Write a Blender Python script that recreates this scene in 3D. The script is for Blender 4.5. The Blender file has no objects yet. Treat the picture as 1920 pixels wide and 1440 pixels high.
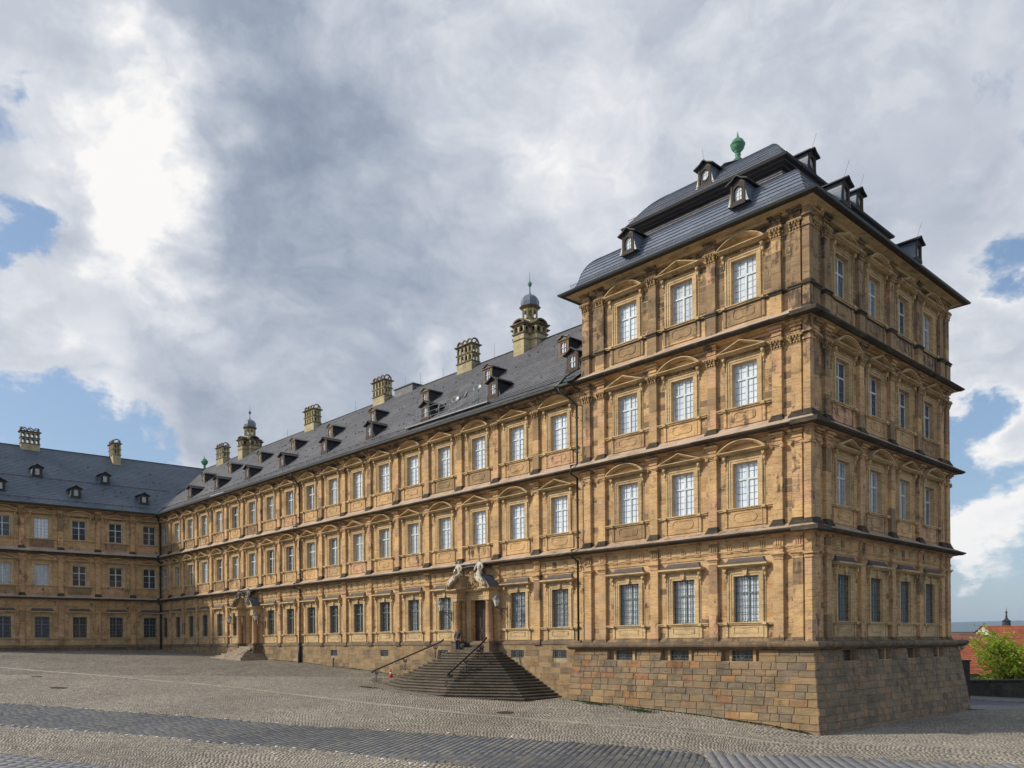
import bpy, bmesh, math, random
import numpy as np
from mathutils import Vector, Matrix
R = math.radians
rnd = random.Random(7)
sc = bpy.context.scene
COL = sc.collection

# ------------------------------------------------------------------ camera, sky, sun, exposure
YAW, ROLL, FPX, V0 = 0.8193, -0.0081, 1561.53, 1205.4
cam_d = bpy.data.cameras.new('camera'); cam = bpy.data.objects.new('camera', cam_d); COL.objects.link(cam)
_f = Vector((-math.sin(YAW), math.cos(YAW), 0)); _r = Vector((math.cos(YAW), math.sin(YAW), 0)); _u = Vector((0, 0, 1))
_c, _s = math.cos(ROLL), math.sin(ROLL)
_cr = _c * _r + _s * _u; _cu = -_s * _r + _c * _u
cam.matrix_world = Matrix(((_cr.x, _cu.x, -_f.x, 20.295), (_cr.y, _cu.y, -_f.y, -39.406), (_cr.z, _cu.z, -_f.z, -0.004), (0, 0, 0, 1)))
cam_d.sensor_width = 36; cam_d.lens = 36 * FPX / 1920; cam_d.shift_y = (V0 - 720) / 1920
cam_d.clip_start = 0.5; cam_d.clip_end = 30000
sc.camera = cam
sc.view_settings.view_transform = 'Standard'; sc.view_settings.look = 'None'
sc.view_settings.exposure = 0.19; sc.view_settings.gamma = 1.0; sc.view_settings.use_curve_mapping = False
sc.cycles.max_bounces = 5; sc.cycles.diffuse_bounces = 3; sc.cycles.transparent_max_bounces = 6

SUN_DIR = Vector((-0.64, -0.70, 0.58)).normalized()          # from the scene towards the sun
sun_d = bpy.data.lights.new('sun', 'SUN'); sun = bpy.data.objects.new('sun', sun_d); COL.objects.link(sun)
sun_d.energy = 3.35; sun_d.angle = R(3.0); sun_d.color = (1.0, 0.92, 0.78)
sun.rotation_euler = SUN_DIR.to_track_quat('Z', 'Y').to_euler(); sun.location = (0, -60, 80)


class NT:
    """small helper round a node tree"""
    def __init__(s, nt): s.nt = nt; nt.nodes.clear()
    def n(s, t, **kw):
        nd = s.nt.nodes.new(t)
        for k, v in kw.items(): setattr(nd, k, v)
        return nd
    def put(s, sock, v):
        if isinstance(v, bpy.types.NodeSocket): s.nt.links.new(v, sock)
        elif v is not None:
            if isinstance(v, (tuple, list)) and len(v) == 3 and sock.type == 'RGBA': v = (*v, 1)
            sock.default_value = v
    def m(s, op, a, b=None, c=None, clamp=False):
        nd = s.n('ShaderNodeMath', operation=op, use_clamp=clamp)
        for i, v in enumerate((a, b, c)):
            if v is not None: s.put(nd.inputs[i], v)
        return nd.outputs[0]
    def vm(s, op, a, b=None, sc_=None):
        nd = s.n('ShaderNodeVectorMath', operation=op)
        s.put(nd.inputs[0], a)
        if b is not None: s.put(nd.inputs[1], b)
        if sc_ is not None: s.put(nd.inputs['Scale'], sc_)
        return nd.outputs['Value'] if op in ('DOT_PRODUCT', 'LENGTH', 'DISTANCE') else nd.outputs[0]
    def mix(s, f, a, b, mode='MIX'):
        nd = s.n('ShaderNodeMix', data_type='RGBA', blend_type=mode, clamp_factor=True)
        s.put(nd.inputs[0], f); s.put(nd.inputs[6], a); s.put(nd.inputs[7], b)
        return nd.outputs[2]
    def noise(s, vec, scale, detail=4, rough=.55, dist=0, dim='3D'):
        nd = s.n('ShaderNodeTexNoise', noise_dimensions=dim)
        s.put(nd.inputs['Vector'], vec); nd.inputs['Scale'].default_value = scale
        nd.inputs['Detail'].default_value = detail; nd.inputs['Roughness'].default_value = rough; nd.inputs['Distortion'].default_value = dist
        return nd.outputs[0]
    def ramp(s, f, stops, interp='LINEAR'):
        nd = s.n('ShaderNodeValToRGB'); cr = nd.color_ramp; cr.interpolation = interp
        while len(cr.elements) > 1: cr.elements.remove(cr.elements[-1])
        cr.elements[0].position = stops[0][0]; cr.elements[0].color = (*stops[0][1], 1) if isinstance(stops[0][1], tuple) else (stops[0][1],) * 3 + (1,)
        for p, c in stops[1:]:
            e = cr.elements.new(p); e.color = (*c, 1) if isinstance(c, tuple) else (c, c, c, 1)
        s.put(nd.inputs[0], f); return nd.outputs[0]
    def sstep(s, x, a, b):
        nd = s.n('ShaderNodeMapRange', interpolation_type='SMOOTHSTEP'); s.put(nd.inputs[0], x)
        nd.inputs[1].default_value = a; nd.inputs[2].default_value = b; return nd.outputs[0]
    def pos(s): return s.n('ShaderNodeNewGeometry').outputs['Position']
    def xyz(s, v):
        nd = s.n('ShaderNodeSeparateXYZ'); s.put(nd.inputs[0], v); return nd.outputs
    def comb(s, x, y, z):
        nd = s.n('ShaderNodeCombineXYZ')
        for i, v in enumerate((x, y, z)): s.put(nd.inputs[i], v)
        return nd.outputs[0]
    def rand(s):
        at = s.n('ShaderNodeAttribute', attribute_name='sv'); oi = s.n('ShaderNodeObjectInfo')
        return s.m('FRACT', s.m('ADD', at.outputs['Fac'], oi.outputs['Random']))


# sky: Nishita with layered clouds on it
w = bpy.data.worlds.new('World'); sc.world = w; w.use_nodes = True
N = NT(w.node_tree)
sky = N.n('ShaderNodeTexSky', sky_type='NISHITA'); sky.sun_disc = False
sky.sun_elevation = math.asin(SUN_DIR.z); sky.sun_rotation = math.atan2(SUN_DIR.x, SUN_DIR.y)
sky.air_density = 1.0; sky.dust_density = 1.2; sky.ozone_density = 1.5
D = N.n('ShaderNodeTexCoord').outputs['Generated']
dx, dy, dz = N.xyz(D)
# clouds lie on a flat layer: divide by height so that they shrink towards the horizon
den = N.m('ADD', N.m('MAXIMUM', dz, 0.0), 0.16)
P = N.comb(N.m('DIVIDE', dx, den), N.m('DIVIDE', dy, den), 0.0)
P3 = N.vm('MULTIPLY', D, (1.0, 1.0, 1.5))
def vnoise(vec, scale, detail, rough=.5):
    nd = N.n('ShaderNodeTexNoise'); N.put(nd.inputs['Vector'], vec); nd.inputs['Scale'].default_value = scale; nd.inputs['Detail'].default_value = detail; nd.inputs['Roughness'].default_value = rough
    return N.vm('SUBTRACT', nd.outputs['Color'], (.5, .5, .5))
w1 = vnoise(P3, 3.2, 4); w2 = vnoise(P3, 11.0, 6, .6)
P3w = N.vm('ADD', N.vm('ADD', P3, N.vm('SCALE', w1, sc_=.22)), N.vm('SCALE', w2, sc_=.05))
Dw = N.vm('ADD', N.vm('ADD', D, N.vm('SCALE', w1, sc_=.22)), N.vm('SCALE', w2, sc_=.16))
def blob(d, r, wgt):
    dist = N.vm('DISTANCE', Dw, d)
    e = N.m('POWER', 2.718, N.m('MULTIPLY', N.m('MULTIPLY', dist, dist), -1.0 / (r * r)))
    return N.m('MULTIPLY', e, wgt)
def total(L):
    a = L[0]
    for b in L[1:]: a = N.m('ADD', a, b)
    return a
nA = N.noise(P3w, 2.8, 10, .58)
nB = N.noise(P3w, 8.5, 9, .62)
nC = N.noise(P, 1.4, 9, .6, .8)
nD = N.noise(P3w, 26.0, 6, .6)
def vor(vec, scale, sm):
    nd = N.n('ShaderNodeTexVoronoi', feature='F1'); nd.inputs['Scale'].default_value = scale; N.put(nd.inputs['Vector'], vec); return nd.outputs['Distance']
P3v = N.vm('ADD', N.vm('ADD', P3, N.vm('SCALE', w1, sc_=.10)), N.vm('SCALE', w2, sc_=.07))
puff = total([N.m('MULTIPLY', N.m('SUBTRACT', .42, vor(P3v, 7.0, .35)), .55), N.m('MULTIPLY', N.m('SUBTRACT', .42, vor(P3v, 17.0, .3)), .38)])
base = total([N.m('MULTIPLY', nA, .75), N.m('MULTIPLY', nB, .62), N.m('MULTIPLY', nC, .35), N.m('MULTIPLY', nD, .22)])   # about .85
cov = total([base, -.335, N.m('MULTIPLY', puff, .55)] + [blob(*b) for b in [
    ((-.802, .215, .56), .035, -.34), ((-.868, .170, .475), .04, -.26), ((-.897, .180, .395), .035, -.30), ((-.925, .17, .35), .04, -.24),
    ((-.935, .265, .205), .06, -.32), ((-.90, .35, .20), .05, -.20), ((-.955, .18, .17), .08, -.2), ((-.265, .905, .335), .035, -.30), ((-.20, .93, .30), .06, -.25), ((-.31, .935, .175), .06, -.34),
    ((-.30, .95, .035), .09, -.35), ((-.40, .90, .13), .1, -.2), ((-.63, .77, .08), .2, -.12),
    ((-.84, .30, .45), .17, .30), ((-.65, .55, .50), .38, .34), ((-.86, .38, .33), .12, .24), ((-.42, .76, .50), .28, .26), ((-.30, .945, .095), .035, .28), ((-.26, .955, .11), .04, .22), ((-.76, .57, .32), .03, .2), ((-.95, .22, .27), .06, .24), ((-.30, .92, .25), .06, .22)]])
mask = N.sstep(cov, .50, .68)
# brightness of the cloud: thick grey underside in the middle, sunlit flanks at the left
left = N.sstep(N.xyz(Dw)[1], .52, .30)
br = total([N.m('MULTIPLY', nA, 1.0), N.m('MULTIPLY', nB, .75), N.m('MULTIPLY', nD, .34), -.425, N.m('MULTIPLY', puff, N.m('ADD', .25, N.m('MULTIPLY', left, .65)))] + [blob(*b) for b in [
    ((-.835, .265, .485), .08, .26), ((-.86, .29, .41), .09, .27), ((-.88, .31, .335), .08, .24), ((-.79, .25, .54), .07, .20), ((-.93, .26, .29), .07, .16), ((-.86, .26, .36), .06, .16),
    ((-.79, .39, .47), .09, -.15), ((-.76, .47, .44), .16, -.17), ((-.70, .43, .57), .13, -.08), ((-.88, .37, .295), .05, -.12), ((-.80, .46, .37), .12, -.06),
    ((-.45, .70, .55), .24, .03), ((-.60, .60, .52), .10, .08), ((-.761, .566, .318), .03, .25), ((-.36, .90, .25), .1, .06),
    ((-.30, .95, .09), .10, .26), ((-.93, .25, .30), .06, .12)]])
edge = N.m('MULTIPLY', N.m('SUBTRACT', 1.0, N.sstep(cov, .56, .85)), .22)
br = N.m('ADD', br, edge)
ccol = N.ramp(br, [(.10, (.235, .285, .375)), (.30, (.315, .365, .455)), (.48, (.42, .465, .55)), (.64, (.54, .575, .645)), (.82, (.70, .72, .765)), (1.04, (.93, .915, .90))])
ccol = N.vm('SCALE', ccol, sc_=9.3)
out = N.n('ShaderNodeOutputWorld'); bg = N.n('ShaderNodeBackground'); bg.inputs['Strength'].default_value = 0.10
skyc = N.mix(.35, N.vm('SCALE', sky.outputs[0], sc_=1.15), (2.7, 4.1, 6.4))
N.put(bg.inputs['Color'], N.mix(mask, skyc, ccol)); N.nt.links.new(bg.outputs[0], out.inputs[0])

# ------------------------------------------------------------------ materials
def mat(name):
    m = bpy.data.materials.new(name); m.use_nodes = True; return m, NT(m.node_tree)
def finish(m, N, col, rough=.8, bump=None, bstr=.3, bdist=.02, metal=0, spec=.3, **kw):
    b = N.n('ShaderNodeBsdfPrincipled'); o = N.n('ShaderNodeOutputMaterial')
    N.put(b.inputs['Base Color'], col); N.put(b.inputs['Roughness'], rough); b.inputs['Metallic'].default_value = metal
    b.inputs['Specular IOR Level'].default_value = spec
    for k, v in kw.items(): N.put(b.inputs[k.replace('_', ' ')], v)
    if bump is not None:
        bp = N.n('ShaderNodeBump'); bp.inputs['Strength'].default_value = bstr; bp.inputs['Distance'].default_value = bdist
        N.put(bp.inputs['Height'], bump); N.nt.links.new(bp.outputs[0], b.inputs['Normal'])
    N.nt.links.new(b.outputs[0], o.inputs[0]); return m
def plain(name, c, rough=.7, **kw):
    m, N = mat(name); n = N.noise(N.pos(), 3.0, 5)
    col = N.mix(1.0, c, N.ramp(n, [(.3, .78), (.7, 1.15)]), 'MULTIPLY')
    return finish(m, N, col, rough, **kw)
def stone(name, stops, dirt=.3, dirtlo=.52, dirtcol=(.055, .045, .038), vein=.35, veincol=(.38, .20, .08), bump=.35, rough=.88, zup=0.0, topdark=0.0):
    m, N = mat(name); p = N.pos(); r = N.rand()
    c = N.ramp(r, stops)
    x, y, z = N.xyz(p)
    ps = N.comb(N.m('MULTIPLY', x, 1.0), N.m('MULTIPLY', y, 1.0), N.m('MULTIPLY', N.m('ADD', z, N.m('MULTIPLY', r, 6.0)), 5.0))
    v = N.noise(ps, .9, 5, .6, 1.2)
    c = N.mix(N.m('MULTIPLY', N.sstep(v, .52, .68), vein), c, veincol)
    n = N.noise(p, .9, 7, .6)
    c = N.mix(1.0, c, N.ramp(n, [(.28, .70), (.5, 1.0), (.75, 1.22)]), 'MULTIPLY')
    f = N.noise(p, 14, 5, .7)
    c = N.mix(1.0, c, N.ramp(f, [(.25, .68), (.6, 1.08), (.8, 1.25)]), 'MULTIPLY')
    tl = N.m('MULTIPLY', N.m('SUBTRACT', N.m('FRACT', N.m('MULTIPLY', r, 13.7)), .5), 5.0)
    bz = N.m('ADD', N.m('MULTIPLY', z, 17.0), N.m('MULTIPLY', N.m('ADD', x, y), tl))
    bed = N.noise(N.comb(N.m('MULTIPLY', x, 1.1), N.m('MULTIPLY', y, 1.1), bz), 1.0, 4, .6, .6)
    c = N.mix(1.0, c, N.ramp(bed, [(.30, (.62, .56, .50)), (.48, (1.0, 1.0, 1.0)), (.70, (1.16, 1.13, 1.08))]), 'MULTIPLY')
    sv = N.noise(N.comb(N.m('MULTIPLY', x, 2.2), N.m('MULTIPLY', y, 2.2), N.m('MULTIPLY', z, .35)), 1.0, 5, .65)
    d1 = N.noise(p, 1.7, 8, .68, .6)
    dd = N.m('ADD', N.m('MULTIPLY', d1, .5), N.m('ADD', N.m('MULTIPLY', sv, .5), N.m('MULTIPLY', N.m('SUBTRACT', r, .5), .10)))
    if zup: dd = N.m('ADD', dd, N.m('MULTIPLY', N.sstep(z, 11.0, 21.0), zup))
    dm = N.m('MULTIPLY', N.sstep(dd, dirtlo - .035, dirtlo + .08), dirt)
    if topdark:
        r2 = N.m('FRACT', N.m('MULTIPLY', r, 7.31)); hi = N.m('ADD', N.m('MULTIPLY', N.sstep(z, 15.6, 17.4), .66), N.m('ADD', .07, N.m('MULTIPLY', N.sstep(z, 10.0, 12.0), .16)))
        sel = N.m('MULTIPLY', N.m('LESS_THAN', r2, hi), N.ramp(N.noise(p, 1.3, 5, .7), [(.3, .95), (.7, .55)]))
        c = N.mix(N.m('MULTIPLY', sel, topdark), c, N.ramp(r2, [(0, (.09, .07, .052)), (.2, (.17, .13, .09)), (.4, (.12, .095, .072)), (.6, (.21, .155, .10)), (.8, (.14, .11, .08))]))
    c = N.mix(dm, c, dirtcol)
    return finish(m, N, c, rough, N.m('ADD', N.m('MULTIPLY', f, .6), v), bump, .015, spec=.2)

TAN = [(0, (0.458, 0.302, 0.154)), (.15, (0.562, 0.366, 0.183)), (.3, (0.510, 0.356, 0.196)), (.45, (0.603, 0.397, 0.192)), (.6, (0.426, 0.281, 0.154)), (.75, (0.572, 0.411, 0.234)), (.9, (0.488, 0.302, 0.146)), (1, (0.551, 0.372, 0.196))]
M = {}
M['wall'] = stone('sandstone wall', TAN, dirt=.75, dirtlo=.575, zup=.035)
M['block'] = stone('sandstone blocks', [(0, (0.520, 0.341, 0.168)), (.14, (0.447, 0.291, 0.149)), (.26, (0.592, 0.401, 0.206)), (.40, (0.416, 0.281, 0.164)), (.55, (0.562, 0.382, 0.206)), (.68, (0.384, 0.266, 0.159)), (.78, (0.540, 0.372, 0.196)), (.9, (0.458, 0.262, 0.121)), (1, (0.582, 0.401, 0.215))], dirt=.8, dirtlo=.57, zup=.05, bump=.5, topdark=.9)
M['mortar'] = stone('pale mortar', [(0, (0.606, 0.414, 0.235)), (1, (0.574, 0.385, 0.218))], dirt=.4, dirtlo=.58, vein=.1)
M['trim'] = stone('ochre window stone', [(0, (0.516, 0.379, 0.209)), (.5, (0.563, 0.414, 0.233)), (1, (0.485, 0.355, 0.196))], dirt=.4, dirtlo=.59, vein=.05, bump=.15)
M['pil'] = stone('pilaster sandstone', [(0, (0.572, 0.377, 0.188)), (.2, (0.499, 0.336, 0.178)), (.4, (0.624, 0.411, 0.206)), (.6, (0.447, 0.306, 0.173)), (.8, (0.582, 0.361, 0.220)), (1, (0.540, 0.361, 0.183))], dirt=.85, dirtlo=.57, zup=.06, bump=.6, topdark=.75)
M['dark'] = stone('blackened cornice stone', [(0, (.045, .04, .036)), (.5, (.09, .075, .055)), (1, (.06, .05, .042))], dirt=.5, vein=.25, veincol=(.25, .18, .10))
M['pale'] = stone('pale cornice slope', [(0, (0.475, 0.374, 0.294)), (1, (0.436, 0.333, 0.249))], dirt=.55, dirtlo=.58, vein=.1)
M['base'] = stone('weathered base stone', [(0, (.20, .15, .10)), (.5, (.14, .11, .08)), (1, (.27, .19, .115))], dirt=.6, dirtlo=.52)
M['plinth'] = stone('plinth ashlar', [(0, (0.222, 0.162, 0.097)), (.10, (0.165, 0.139, 0.102)), (.2, (0.313, 0.210, 0.111)), (.30, (0.189, 0.156, 0.116)), (.42, (0.284, 0.205, 0.116)), (.52, (0.143, 0.123, 0.092)), (.62, (0.341, 0.224, 0.111)), (.72, (0.208, 0.171, 0.125)), (.80, (0.274, 0.143, 0.074)), (.85, (0.322, 0.181, 0.088)), (.90, (0.179, 0.147, 0.111)), (1, (0.266, 0.190, 0.111))], dirt=.5, dirtlo=.58, bump=.7, vein=.35, veincol=(0.379, 0.210, 0.092))
M['plinth_side'] = stone('shaded face plinth ashlar', [(0, (0.244, 0.185, 0.122)), (.2, (0.181, 0.148, 0.109)), (.4, (0.299, 0.215, 0.128)), (.6, (0.205, 0.163, 0.115)), (.8, (0.323, 0.229, 0.141)), (.93, (0.268, 0.191, 0.128)), (1, (0.378, 0.237, 0.128))], dirt=.6, dirtlo=.56, bump=.7, vein=.2, veincol=(0.347, 0.222, 0.115))  # paler copy for the shaded face; its missing light is put into the colour
M['joint'] = stone('lime joints', [(0, (.36, .29, .20)), (1, (.33, .26, .18))], dirt=.4, vein=.1)
M['step'] = stone('shade toned step stone', [(0, (0.085, 0.072, 0.058)), (.5, (0.115, 0.093, 0.072)), (1, (0.072, 0.061, 0.051))], dirt=.5, dirtlo=.55, vein=.15, veincol=(0.170, 0.136, 0.093))  # darker tone under the treads: shade of the risers is put into the colour
M['nosing'] = stone('light toned step nosing', [(0, (0.137, 0.119, 0.094)), (.5, (0.169, 0.144, 0.112)), (1, (0.119, 0.104, 0.083))], dirt=.5, dirtlo=.56, vein=.1)  # lighter tone for treads and edges: light from above is put into the colour
M['step_pale'] = stone('pale worn steps', [(0, (.34, .28, .21)), (1, (.30, .25, .19))], dirt=.4, vein=.1)
M['column'] = stone('column sandstone', [(0, (.44, .27, .15)), (1, (.42, .28, .14))], dirt=.3, dirtlo=.6, vein=.1, bump=.2)
M['orn'] = stone('carved ornament', [(0, (.42, .29, .15)), (1, (.38, .27, .14))], dirt=.7, dirtlo=.54, vein=.05)
M['statue'] = stone('cream statue stone', [(0, (.56, .50, .40)), (1, (.52, .46, .36))], dirt=.75, dirtlo=.56, dirtcol=(.13, .11, .09), vein=.05)
M['statue_dark'] = stone('grey weathered statue', [(0, (.22, .20, .16)), (1, (.26, .23, .18))], dirt=.8, dirtlo=.50, vein=.05)
M['chimney'] = stone('yellow plaster', [(0, (0.481, 0.413, 0.241)), (1, (0.439, 0.375, 0.223))], dirt=.55, dirtlo=.57, dirtcol=(0.125, 0.109, 0.085), vein=.05, bump=.1)
M['chimney_trim'] = stone('chimney cornices', [(0, (.25, .20, .13)), (1, (.20, .165, .11))], dirt=.6, dirtlo=.5, vein=.05)

def slate(name, base, mottle, lines=6.0, var=.35, rough=.42):
    m, N = mat(name); p = N.pos(); x, y, z = N.xyz(p)
    bt = N.n('ShaderNodeTexBrick'); N.put(bt.inputs['Vector'], N.comb(N.m('ADD', x, y), z, 0.0))
    bt.inputs['Color1'].default_value = (.75, .75, .75, 1); bt.inputs['Color2'].default_value = (1.25, 1.25, 1.25, 1); bt.inputs['Mortar'].default_value = (.45, .45, .45, 1)
    bt.inputs['Scale'].default_value = 1; bt.inputs['Brick Width'].default_value = .36; bt.inputs['Row Height'].default_value = .2; bt.inputs['Mortar Size'].default_value = .016
    n = N.noise(p, .5, 6, .65); f = N.noise(p, 9, 4, .7)
    c = N.mix(1.0, base, N.mix(var, (1, 1, 1), bt.outputs[0]), 'MULTIPLY')
    c = N.mix(N.sstep(n, .45, .7), c, mottle)  # second slate tone in random patches
    c = N.mix(1.0, c, N.ramp(f, [(.3, .7), (.7, 1.25)]), 'MULTIPLY')
    return finish(m, N, c, N.m('ADD', rough, N.m('MULTIPLY', f, .15)), N.m('ADD', bt.outputs['Fac'], f), .25, .02, spec=.5)
M['slate'] = slate('pavilion slate', (0.150, 0.174, 0.228), (0.193, 0.223, 0.273), var=.14, rough=.33)
M['slate_wing'] = slate('wing slate', (.125, .125, .138), (.165, .158, .158), var=.85, rough=.55)
M['slate_rear'] = slate('rear wing slate', (0.103, 0.129, 0.157), (0.124, 0.151, 0.178), var=.5, rough=.45)
M['slate_dark'] = plain('dark slate trim', (.028, .026, .028), .6)
M['wood_dark'] = plain('dark weathered dormer wood', (.055, .042, .034), .75)
M['wood_red'] = plain('red brown dormer frame', (.17, .075, .045), .7)
M['dormer_stone'] = plain('grey brown dormer front', (.19, .145, .10), .8)
M['gutter'] = plain('dark green gutter', (.028, .038, .036), .45, spec=.5)
M['gutter_grey'] = plain('zinc gutter', (.13, .145, .15), .4, spec=.5)
M['snow'] = plain('grey metal snow guard', (.20, .19, .20), .5)
M['pipe'] = plain('dark downpipe', (.022, .026, .024), .5)
m_, N_ = mat('green copper'); n_ = N_.noise(N_.pos(), 3, 6, .65)
M['copper'] = finish(m_, N_, N_.ramp(n_, [(.3, (.035, .10, .055)), (.5, (.09, .26, .15)), (.7, (.17, .38, .25))]), .6)
M['iron'] = plain('black iron', (.018, .018, .02), .5, spec=.5)
M['rail'] = plain('brown black handrail', (.02, .014, .012), .65)
M['steel'] = plain('grey steel', (.22, .235, .25), .45, metal=.3)
M['frame'] = plain('pale blue grey paint', (.58, .64, .66), .5)
M['grille_grey'] = plain('weathered grille iron', (.12, .14, .14), .6)
M['frame_grey'] = plain('grey green paint', (.30, .37, .38), .5)
M['lead'] = plain('dark lead hood', (.115, .095, .085), .7)
M['leadblue'] = plain('blue grey lead sheet', (.09, .105, .135), .45, spec=.5)
m_, N_ = mat('door wood'); x_, y_, z_ = N_.xyz(N_.pos()); n_ = N_.noise(N_.comb(N_.m('MULTIPLY', x_, 12), y_, N_.m('MULTIPLY', z_, .8)), 1.5, 5)
M['door'] = finish(m_, N_, N_.ramp(n_, [(.3, (.024, .012, .009)), (.7, (.055, .028, .02))]), .4, n_, .2, .01, spec=.5)
def glass(name, c1, c2, rough=.03, fold=True, coat=1.0):
    m, N = mat(name); p = N.pos(); x, y, z = N.xyz(p)
    fo = N.noise(N.comb(N.m('MULTIPLY', x, 5.0), N.m('MULTIPLY', y, 5.0), N.m('MULTIPLY', z, .25)), 1.6, 3)
    c = N.ramp(fo, [(.3, c1), (.7, c2)])
    oi = N.n('ShaderNodeObjectInfo').outputs['Random']; lo_ = N.noise(p, .8, 2)
    c = N.mix(1.0, c, N.ramp(N.m('ADD', N.m('MULTIPLY', oi, .7), N.m('MULTIPLY', lo_, .4)), [(.15, .62), (.45, .95), (.9, 1.08)]), 'MULTIPLY')
    w = N.noise(p, 1.7, 2)
    bp = N.n('ShaderNodeBump'); bp.inputs['Strength'].default_value = .12; bp.inputs['Distance'].default_value = .03; N.put(bp.inputs['Height'], w)
    b = N.n('ShaderNodeBsdfPrincipled'); o = N.n('ShaderNodeOutputMaterial'); N.put(b.inputs['Base Color'], c)
    b.inputs['Roughness'].default_value = .7; b.inputs['Coat Weight'].default_value = coat; b.inputs['Coat Roughness'].default_value = rough; b.inputs['Coat IOR'].default_value = 1.7
    N.nt.links.new(bp.outputs[0], b.inputs['Coat Normal']); N.nt.links.new(b.outputs[0], o.inputs[0]); return m
M['glass_white'] = glass('window pane with curtain and painted sky', (.44, .57, .72), (.80, .84, .88))  # curtain white, with the sky's blue reflection mixed into the colour
M['glass_mid'] = glass('window pane with grey curtain', (.25, .27, .29), (.5, .54, .57))
M['glass_dark'] = glass('dark window pane', (.014, .016, .022), (.04, .045, .055), coat=.55)
M['glass_half'] = glass('window pane dark to grey', (.04, .05, .06), (.26, .30, .33), coat=.8)  # dark to grey tones by noise
M['lampglass'] = plain('milky lamp glass', (.62, .60, .54), .3)
M['white'] = plain('white paint', (.8, .8, .78), .6)
M['red'] = plain('traffic red', (.62, .035, .025), .5)
M['skin'] = plain('skin', (.52, .25, .17), .6)
M['jumper'] = plain('grey brown jumper', (.085, .075, .075), .9)
M['jeans'] = plain('dark jeans', (.025, .032, .045), .9)
M['shoe'] = plain('black shoes', (.012, .012, .012), .6)
M['bark'] = plain('bark', (.05, .038, .03), .9)
M['moss'] = plain('moss and weeds', (.06, .085, .02), .9)
def leafmat(name, stops):
    m, N = mat(name); r = N.rand(); c = N.ramp(r, stops)
    b = N.n('ShaderNodeBsdfPrincipled'); N.put(b.inputs['Base Color'], c); b.inputs['Roughness'].default_value = .6
    t = N.n('ShaderNodeBsdfTranslucent'); N.put(t.inputs[0], c); mx = N.n('ShaderNodeMixShader'); mx.inputs[0].default_value = .5
    o = N.n('ShaderNodeOutputMaterial'); N.nt.links.new(b.outputs[0], mx.inputs[1]); N.nt.links.new(t.outputs[0], mx.inputs[2]); N.nt.links.new(mx.outputs[0], o.inputs[0]); return m
M['leaf'] = leafmat('spring leaves', [(0, (.22, .34, .03)), (.4, (.34, .45, .035)), (.75, (.46, .50, .045)), (.93, (.50, .40, .07)), (1, (.42, .26, .08))])
M['leaf_dark'] = leafmat('dark leaves', [(0, (.03, .07, .012)), (1, (.06, .11, .02))])
def rooftile(name, c, c2):
    m, N = mat(name); p = N.pos(); x, y, z = N.xyz(p)
    bt = N.n('ShaderNodeTexBrick'); N.put(bt.inputs['Vector'], N.comb(N.m('ADD', x, y), N.m('MULTIPLY', z, 1.0), 0.0))
    bt.inputs['Color1'].default_value = (*c, 1); bt.inputs['Color2'].default_value = (*c2, 1); bt.inputs['Mortar'].default_value = (c[0] * .5, c[1] * .5, c[2] * .5, 1)
    bt.inputs['Scale'].default_value = 1; bt.inputs['Brick Width'].default_value = .35; bt.inputs['Row Height'].default_value = .22; bt.inputs['Mortar Size'].default_value = .02
    c = N.mix(1.0, bt.outputs[0], N.ramp(N.noise(p, .6, 6, .65), [(.3, .65), (.7, 1.25)]), 'MULTIPLY')
    return finish(m, N, c, .8, bt.outputs['Fac'], .3, .03)
M['tile_red'] = rooftile('red roof tiles', (.42, .115, .055), (.50, .15, .07))
M['tile_brown'] = rooftile('brown roof tiles', (.27, .115, .075), (.32, .14, .09))
M['plaster'] = plain('pale plaster', (.50, .47, .42), .85)
M['plaster_y'] = plain('yellowish plaster', (.50, .44, .30), .85)
M['parapet'] = stone('dark parapet stone', [(0, (.045, .042, .034)), (1, (.07, .063, .05))], dirt=.6, dirtlo=.5, dirtcol=(.012, .012, .01), vein=.3, veincol=(.14, .13, .10))
M['parapet_cap'] = plain('black coping stone', (.02, .019, .017), .8)

def ground_mat():
    m, N = mat('sett bedding and far setts'); p = N.pos(); x, y, z = N.xyz(p)
    ca, sa = math.cos(R(24)), math.sin(R(24))
    u = N.m('ADD', N.m('MULTIPLY', x, ca), N.m('MULTIPLY', y, sa)); v = N.m('SUBTRACT', N.m('MULTIPLY', y, ca), N.m('MULTIPLY', x, sa))
    vo = N.n('ShaderNodeTexVoronoi', feature='F1'); vo.inputs['Scale'].default_value = 5.2; vo.inputs['Randomness'].default_value = .55
    N.put(vo.inputs['Vector'], N.comb(u, N.m('MULTIPLY', v, 1.2), 0.0))
    ed = N.n('ShaderNodeTexVoronoi', feature='DISTANCE_TO_EDGE'); ed.inputs['Scale'].default_value = 5.2; ed.inputs['Randomness'].default_value = .55
    N.put(ed.inputs['Vector'], N.comb(u, N.m('MULTIPLY', v, 1.2), 0.0))
    r = N.xyz(vo.outputs['Color'])[0]
    c = N.ramp(r, [(0, (.20, .175, .14)), (.35, (.305, .27, .22)), (.7, (.26, .23, .185)), (1, (.38, .34, .275))])
    c = N.mix(N.sstep(ed.outputs['Distance'], .02, .12), (.055, .048, .036), c)
    n = N.noise(p, .12, 5, .6); n2 = N.noise(p, .7, 6, .65)
    c = N.mix(1.0, c, N.ramp(n, [(.3, .82), (.7, 1.15)]), 'MULTIPLY'); c = N.mix(1.0, c, N.ramp(n2, [(.3, .8), (.7, 1.2)]), 'MULTIPLY')
    return finish(m, N, c, .85, N.sstep(ed.outputs['Distance'], .0, .12), .9, .03, spec=.3)
M['ground'] = ground_mat()
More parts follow.
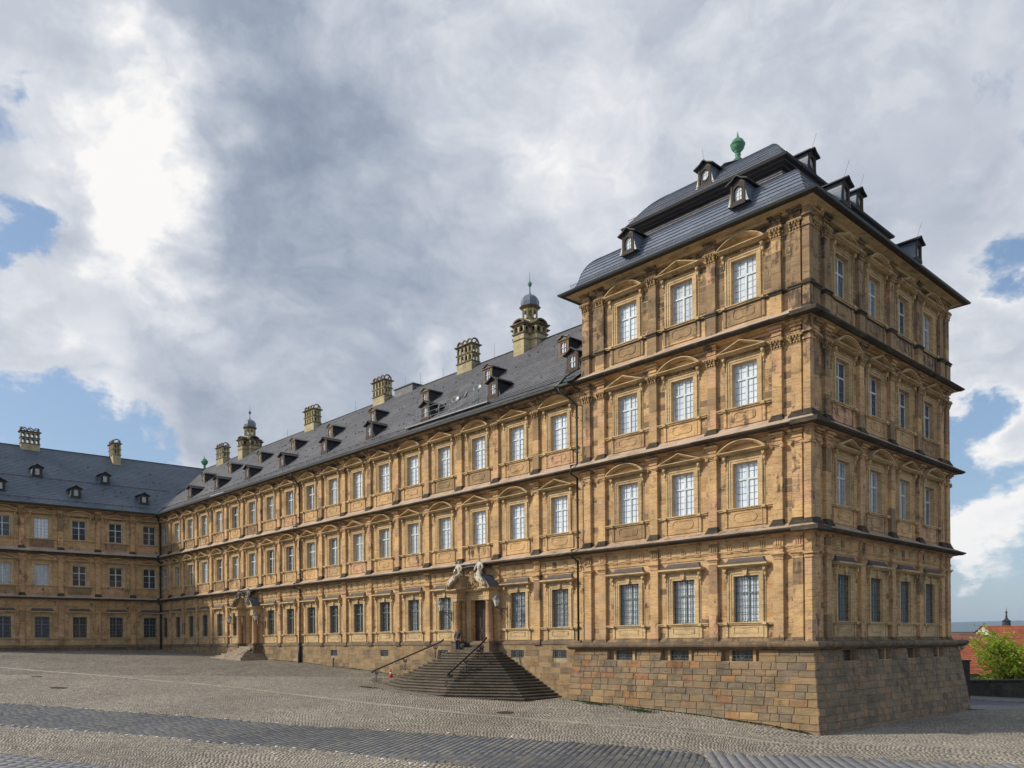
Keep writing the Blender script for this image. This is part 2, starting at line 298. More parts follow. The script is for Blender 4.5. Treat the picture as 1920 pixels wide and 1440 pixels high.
def settmat(name, stops, rough=.8, grass=True):
    m, N = mat(name); p = N.pos(); r = N.rand(); c = N.ramp(r, stops)
    c = N.mix(1.0, c, N.ramp(N.noise(p, .13, 5, .6), [(.3, .80), (.7, 1.18)]), 'MULTIPLY')
    c = N.mix(1.0, c, N.ramp(N.noise(p, 25, 3, .6), [(.3, .75), (.7, 1.2)]), 'MULTIPLY')
    if grass:
        c = N.mix(N.m('MULTIPLY', N.sstep(N.noise(p, .35, 7, .7), .55, .72), .25), c, (.10, .10, .045))
    return finish(m, N, c, rough, N.noise(p, 30, 3), .3, .01, spec=.35)
M['sett'] = settmat('stone setts', [(0, (0.204, 0.180, 0.146)), (.25, (0.314, 0.278, 0.227)), (.45, (0.237, 0.213, 0.173)), (.65, (0.341, 0.300, 0.243)), (.85, (0.396, 0.349, 0.286)), (1, (0.270, 0.234, 0.189))])
M['bluestone'] = settmat('dark stone blocks', [(0, (0.094, 0.100, 0.111)), (.3, (0.134, 0.137, 0.142)), (.55, (0.177, 0.168, 0.150)), (.8, (0.112, 0.121, 0.131)), (1, (0.204, 0.190, 0.165))], .65, False)
M['slab'] = settmat('smooth grey slabs', [(0, (.19, .19, .20)), (1, (.22, .215, .22))], .65, False)
M['gutstone'] = settmat('pale kerb line', [(0, (.34, .31, .25)), (1, (.42, .38, .30))], .8, False)
M['asphalt'] = plain('grey street', (.12, .13, .155), .8)
M['pave'] = plain('grey pavement', (.22, .21, .19), .85)
m_, N_ = mat('wooded hills'); M['hill'] = finish(m_, N_, N_.ramp(N_.noise(N_.pos(), .02, 5, .7), [(.3, (.015, .03, .02)), (.7, (.04, .06, .03))]), .95)
m_, N_ = mat('valley fields'); M['valley'] = finish(m_, N_, N_.ramp(N_.noise(N_.pos(), .01, 6, .6), [(.3, (.05, .08, .03)), (.5, (.16, .16, .09)), (.7, (.10, .12, .05))]), .95)

# ------------------------------------------------------------------ mesh helpers
class MB:
    """collects geometry; coordinates are (along, outward, up) and outward = -y"""
    def __init__(s): s.v = []; s.f = []; s.mi = []; s.sv = []; s.smooth = []
    def add(s, vs, fs, mi=0, sv=0.0, sm=False):
        o = len(s.v); s.v.extend(vs)
        for f in fs: s.f.append(tuple(o + i for i in f)); s.mi.append(mi); s.sv.append(sv); s.smooth.append(sm)
    def box(s, x0, x1, d0, d1, z0, z1, mi=0, sv=0.0, back=True, taper=0.0):
        t = taper
        vs = [(x0, -d0, z0), (x1, -d0, z0), (x1, -d0, z1), (x0, -d0, z1), (x0 + t, -d1, z0 + t), (x1 - t, -d1, z0 + t), (x1 - t, -d1, z1 - t), (x0 + t, -d1, z1 - t)]
        fs = [(4, 5, 6, 7), (0, 4, 7, 3), (1, 2, 6, 5), (3, 7, 6, 2), (0, 1, 5, 4)]
        if back: fs.append((0, 3, 2, 1))
        s.add(vs, fs, mi, sv)
    def wbox(s, x0, x1, y0, y1, z0, z1, mi=0, sv=0.0): s.box(x0, x1, -y1, -y0, z0, z1, mi, sv)
    def prism(s, poly, d0, d1, mi=0, sv=0.0):
        n = len(poly); vs = [(x, -d0, z) for x, z in poly] + [(x, -d1, z) for x, z in poly]
        fs = [tuple(range(n, 2 * n)), tuple(range(n - 1, -1, -1))] + [(i, (i + 1) % n, n + (i + 1) % n, n + i) for i in range(n)]
        s.add(vs, fs, mi, sv)
    def vprism(s, poly, z0, z1, mi=0, sv=0.0):          # poly in world-like x,y
        n = len(poly); vs = [(x, y, z0) for x, y in poly] + [(x, y, z1) for x, y in poly]
        fs = [tuple(range(n, 2 * n)), tuple(range(n - 1, -1, -1))] + [(i, (i + 1) % n, n + (i + 1) % n, n + i) for i in range(n)]
        s.add(vs, fs, mi, sv)
    def arcband(s, cx, cz, r0, r1, a0, a1, d0, d1, mi=0, n=10):
        for i in range(n):
            b0 = a0 + (a1 - a0) * i / n; b1 = a0 + (a1 - a0) * (i + 1) / n
            s.prism([(cx + r0 * math.cos(b0), cz + r0 * math.sin(b0)), (cx + r1 * math.cos(b0), cz + r1 * math.sin(b0)), (cx + r1 * math.cos(b1), cz + r1 * math.sin(b1)), (cx + r0 * math.cos(b1), cz + r0 * math.sin(b1))], d0, d1, mi)
    def lathe(s, prof, cx=0, cy=0, n=16, mi=0, sm=True):
        vs = []; fs = []
        for r, z in prof:
            for i in range(n): a = 2 * math.pi * i / n; vs.append((cx + r * math.cos(a), cy + r * math.sin(a), z))
        for j in range(len(prof) - 1):
            for i in range(n): fs.append((j * n + i, j * n + (i + 1) % n, (j + 1) * n + (i + 1) % n, (j + 1) * n + i))
        fs.append(tuple(range(n - 1, -1, -1))); fs.append(tuple((len(prof) - 1) * n + i for i in range(n)))
        s.add(vs, fs, mi, 0.0, sm)
    def tube(s, pts, r, n=6, mi=0, sm=True):
        pts = [Vector(p) for p in pts]; vs = []; fs = []
        for i, p in enumerate(pts):
            t = (pts[min(i + 1, len(pts) - 1)] - pts[max(i - 1, 0)])
            t = t.normalized() if t.length > 1e-9 else Vector((0, 0, 1))
            a = t.cross(Vector((0, 0, 1)) if abs(t.z) < .95 else Vector((1, 0, 0))).normalized(); b = t.cross(a)
            rr = r[i] if isinstance(r, (list, tuple)) else r
            for k in range(n): an = 2 * math.pi * k / n; q = p + a * rr * math.cos(an) + b * rr * math.sin(an); vs.append(tuple(q))
        for j in range(len(pts) - 1):
            for k in range(n): fs.append((j * n + k, j * n + (k + 1) % n, (j + 1) * n + (k + 1) % n, (j + 1) * n + k))
        fs.append(tuple(range(n - 1, -1, -1))); fs.append(tuple((len(pts) - 1) * n + i for i in range(n)))
        s.add(vs, fs, mi, 0.0, sm)
    def lump(s, c, r, mi=0, n=6):
        prof = []; vs = []; fs = []
        for j in range(1, 4):
            ph = math.pi * j / 4
            for i in range(n): a = 2 * math.pi * i / n; vs.append((c[0] + r[0] * math.sin(ph) * math.cos(a), c[1] + r[1] * math.sin(ph) * math.sin(a), c[2] + r[2] * math.cos(ph)))
        vs.append((c[0], c[1], c[2] + r[2])); vs.append((c[0], c[1], c[2] - r[2])); T, B = 3 * n, 3 * n + 1
        for i in range(n):
            k = (i + 1) % n; fs.append((T, i, k)); fs.append((i, n + i, n + k, k)); fs.append((n + i, 2 * n + i, 2 * n + k, n + k)); fs.append((2 * n + i, B, 2 * n + k))
        s.add(vs, fs, mi, 0.0, True)
    def mesh(s, name, mats):
        me = bpy.data.meshes.new(name); me.from_pydata(s.v, [], s.f)
        for m in mats: me.materials.append(M[m])
        if any(s.mi): me.polygons.foreach_set('material_index', s.mi)
        if any(s.smooth): me.polygons.foreach_set('use_smooth', s.smooth)
        if any(s.sv):
            at = me.attributes.new('sv', 'FLOAT', 'FACE'); at.data.foreach_set('value', s.sv)
        me.update(); return me

def link(name, me, parent=None, loc=(0, 0, 0), rot=0.0, label=None, cat=None, group=None, kind=None):
    """loc/rot are in world space; parents are unrotated empties (or parts placed by at())"""
    o = bpy.data.objects.new(name, me); COL.objects.link(o)
    o.location = loc; o.rotation_euler = (0, 0, rot)
    if parent is not None:
        o.parent = parent; o.location = (loc[0] - parent['wx'], loc[1] - parent['wy'], loc[2] - parent['wz']) if 'wx' in parent else loc
    if label: o['label'] = label
    if cat: o['category'] = cat
    if group: o['group'] = group
    if kind: o['kind'] = kind
    return o
def sub(name, me, parent, kind=None, label=None, loc=(0, 0, 0)):   # child in its parent's own coordinates
    o = bpy.data.objects.new(name, me); COL.objects.link(o); o.parent = parent; o.location = loc
    if kind: o['kind'] = kind
    if label: o['label'] = label
    return o
def thing(name, loc, label, cat, group=None, rot=0.0):
    o = bpy.data.objects.new(name, None); COL.objects.link(o); o.location = loc; o.rotation_euler = (0, 0, rot); o.empty_display_size = .5
    o['label'] = label; o['category'] = cat
    if group: o['group'] = group
    return o
def building(name, loc, label, cat='palace wing'):
    o = thing(name, loc, label, cat); BASE[o.name] = loc; return o
BASE = {}
def part(name, me, b, origin=(0, 0, 0), rot=0.0, x=0.0, z=0.0, kind=None, label=None, d=0.0):
    """part of building b, standing at facade coordinate x of a facade frame (origin, rot)"""
    o = bpy.data.objects.new(name, me); COL.objects.link(o); o.parent = b
    c, s_ = math.cos(rot), math.sin(rot); bl = BASE[b.name]
    o.location = (origin[0] + c * x + s_ * d - bl[0], origin[1] + s_ * x - c * d - bl[1], origin[2] + z - bl[2]); o.rotation_euler = (0, 0, rot)
    if kind: o['kind'] = kind
    if label: o['label'] = label
    return o

def sweep(path, prof, closed=False, mi=0, mb=None, caps=True):
    """profile (offset outward, z) swept along a plan path; outward = right-hand side of travel"""
    mb = mb or MB(); n = len(path); offs = []
    for i in range(n):
        def dirn(a, b): d = Vector((path[b][0] - path[a][0], path[b][1] - path[a][1])); return d.normalized()
        if closed or 0 < i < n - 1: d0 = dirn((i - 1) % n, i); d1 = dirn(i, (i + 1) % n)
        elif i == 0: d0 = d1 = dirn(0, 1)
        else: d0 = d1 = dirn(n - 2, n - 1)
        n0 = Vector((d0.y, -d0.x)); n1 = Vector((d1.y, -d1.x)); b = n0 + n1; b = b / max(.2, b.dot(n0)); offs.append(b)
    m = len(prof); vs = []
    for i in range(n):
        for o, z in prof: vs.append((path[i][0] + offs[i].x * o, path[i][1] + offs[i].y * o, z))
    fs = []
    for i in range(n if closed else n - 1):
        j = (i + 1) % n
        for k in range(m - 1): fs.append((i * m + k, j * m + k, j * m + k + 1, i * m + k + 1))
    if not closed and caps: fs.append(tuple(range(m))); fs.append(tuple((n - 1) * m + k for k in range(m - 1, -1, -1)))
    mb.add(vs, fs, mi, 0.0); return mb

def wall_holes(x0, x1, z0, z1, holes, reveal=.3, dfun=None, mi=0, mb=None, extra_x=()):
    mb = mb or MB(); dfun = dfun or (lambda z: 0.0)
    xs = sorted(set([x0, x1] + [h[0] for h in holes] + [h[1] for h in holes] + list(extra_x)))
    zs = sorted(set([z0, z1] + [h[2] for h in holes] + [h[3] for h in holes]))
    for i in range(len(xs) - 1):
        for j in range(len(zs) - 1):
            xm, zm = (xs[i] + xs[i + 1]) / 2, (zs[j] + zs[j + 1]) / 2
            if any(h[0] < xm < h[1] and h[2] < zm < h[3] for h in holes): continue
            a, b = -dfun(zs[j]), -dfun(zs[j + 1])
            mb.add([(xs[i], a, zs[j]), (xs[i + 1], a, zs[j]), (xs[i + 1], b, zs[j + 1]), (xs[i], b, zs[j + 1])], [(0, 1, 2, 3)], mi)
    for h in holes:
        a0, a1 = -dfun(h[2]), -dfun(h[3]); r = reveal if len(h) < 5 else h[4]
        q = r if True else 0
        X0, X1, Z0, Z1 = h[:4]
        mb.add([(X0, a0, Z0), (X0, a1, Z1), (X0, r, Z1), (X0, r, Z0)], [(0, 1, 2, 3)], mi)
        mb.add([(X1, a0, Z0), (X1, r, Z0), (X1, r, Z1), (X1, a1, Z1)], [(0, 1, 2, 3)], mi)
        mb.add([(X0, a1, Z1), (X1, a1, Z1), (X1, r, Z1), (X0, r, Z1)], [(0, 1, 2, 3)], mi)
        mb.add([(X0, a0, Z0), (X0, r, Z0), (X1, r, Z0), (X1, a0, Z0)], [(0, 1, 2, 3)], mi)
    return mb

# ------------------------------------------------------------------ ground
GX = [-200, -90, -85, -60, -51, -45, -39, -16.5, -6, -1.5, 1, 6, 60]
GZ = [-.2, -.4, -.49, -1.42, -1.68, -2.0, -2.29, -3.57, -4.0, -4.3, -4.6, -4.68, -5.0]
PP = (-2.1, 27.4); PD = (.684, .729); PN = (-.729, .684)       # the parapet's line and its outward normal
def gz(x, y):
    z = float(np.interp(x, GX, GZ)); t = min(1, max(0, (x + 86) / 45)); b = .035 * t * t * (3 - 2 * t)
    return z + b * max(-30.0, min(0.0, y)) - .32 * math.exp(-((x + 31.5) / 3.6) ** 2 - ((y + 3.0) / 3.2) ** 2)
def far_z(x, y):
    d = min((x - PP[0]) * PN[0] + (y - PP[1]) * PN[1], y - 20.5)
    if d < .4: return gz(x, y)
    if d < 1.2: return gz(x, y) - (d - .4) / .8 * 3
    return max(-26.0, gz(x, y) - 3 - (d - 1.2) * .28)
gb = MB()
xs = [-9000, -6000, -2500, -1200, -600, -300, -200, -150, -120, -100] + [x for x in range(-95, 61, 3)] + [80, 120, 200, 400, 900, 2500, 8000]
ys = [-3000, -800, -300, -150, -90, -70] + [y for y in range(-60, 51, 3)] + [60, 75, 95, 130, 180, 260, 400, 700, 1400, 3000, 7000, 12000]
idx = {}
for j, y in enumerate(ys):
    for i, x in enumerate(xs):
        idx[i, j] = len(gb.v); d = (x - PP[0]) * PN[0] + (y - PP[1]) * PN[1]
        gb.v.append((x, y, far_z(x, y) - .012))
for j in range(len(ys) - 1):
    for i in range(len(xs) - 1):
        gb.f.append((idx[i, j], idx[i + 1, j], idx[i + 1, j + 1], idx[i, j + 1])); gb.sv.append(0)
        xm, ym = (xs[i] + xs[i + 1]) / 2, (ys[j] + ys[j + 1]) / 2
        d = min((xm - PP[0]) * PN[0] + (ym - PP[1]) * PN[1], ym - 20.5); gb.mi.append(1 if d > 4 or abs(xm) > 300 or abs(ym) > 300 else 0); gb.smooth.append(True)
link('ground', gb.mesh('ground', ['ground', 'valley']), kind='structure', label='sloping cobbled palace square')

# wooded hills on the horizon
hb = MB(); hn = 90; h0 = Vector((-6500, 5200)); h1 = Vector((900, 10900))
for i in range(hn):
    p = h0.lerp(h1, i / (hn - 1)); t = i / (hn - 1)
    top = 168 + 14 * math.sin(t * 9) + 8 * math.sin(t * 23 + 1) + rnd.uniform(-1.5, 1.5)
    nrm = Vector((-.61, .79))
    for k, (off, zz) in enumerate([(-1200, -27), (-700, top * .35), (-250, top * .8), (0, top), (600, top * .95), (1500, -27)]):
        q = p + nrm * off; hb.v.append((q.x, q.y, zz))
for i in range(hn - 1):
    for k in range(5): a = i * 6 + k; hb.f.append((a, a + 6, a + 7, a + 1)); hb.mi.append(0); hb.sv.append(0); hb.smooth.append(True)
link('hills', hb.mesh('hills', ['hill']), kind='structure', label='long wooded ridge on the horizon')

# haze over the plain: one closed box of even, thin air
hz = MB(); hz.wbox(-9500, 8500, -3500, 12500, -29, 205); hzo = link('haze', hz.mesh('haze', []), kind='stuff', label='thin blue air over the plain')
hm = bpy.data.materials.new('haze'); hm.use_nodes = True; HN = NT(hm.node_tree); pv = HN.n('ShaderNodeVolumePrincipled'); pv.inputs['Color'].default_value = (.62, .78, 1.0, 1); pv.inputs['Density'].default_value = .000085; pv.inputs['Anisotropy'].default_value = .0
HN.nt.links.new(pv.outputs[0], HN.n('ShaderNodeOutputMaterial').inputs['Volume']); hzo.data.materials.append(hm)

# ------------------------------------------------------------------ paving, sett by sett
STRIPE = [(-62.0, -40.5), (-39.5, -28.99), (-24.81, -21.47), (-14.18, -16.54), (-6.69, -12.92), (-2.04, -10.36), (-.4, -9.3), (1.72, -11.17), (3, -13.5), (-2.2, -17.6), (-8.57, -20.27), (-17.93, -24.22), (-29.79, -30.69), (-52.0, -42.8)]
SLAB = [(-.4, -9.0), (2.71, -6.6), (8.08, -4.6), (12.5, -3.0), (14, -9), (4.5, -16), (3, -13.5), (1.72, -11.17)]
BLUE = [(-20.5, -31.9), (-12.5, -28.2), (-12.5, -34), (-20.5, -34)]
GUT = [(-62.55, -22.61), (-47.0, -17.17), (-35.23, -13.58), (-22.46, -11.1), (-13.37, -8.9), (-4.04, -6.2), (2.5, -3.6)]
def inpoly(x, y, P):
    c = False; j = len(P) - 1
    for i in range(len(P)):
        if (P[i][1] > y) != (P[j][1] > y) and x < (P[j][0] - P[i][0]) * (y - P[i][1]) / (P[j][1] - P[i][1]) + P[i][0]: c = not c
        j = i
    return c
def gutdist(x, y):
    b = 9
    for i in range(len(GUT) - 1):
        ax, ay = GUT[i]; bx, by = GUT[i + 1]; L = (bx - ax) ** 2 + (by - ay) ** 2; t = max(0, min(1, ((x - ax) * (bx - ax) + (y - ay) * (by - ay)) / L))
        b = min(b, math.hypot(x - ax - t * (bx - ax), y - ay - t * (by - ay)))
    return b
fwd = (-math.sin(YAW), math.cos(YAW)); rgt = (math.cos(YAW), math.sin(YAW))
def cammy(x, y):
    a, b = x - 20.295, y + 39.406; return a * rgt[0] + b * rgt[1], a * fwd[0] + b * fwd[1]
def stair_block(x, y):
    if -34.6 < x < -16.6 and y > -6.6 and (y > -3.6 or (abs(x + 25.2) - 3.0) * 2.7 < (y + 6.5) * 5.4 + 0): return True
    if abs(x + 61.2) < 4.4 and y > -3.4: return True
    return False
quads = {'sett': [], 'stripe': [], 'slab': [], 'blue': []}
def lay(angle, w, h, gap, top, test, jit, zmax, bucket):
    ca, sa = math.cos(angle), math.sin(angle)
    us = [ca * x + sa * y for x, y in [(-75, -45), (30, -45), (-75, 32), (30, 32)]]; vs_ = [-sa * x + ca * y for x, y in [(-75, -45), (30, -45), (-75, 32), (30, 32)]]
    v = min(vs_); row = 0
    while v < max(vs_):
        u0, u1 = min(us), max(us)
        nu = int((u1 - u0) / w); uu = u0 + np.arange(nu) * w + rnd.uniform(0, w)
        bend = .35 * math.sin(row * .013)
        X = ca * uu - sa * (v + 0 * uu); Y = sa * uu + ca * (v + 0 * uu)
        a, b = X - 20.295, Y + 39.406; xc = a * rgt[0] + b * rgt[1]; zc = a * fwd[0] + b * fwd[1]
        ok = (zc > 24) & (zc < zmax) & (np.abs(xc / np.maximum(zc, 1)) < .66) & ~((X < .95) & (Y > -.95) & (X > -16) & (Y < 19.6)) & ~((X <= -16) & (Y > -.05))
        for x, y, z_ in zip(X[ok], Y[ok], zc[ok]):
            if (x - PP[0]) * PN[0] + (y - PP[1]) * PN[1] > -3.6 and y > 5: continue
            if stair_block(x, y): continue
            if not test(x, y): continue
            # plinth batter
            if -16.4 < x < .95 and y > -(.5 + (-.45 - gz(x, y)) * .136): continue
            ww = (w - gap) / 2 * rnd.uniform(1 - jit, 1 + jit * .3); hh = (h - gap) / 2 * rnd.uniform(1 - jit, 1)
            an = angle + rnd.uniform(-.08, .08) * (jit > .05); c2, s2 = math.cos(an), math.sin(an)
            tx, ty = rnd.uniform(-1, 1) * jit * .03, rnd.uniform(-1, 1) * jit * .03; zz = rnd.uniform(-.006, .006) * (jit > .05)
            pts = []
            for sx, sy in ((-1, -1), (1, -1), (1, 1), (-1, 1)):
                px, py = x + c2 * sx * ww - s2 * sy * hh, y + s2 * sx * ww + c2 * sy * hh
                if jit > .1: wx_, wy_ = warp2(px, py); px += wx_; py += wy_
                pts.append((px, py, gz(px, py) + top + zz + tx * sx + ty * sy + rnd.uniform(-.004, .004) * (jit > .1)))
            quads[bucket].append((z_, pts, (x, y)))
        v += h; row += 1
def warp2(x, y):
    return (.34 * math.sin(y * .55 + 1.3 * math.sin(x * .21)) + .16 * math.sin(x * .9 + y * .4) + .05 * math.sin(x * 3.1 + 2 * y), .30 * math.sin(x * .48 + 1.7 * math.sin(y * .26)) + .15 * math.sin(y * 1.1 - x * .5) + .05 * math.sin(y * 2.7 - 2 * x))
is_str = lambda x, y: inpoly(x, y, STRIPE)
is_slab = lambda x, y: inpoly(x, y, SLAB)
is_blue = lambda x, y: inpoly(x, y, BLUE)
lay(R(24), .18, .14, .02, .013, lambda x, y: not is_str(x, y) and not is_slab(x, y) and not is_blue(x, y) and gutdist(x, y) > .17, .22, 66, 'sett')
lay(R(-62), .46, .29, .016, .014, is_str, .04, 90, 'stripe')
lay(R(-50), .95, .42, .018, .02, is_slab, .02, 90, 'slab')
lay(R(24), .5, .5, .02, .02, is_blue, .02, 90, 'blue')
def stone_mesh(name, qs, mats, depth=.05):
    n = len(qs); V = np.zeros((n * 8, 3), dtype=np.float32); sv = np.zeros(n * 5, dtype=np.float32)
    T = np.array([q[1] for q in qs], dtype=np.float32); c = T.mean(1, keepdims=True)
    top = c + (T - c) * np.array([.90, .90, 1.0], dtype=np.float32); low = T.copy(); low[:, :, 2] -= depth; top2 = top
    V = np.concatenate([low, top2], 1).reshape(-1, 3)
    F = np.array([[4, 5, 6, 7], [0, 1, 5, 4], [1, 2, 6, 5], [2, 3, 7, 6], [3, 0, 4, 7]]); F = (F[None] + (np.arange(n) * 8)[:, None, None]).reshape(-1)
    me = bpy.data.meshes.new(name); me.vertices.add(n * 8); me.vertices.foreach_set('co', V.ravel()); me.loops.add(len(F)); me.loops.foreach_set('vertex_index', F)
    me.polygons.add(n * 5); me.polygons.foreach_set('loop_start', np.arange(n * 5) * 4); me.polygons.foreach_set('loop_total', np.full(n * 5, 4))
    me.update(calc_edges=True)
    at = me.attributes.new('sv', 'FLOAT', 'FACE'); at.data.foreach_set('value', np.repeat(np.random.RandomState(n).rand(n), 5).astype(np.float32))
    for m in mats: me.materials.append(M[m])
    return me
square = bpy.data.objects['ground']
link('sett_paving', stone_mesh('sett_paving', quads['sett'], ['sett']), kind='stuff', label='small grey brown setts paving the square')
quads['stripe'].sort(key=lambda q: q[0])
near, rest = quads['stripe'][:290], quads['stripe'][290:]
bandE = bpy.data.objects.new('paving_band', stone_mesh('paving_band', rest, ['bluestone'])); COL.objects.link(bandE); bandE['kind'] = 'structure'; bandE['label'] = 'dark band of larger stone blocks crossing the square'
for q in near:
    mb = MB(); P4 = q[1]; cx, cy = q[2]; c = [sum(p[i] for p in P4) / 4 for i in range(3)]
    lo = [(p[0], p[1], p[2] - .05) for p in P4]; hi = [(c[0] + (p[0] - c[0]) * .94, c[1] + (p[1] - c[1]) * .94, p[2]) for p in P4]
    mb.add(lo + hi, [(4, 5, 6, 7), (0, 1, 5, 4), (1, 2, 6, 5), (2, 3, 7, 6), (3, 0, 4, 7)], 0, rnd.random()); sub('paving_block', mb.mesh('paving_block', ['bluestone']), bandE)
link('slab_paving', stone_mesh('slab_paving', quads['slab'] , ['slab']), kind='stuff', label='smooth grey slabs at the right end of the dark band')
link('corner_paving', stone_mesh('corner_paving', quads['blue'], ['slab']), kind='stuff', label='bluish smooth paving in the near left corner')
# pale line of kerb stones
kb = MB()
kerb = bpy.data.objects.new('kerb_line', None)
for i in range(len(GUT) - 1):
    a, b = Vector(GUT[i]), Vector(GUT[i + 1]); L = (b - a).length; n = int(L / .8); d = (b - a).normalized(); nn = Vector((-d.y, d.x)) * .14
    for k in range(n):
        p, q = a + d * (k * L / n + .01), a + d * ((k + 1) * L / n - .01); pts = [p - nn, q - nn, q + nn, p + nn]
        kb.add([(s_.x, s_.y, gz(s_.x, s_.y) - .02) for s_ in pts] + [(s_.x, s_.y, gz(s_.x, s_.y) + .02) for s_ in pts], [(4, 5, 6, 7), (0, 1, 5, 4), (1, 2, 6, 5), (2, 3, 7, 6), (3, 0, 4, 7)], 0, rnd.random())
link('kerb_line', kb.mesh('kerb_line', ['gutstone']), kind='structure', label='pale line of flush kerb stones across the square')

# street behind the corner: asphalt lane and pavement strip in front of the parapet
def strip(name, d0, d1, dz, m, t0=-14, t1=30, label=None, thick=0.0):
    mb = MB(); pts = []
    for k in range(12):
        t = t0 + (t1 - t0) * k / 11
        for d in (d0, d1): x, y = PP[0] + PD[0] * t + PN[0] * d, PP[1] + PD[1] * t + PN[1] * d; pts.append((x, y, gz(x, y) + dz))
    mb.v = pts; 
    for k in range(11): mb.f.append((2 * k, 2 * k + 2, 2 * k + 3, 2 * k + 1)); mb.mi.append(0); mb.sv.append(0); mb.smooth.append(False)
    if thick:
        o = len(mb.v); mb.v += [(p[0], p[1], p[2] - thick) for p in pts]
        for k in range(11): mb.f.append((2 * k, o + 2 * k, o + 2 * k + 2, 2 * k + 2)); mb.mi.append(0); mb.sv.append(0); mb.smooth.append(False)
    link(name, mb.mesh(name, [m]), kind='structure', label=label)
strip('road', -5.0, -2.2, .0, 'asphalt', label='narrow bluish street behind the palace corner')
strip('pavement', -2.2, -.02, .11, 'pave', label='kerbed pavement along the parapet', thick=.12)
strip('street_setts', -8.0, -5.02, .004, 'pave', label='pale strip of paving before the street')
# parapet
par = thing('parapet_wall', (PP[0], PP[1], gz(*PP)), 'low dark stone parapet wall with black coping beyond the palace corner', 'wall')
for t in range(-8, 16):
    mb = MB(); zb = gz(PP[0] + PD[0] * t * 2, PP[1] + PD[1] * t * 2) - gz(*PP)
    mb.box(t * 2 + .006, t * 2 + 1.994, -.5, 0, -.3, 1.02, 0, rnd.random()); o = sub('wall_block', mb.mesh('wall_block', ['parapet']), par, loc=(0, 0, zb * 0))
    mb = MB(); mb.box(t * 2 + .006, t * 2 + 1.994, -.56, .06, 1.02, 1.22, 0, rnd.random(), taper=.03); sub('coping_stone', mb.mesh('coping_stone', ['parapet_cap']), par)
par.rotation_euler = (0, 0, math.atan2(PD[1], PD[0]))
blk = MB(); blk.wbox(-.35, .35, -.35, .35, -4.9, -1.62); blk.wbox(-.42, .42, -.42, .42, -1.62, -1.5)
link('gate_pier', blk.mesh('gate_pier', ['parapet']), loc=(-1.45, 25.4, 0), rot=.82, label='square grey stone pier standing at the end of the parapet beside the palace corner', cat='pier')

# ------------------------------------------------------------------ facade pieces (shared meshes)
OPW = .75                                                      # half width of a window opening
FL = {1: (1.0, 3.47), 2: (7.12, 9.52), 3: (12.52, 14.86), 4: (18.03, 20.40)}
def sash_mesh(h, rows_top, rows_bot, cols, fm):
    mb = MB(); w = OPW; D0, D1 = -.30, -.22
    mb.box(-w, -w + .07, D0, D1, 0, h); mb.box(w - .07, w, D0, D1, 0, h); mb.box(-w + .07, w - .07, D0, D1, 0, .08); mb.box(-w + .07, w - .07, D0, D1, h - .07, h)
    tr = h * .64; mb.box(-w + .07, w - .07, D0, D1 + .02, tr - .045, tr + .045); mb.box(-.055, .055, D0, D1 + .015, .08, tr - .045); mb.box(-.055, .055, D0, D1 + .015, tr + .045, h - .07)
    b = .011
    for sx in (-1, 1):
        a, c = (.055, w - .07) if sx > 0 else (-w + .07, -.055)
        for k in range(1, cols): x = a + (c - a) * k / cols; mb.box(x - b, x + b, D0 + .02, D1 - .02, .08, tr - .045, 1); mb.box(x - b, x + b, D0 + .02, D1 - .02, tr + .045, h - .07, 1)
        for k in range(1, rows_bot): z = .08 + (tr - .125) * k / rows_bot; mb.box(a, c, D0 + .025, D1 - .025, z - b, z + b, 1)
        for k in range(1, rows_top): z = tr + .045 + (h - .07 - tr - .045) * k / rows_top; mb.box(a, c, D0 + .025, D1 - .025, z - b, z + b, 1)
    return mb
def pane_mesh(h, m):
    mb = MB(); mb.box(-OPW + .06, OPW - .06, -.285, -.265, .06, h - .06); return mb.mesh('pane', [m])
def surround_mesh(h, lower=True):
    mb = MB(); w = OPW; o = .30
    for a, b, p in ((0, .12, .045), (.12, .25, .075), (.25, .31, .115)):      # three fillets stepping outwards
        mb.box(-w - b, -w - a, 0, p, -.02, h + b); mb.box(w + a, w + b, 0, p, -.02, h + b); mb.box(-w - a, w + a, 0, p, h + a, h + b)
    for sx in (-1, 1):                                                       # outer backing strip
        x0, x1 = sorted((sx * (w + .31), sx * (w + .42))); mb.box(x0, x1, 0, .03, -.02, h + .05)
    if lower: mb.box(-w - .42, w + .42, 0, .05, h + .31, h + .5)
    return mb.mesh('surround', ['trim'])
def console_mesh(h):
    mb = MB()
    for c in (0.0,):
        mb.prism([(c - .07, h + .40), (c + .07, h + .40), (c + .06, h - .02), (c, h - .12), (c - .06, h - .02)], 0, .10)
        mb.box(c - .085, c + .085, 0, .27, h + .30, h + .42); mb.lump((c, -.18, h + .27), (.085, .12, .11)); mb.lump((c, -.10, h + .02), (.07, .08, .09)); mb.box(c - .055, c + .055, .05, .16, h + .0, h + .30)
        mb.lump((c, -.05, h - .22), (.045, .05, .09))
    return mb.mesh('console', ['trim'])
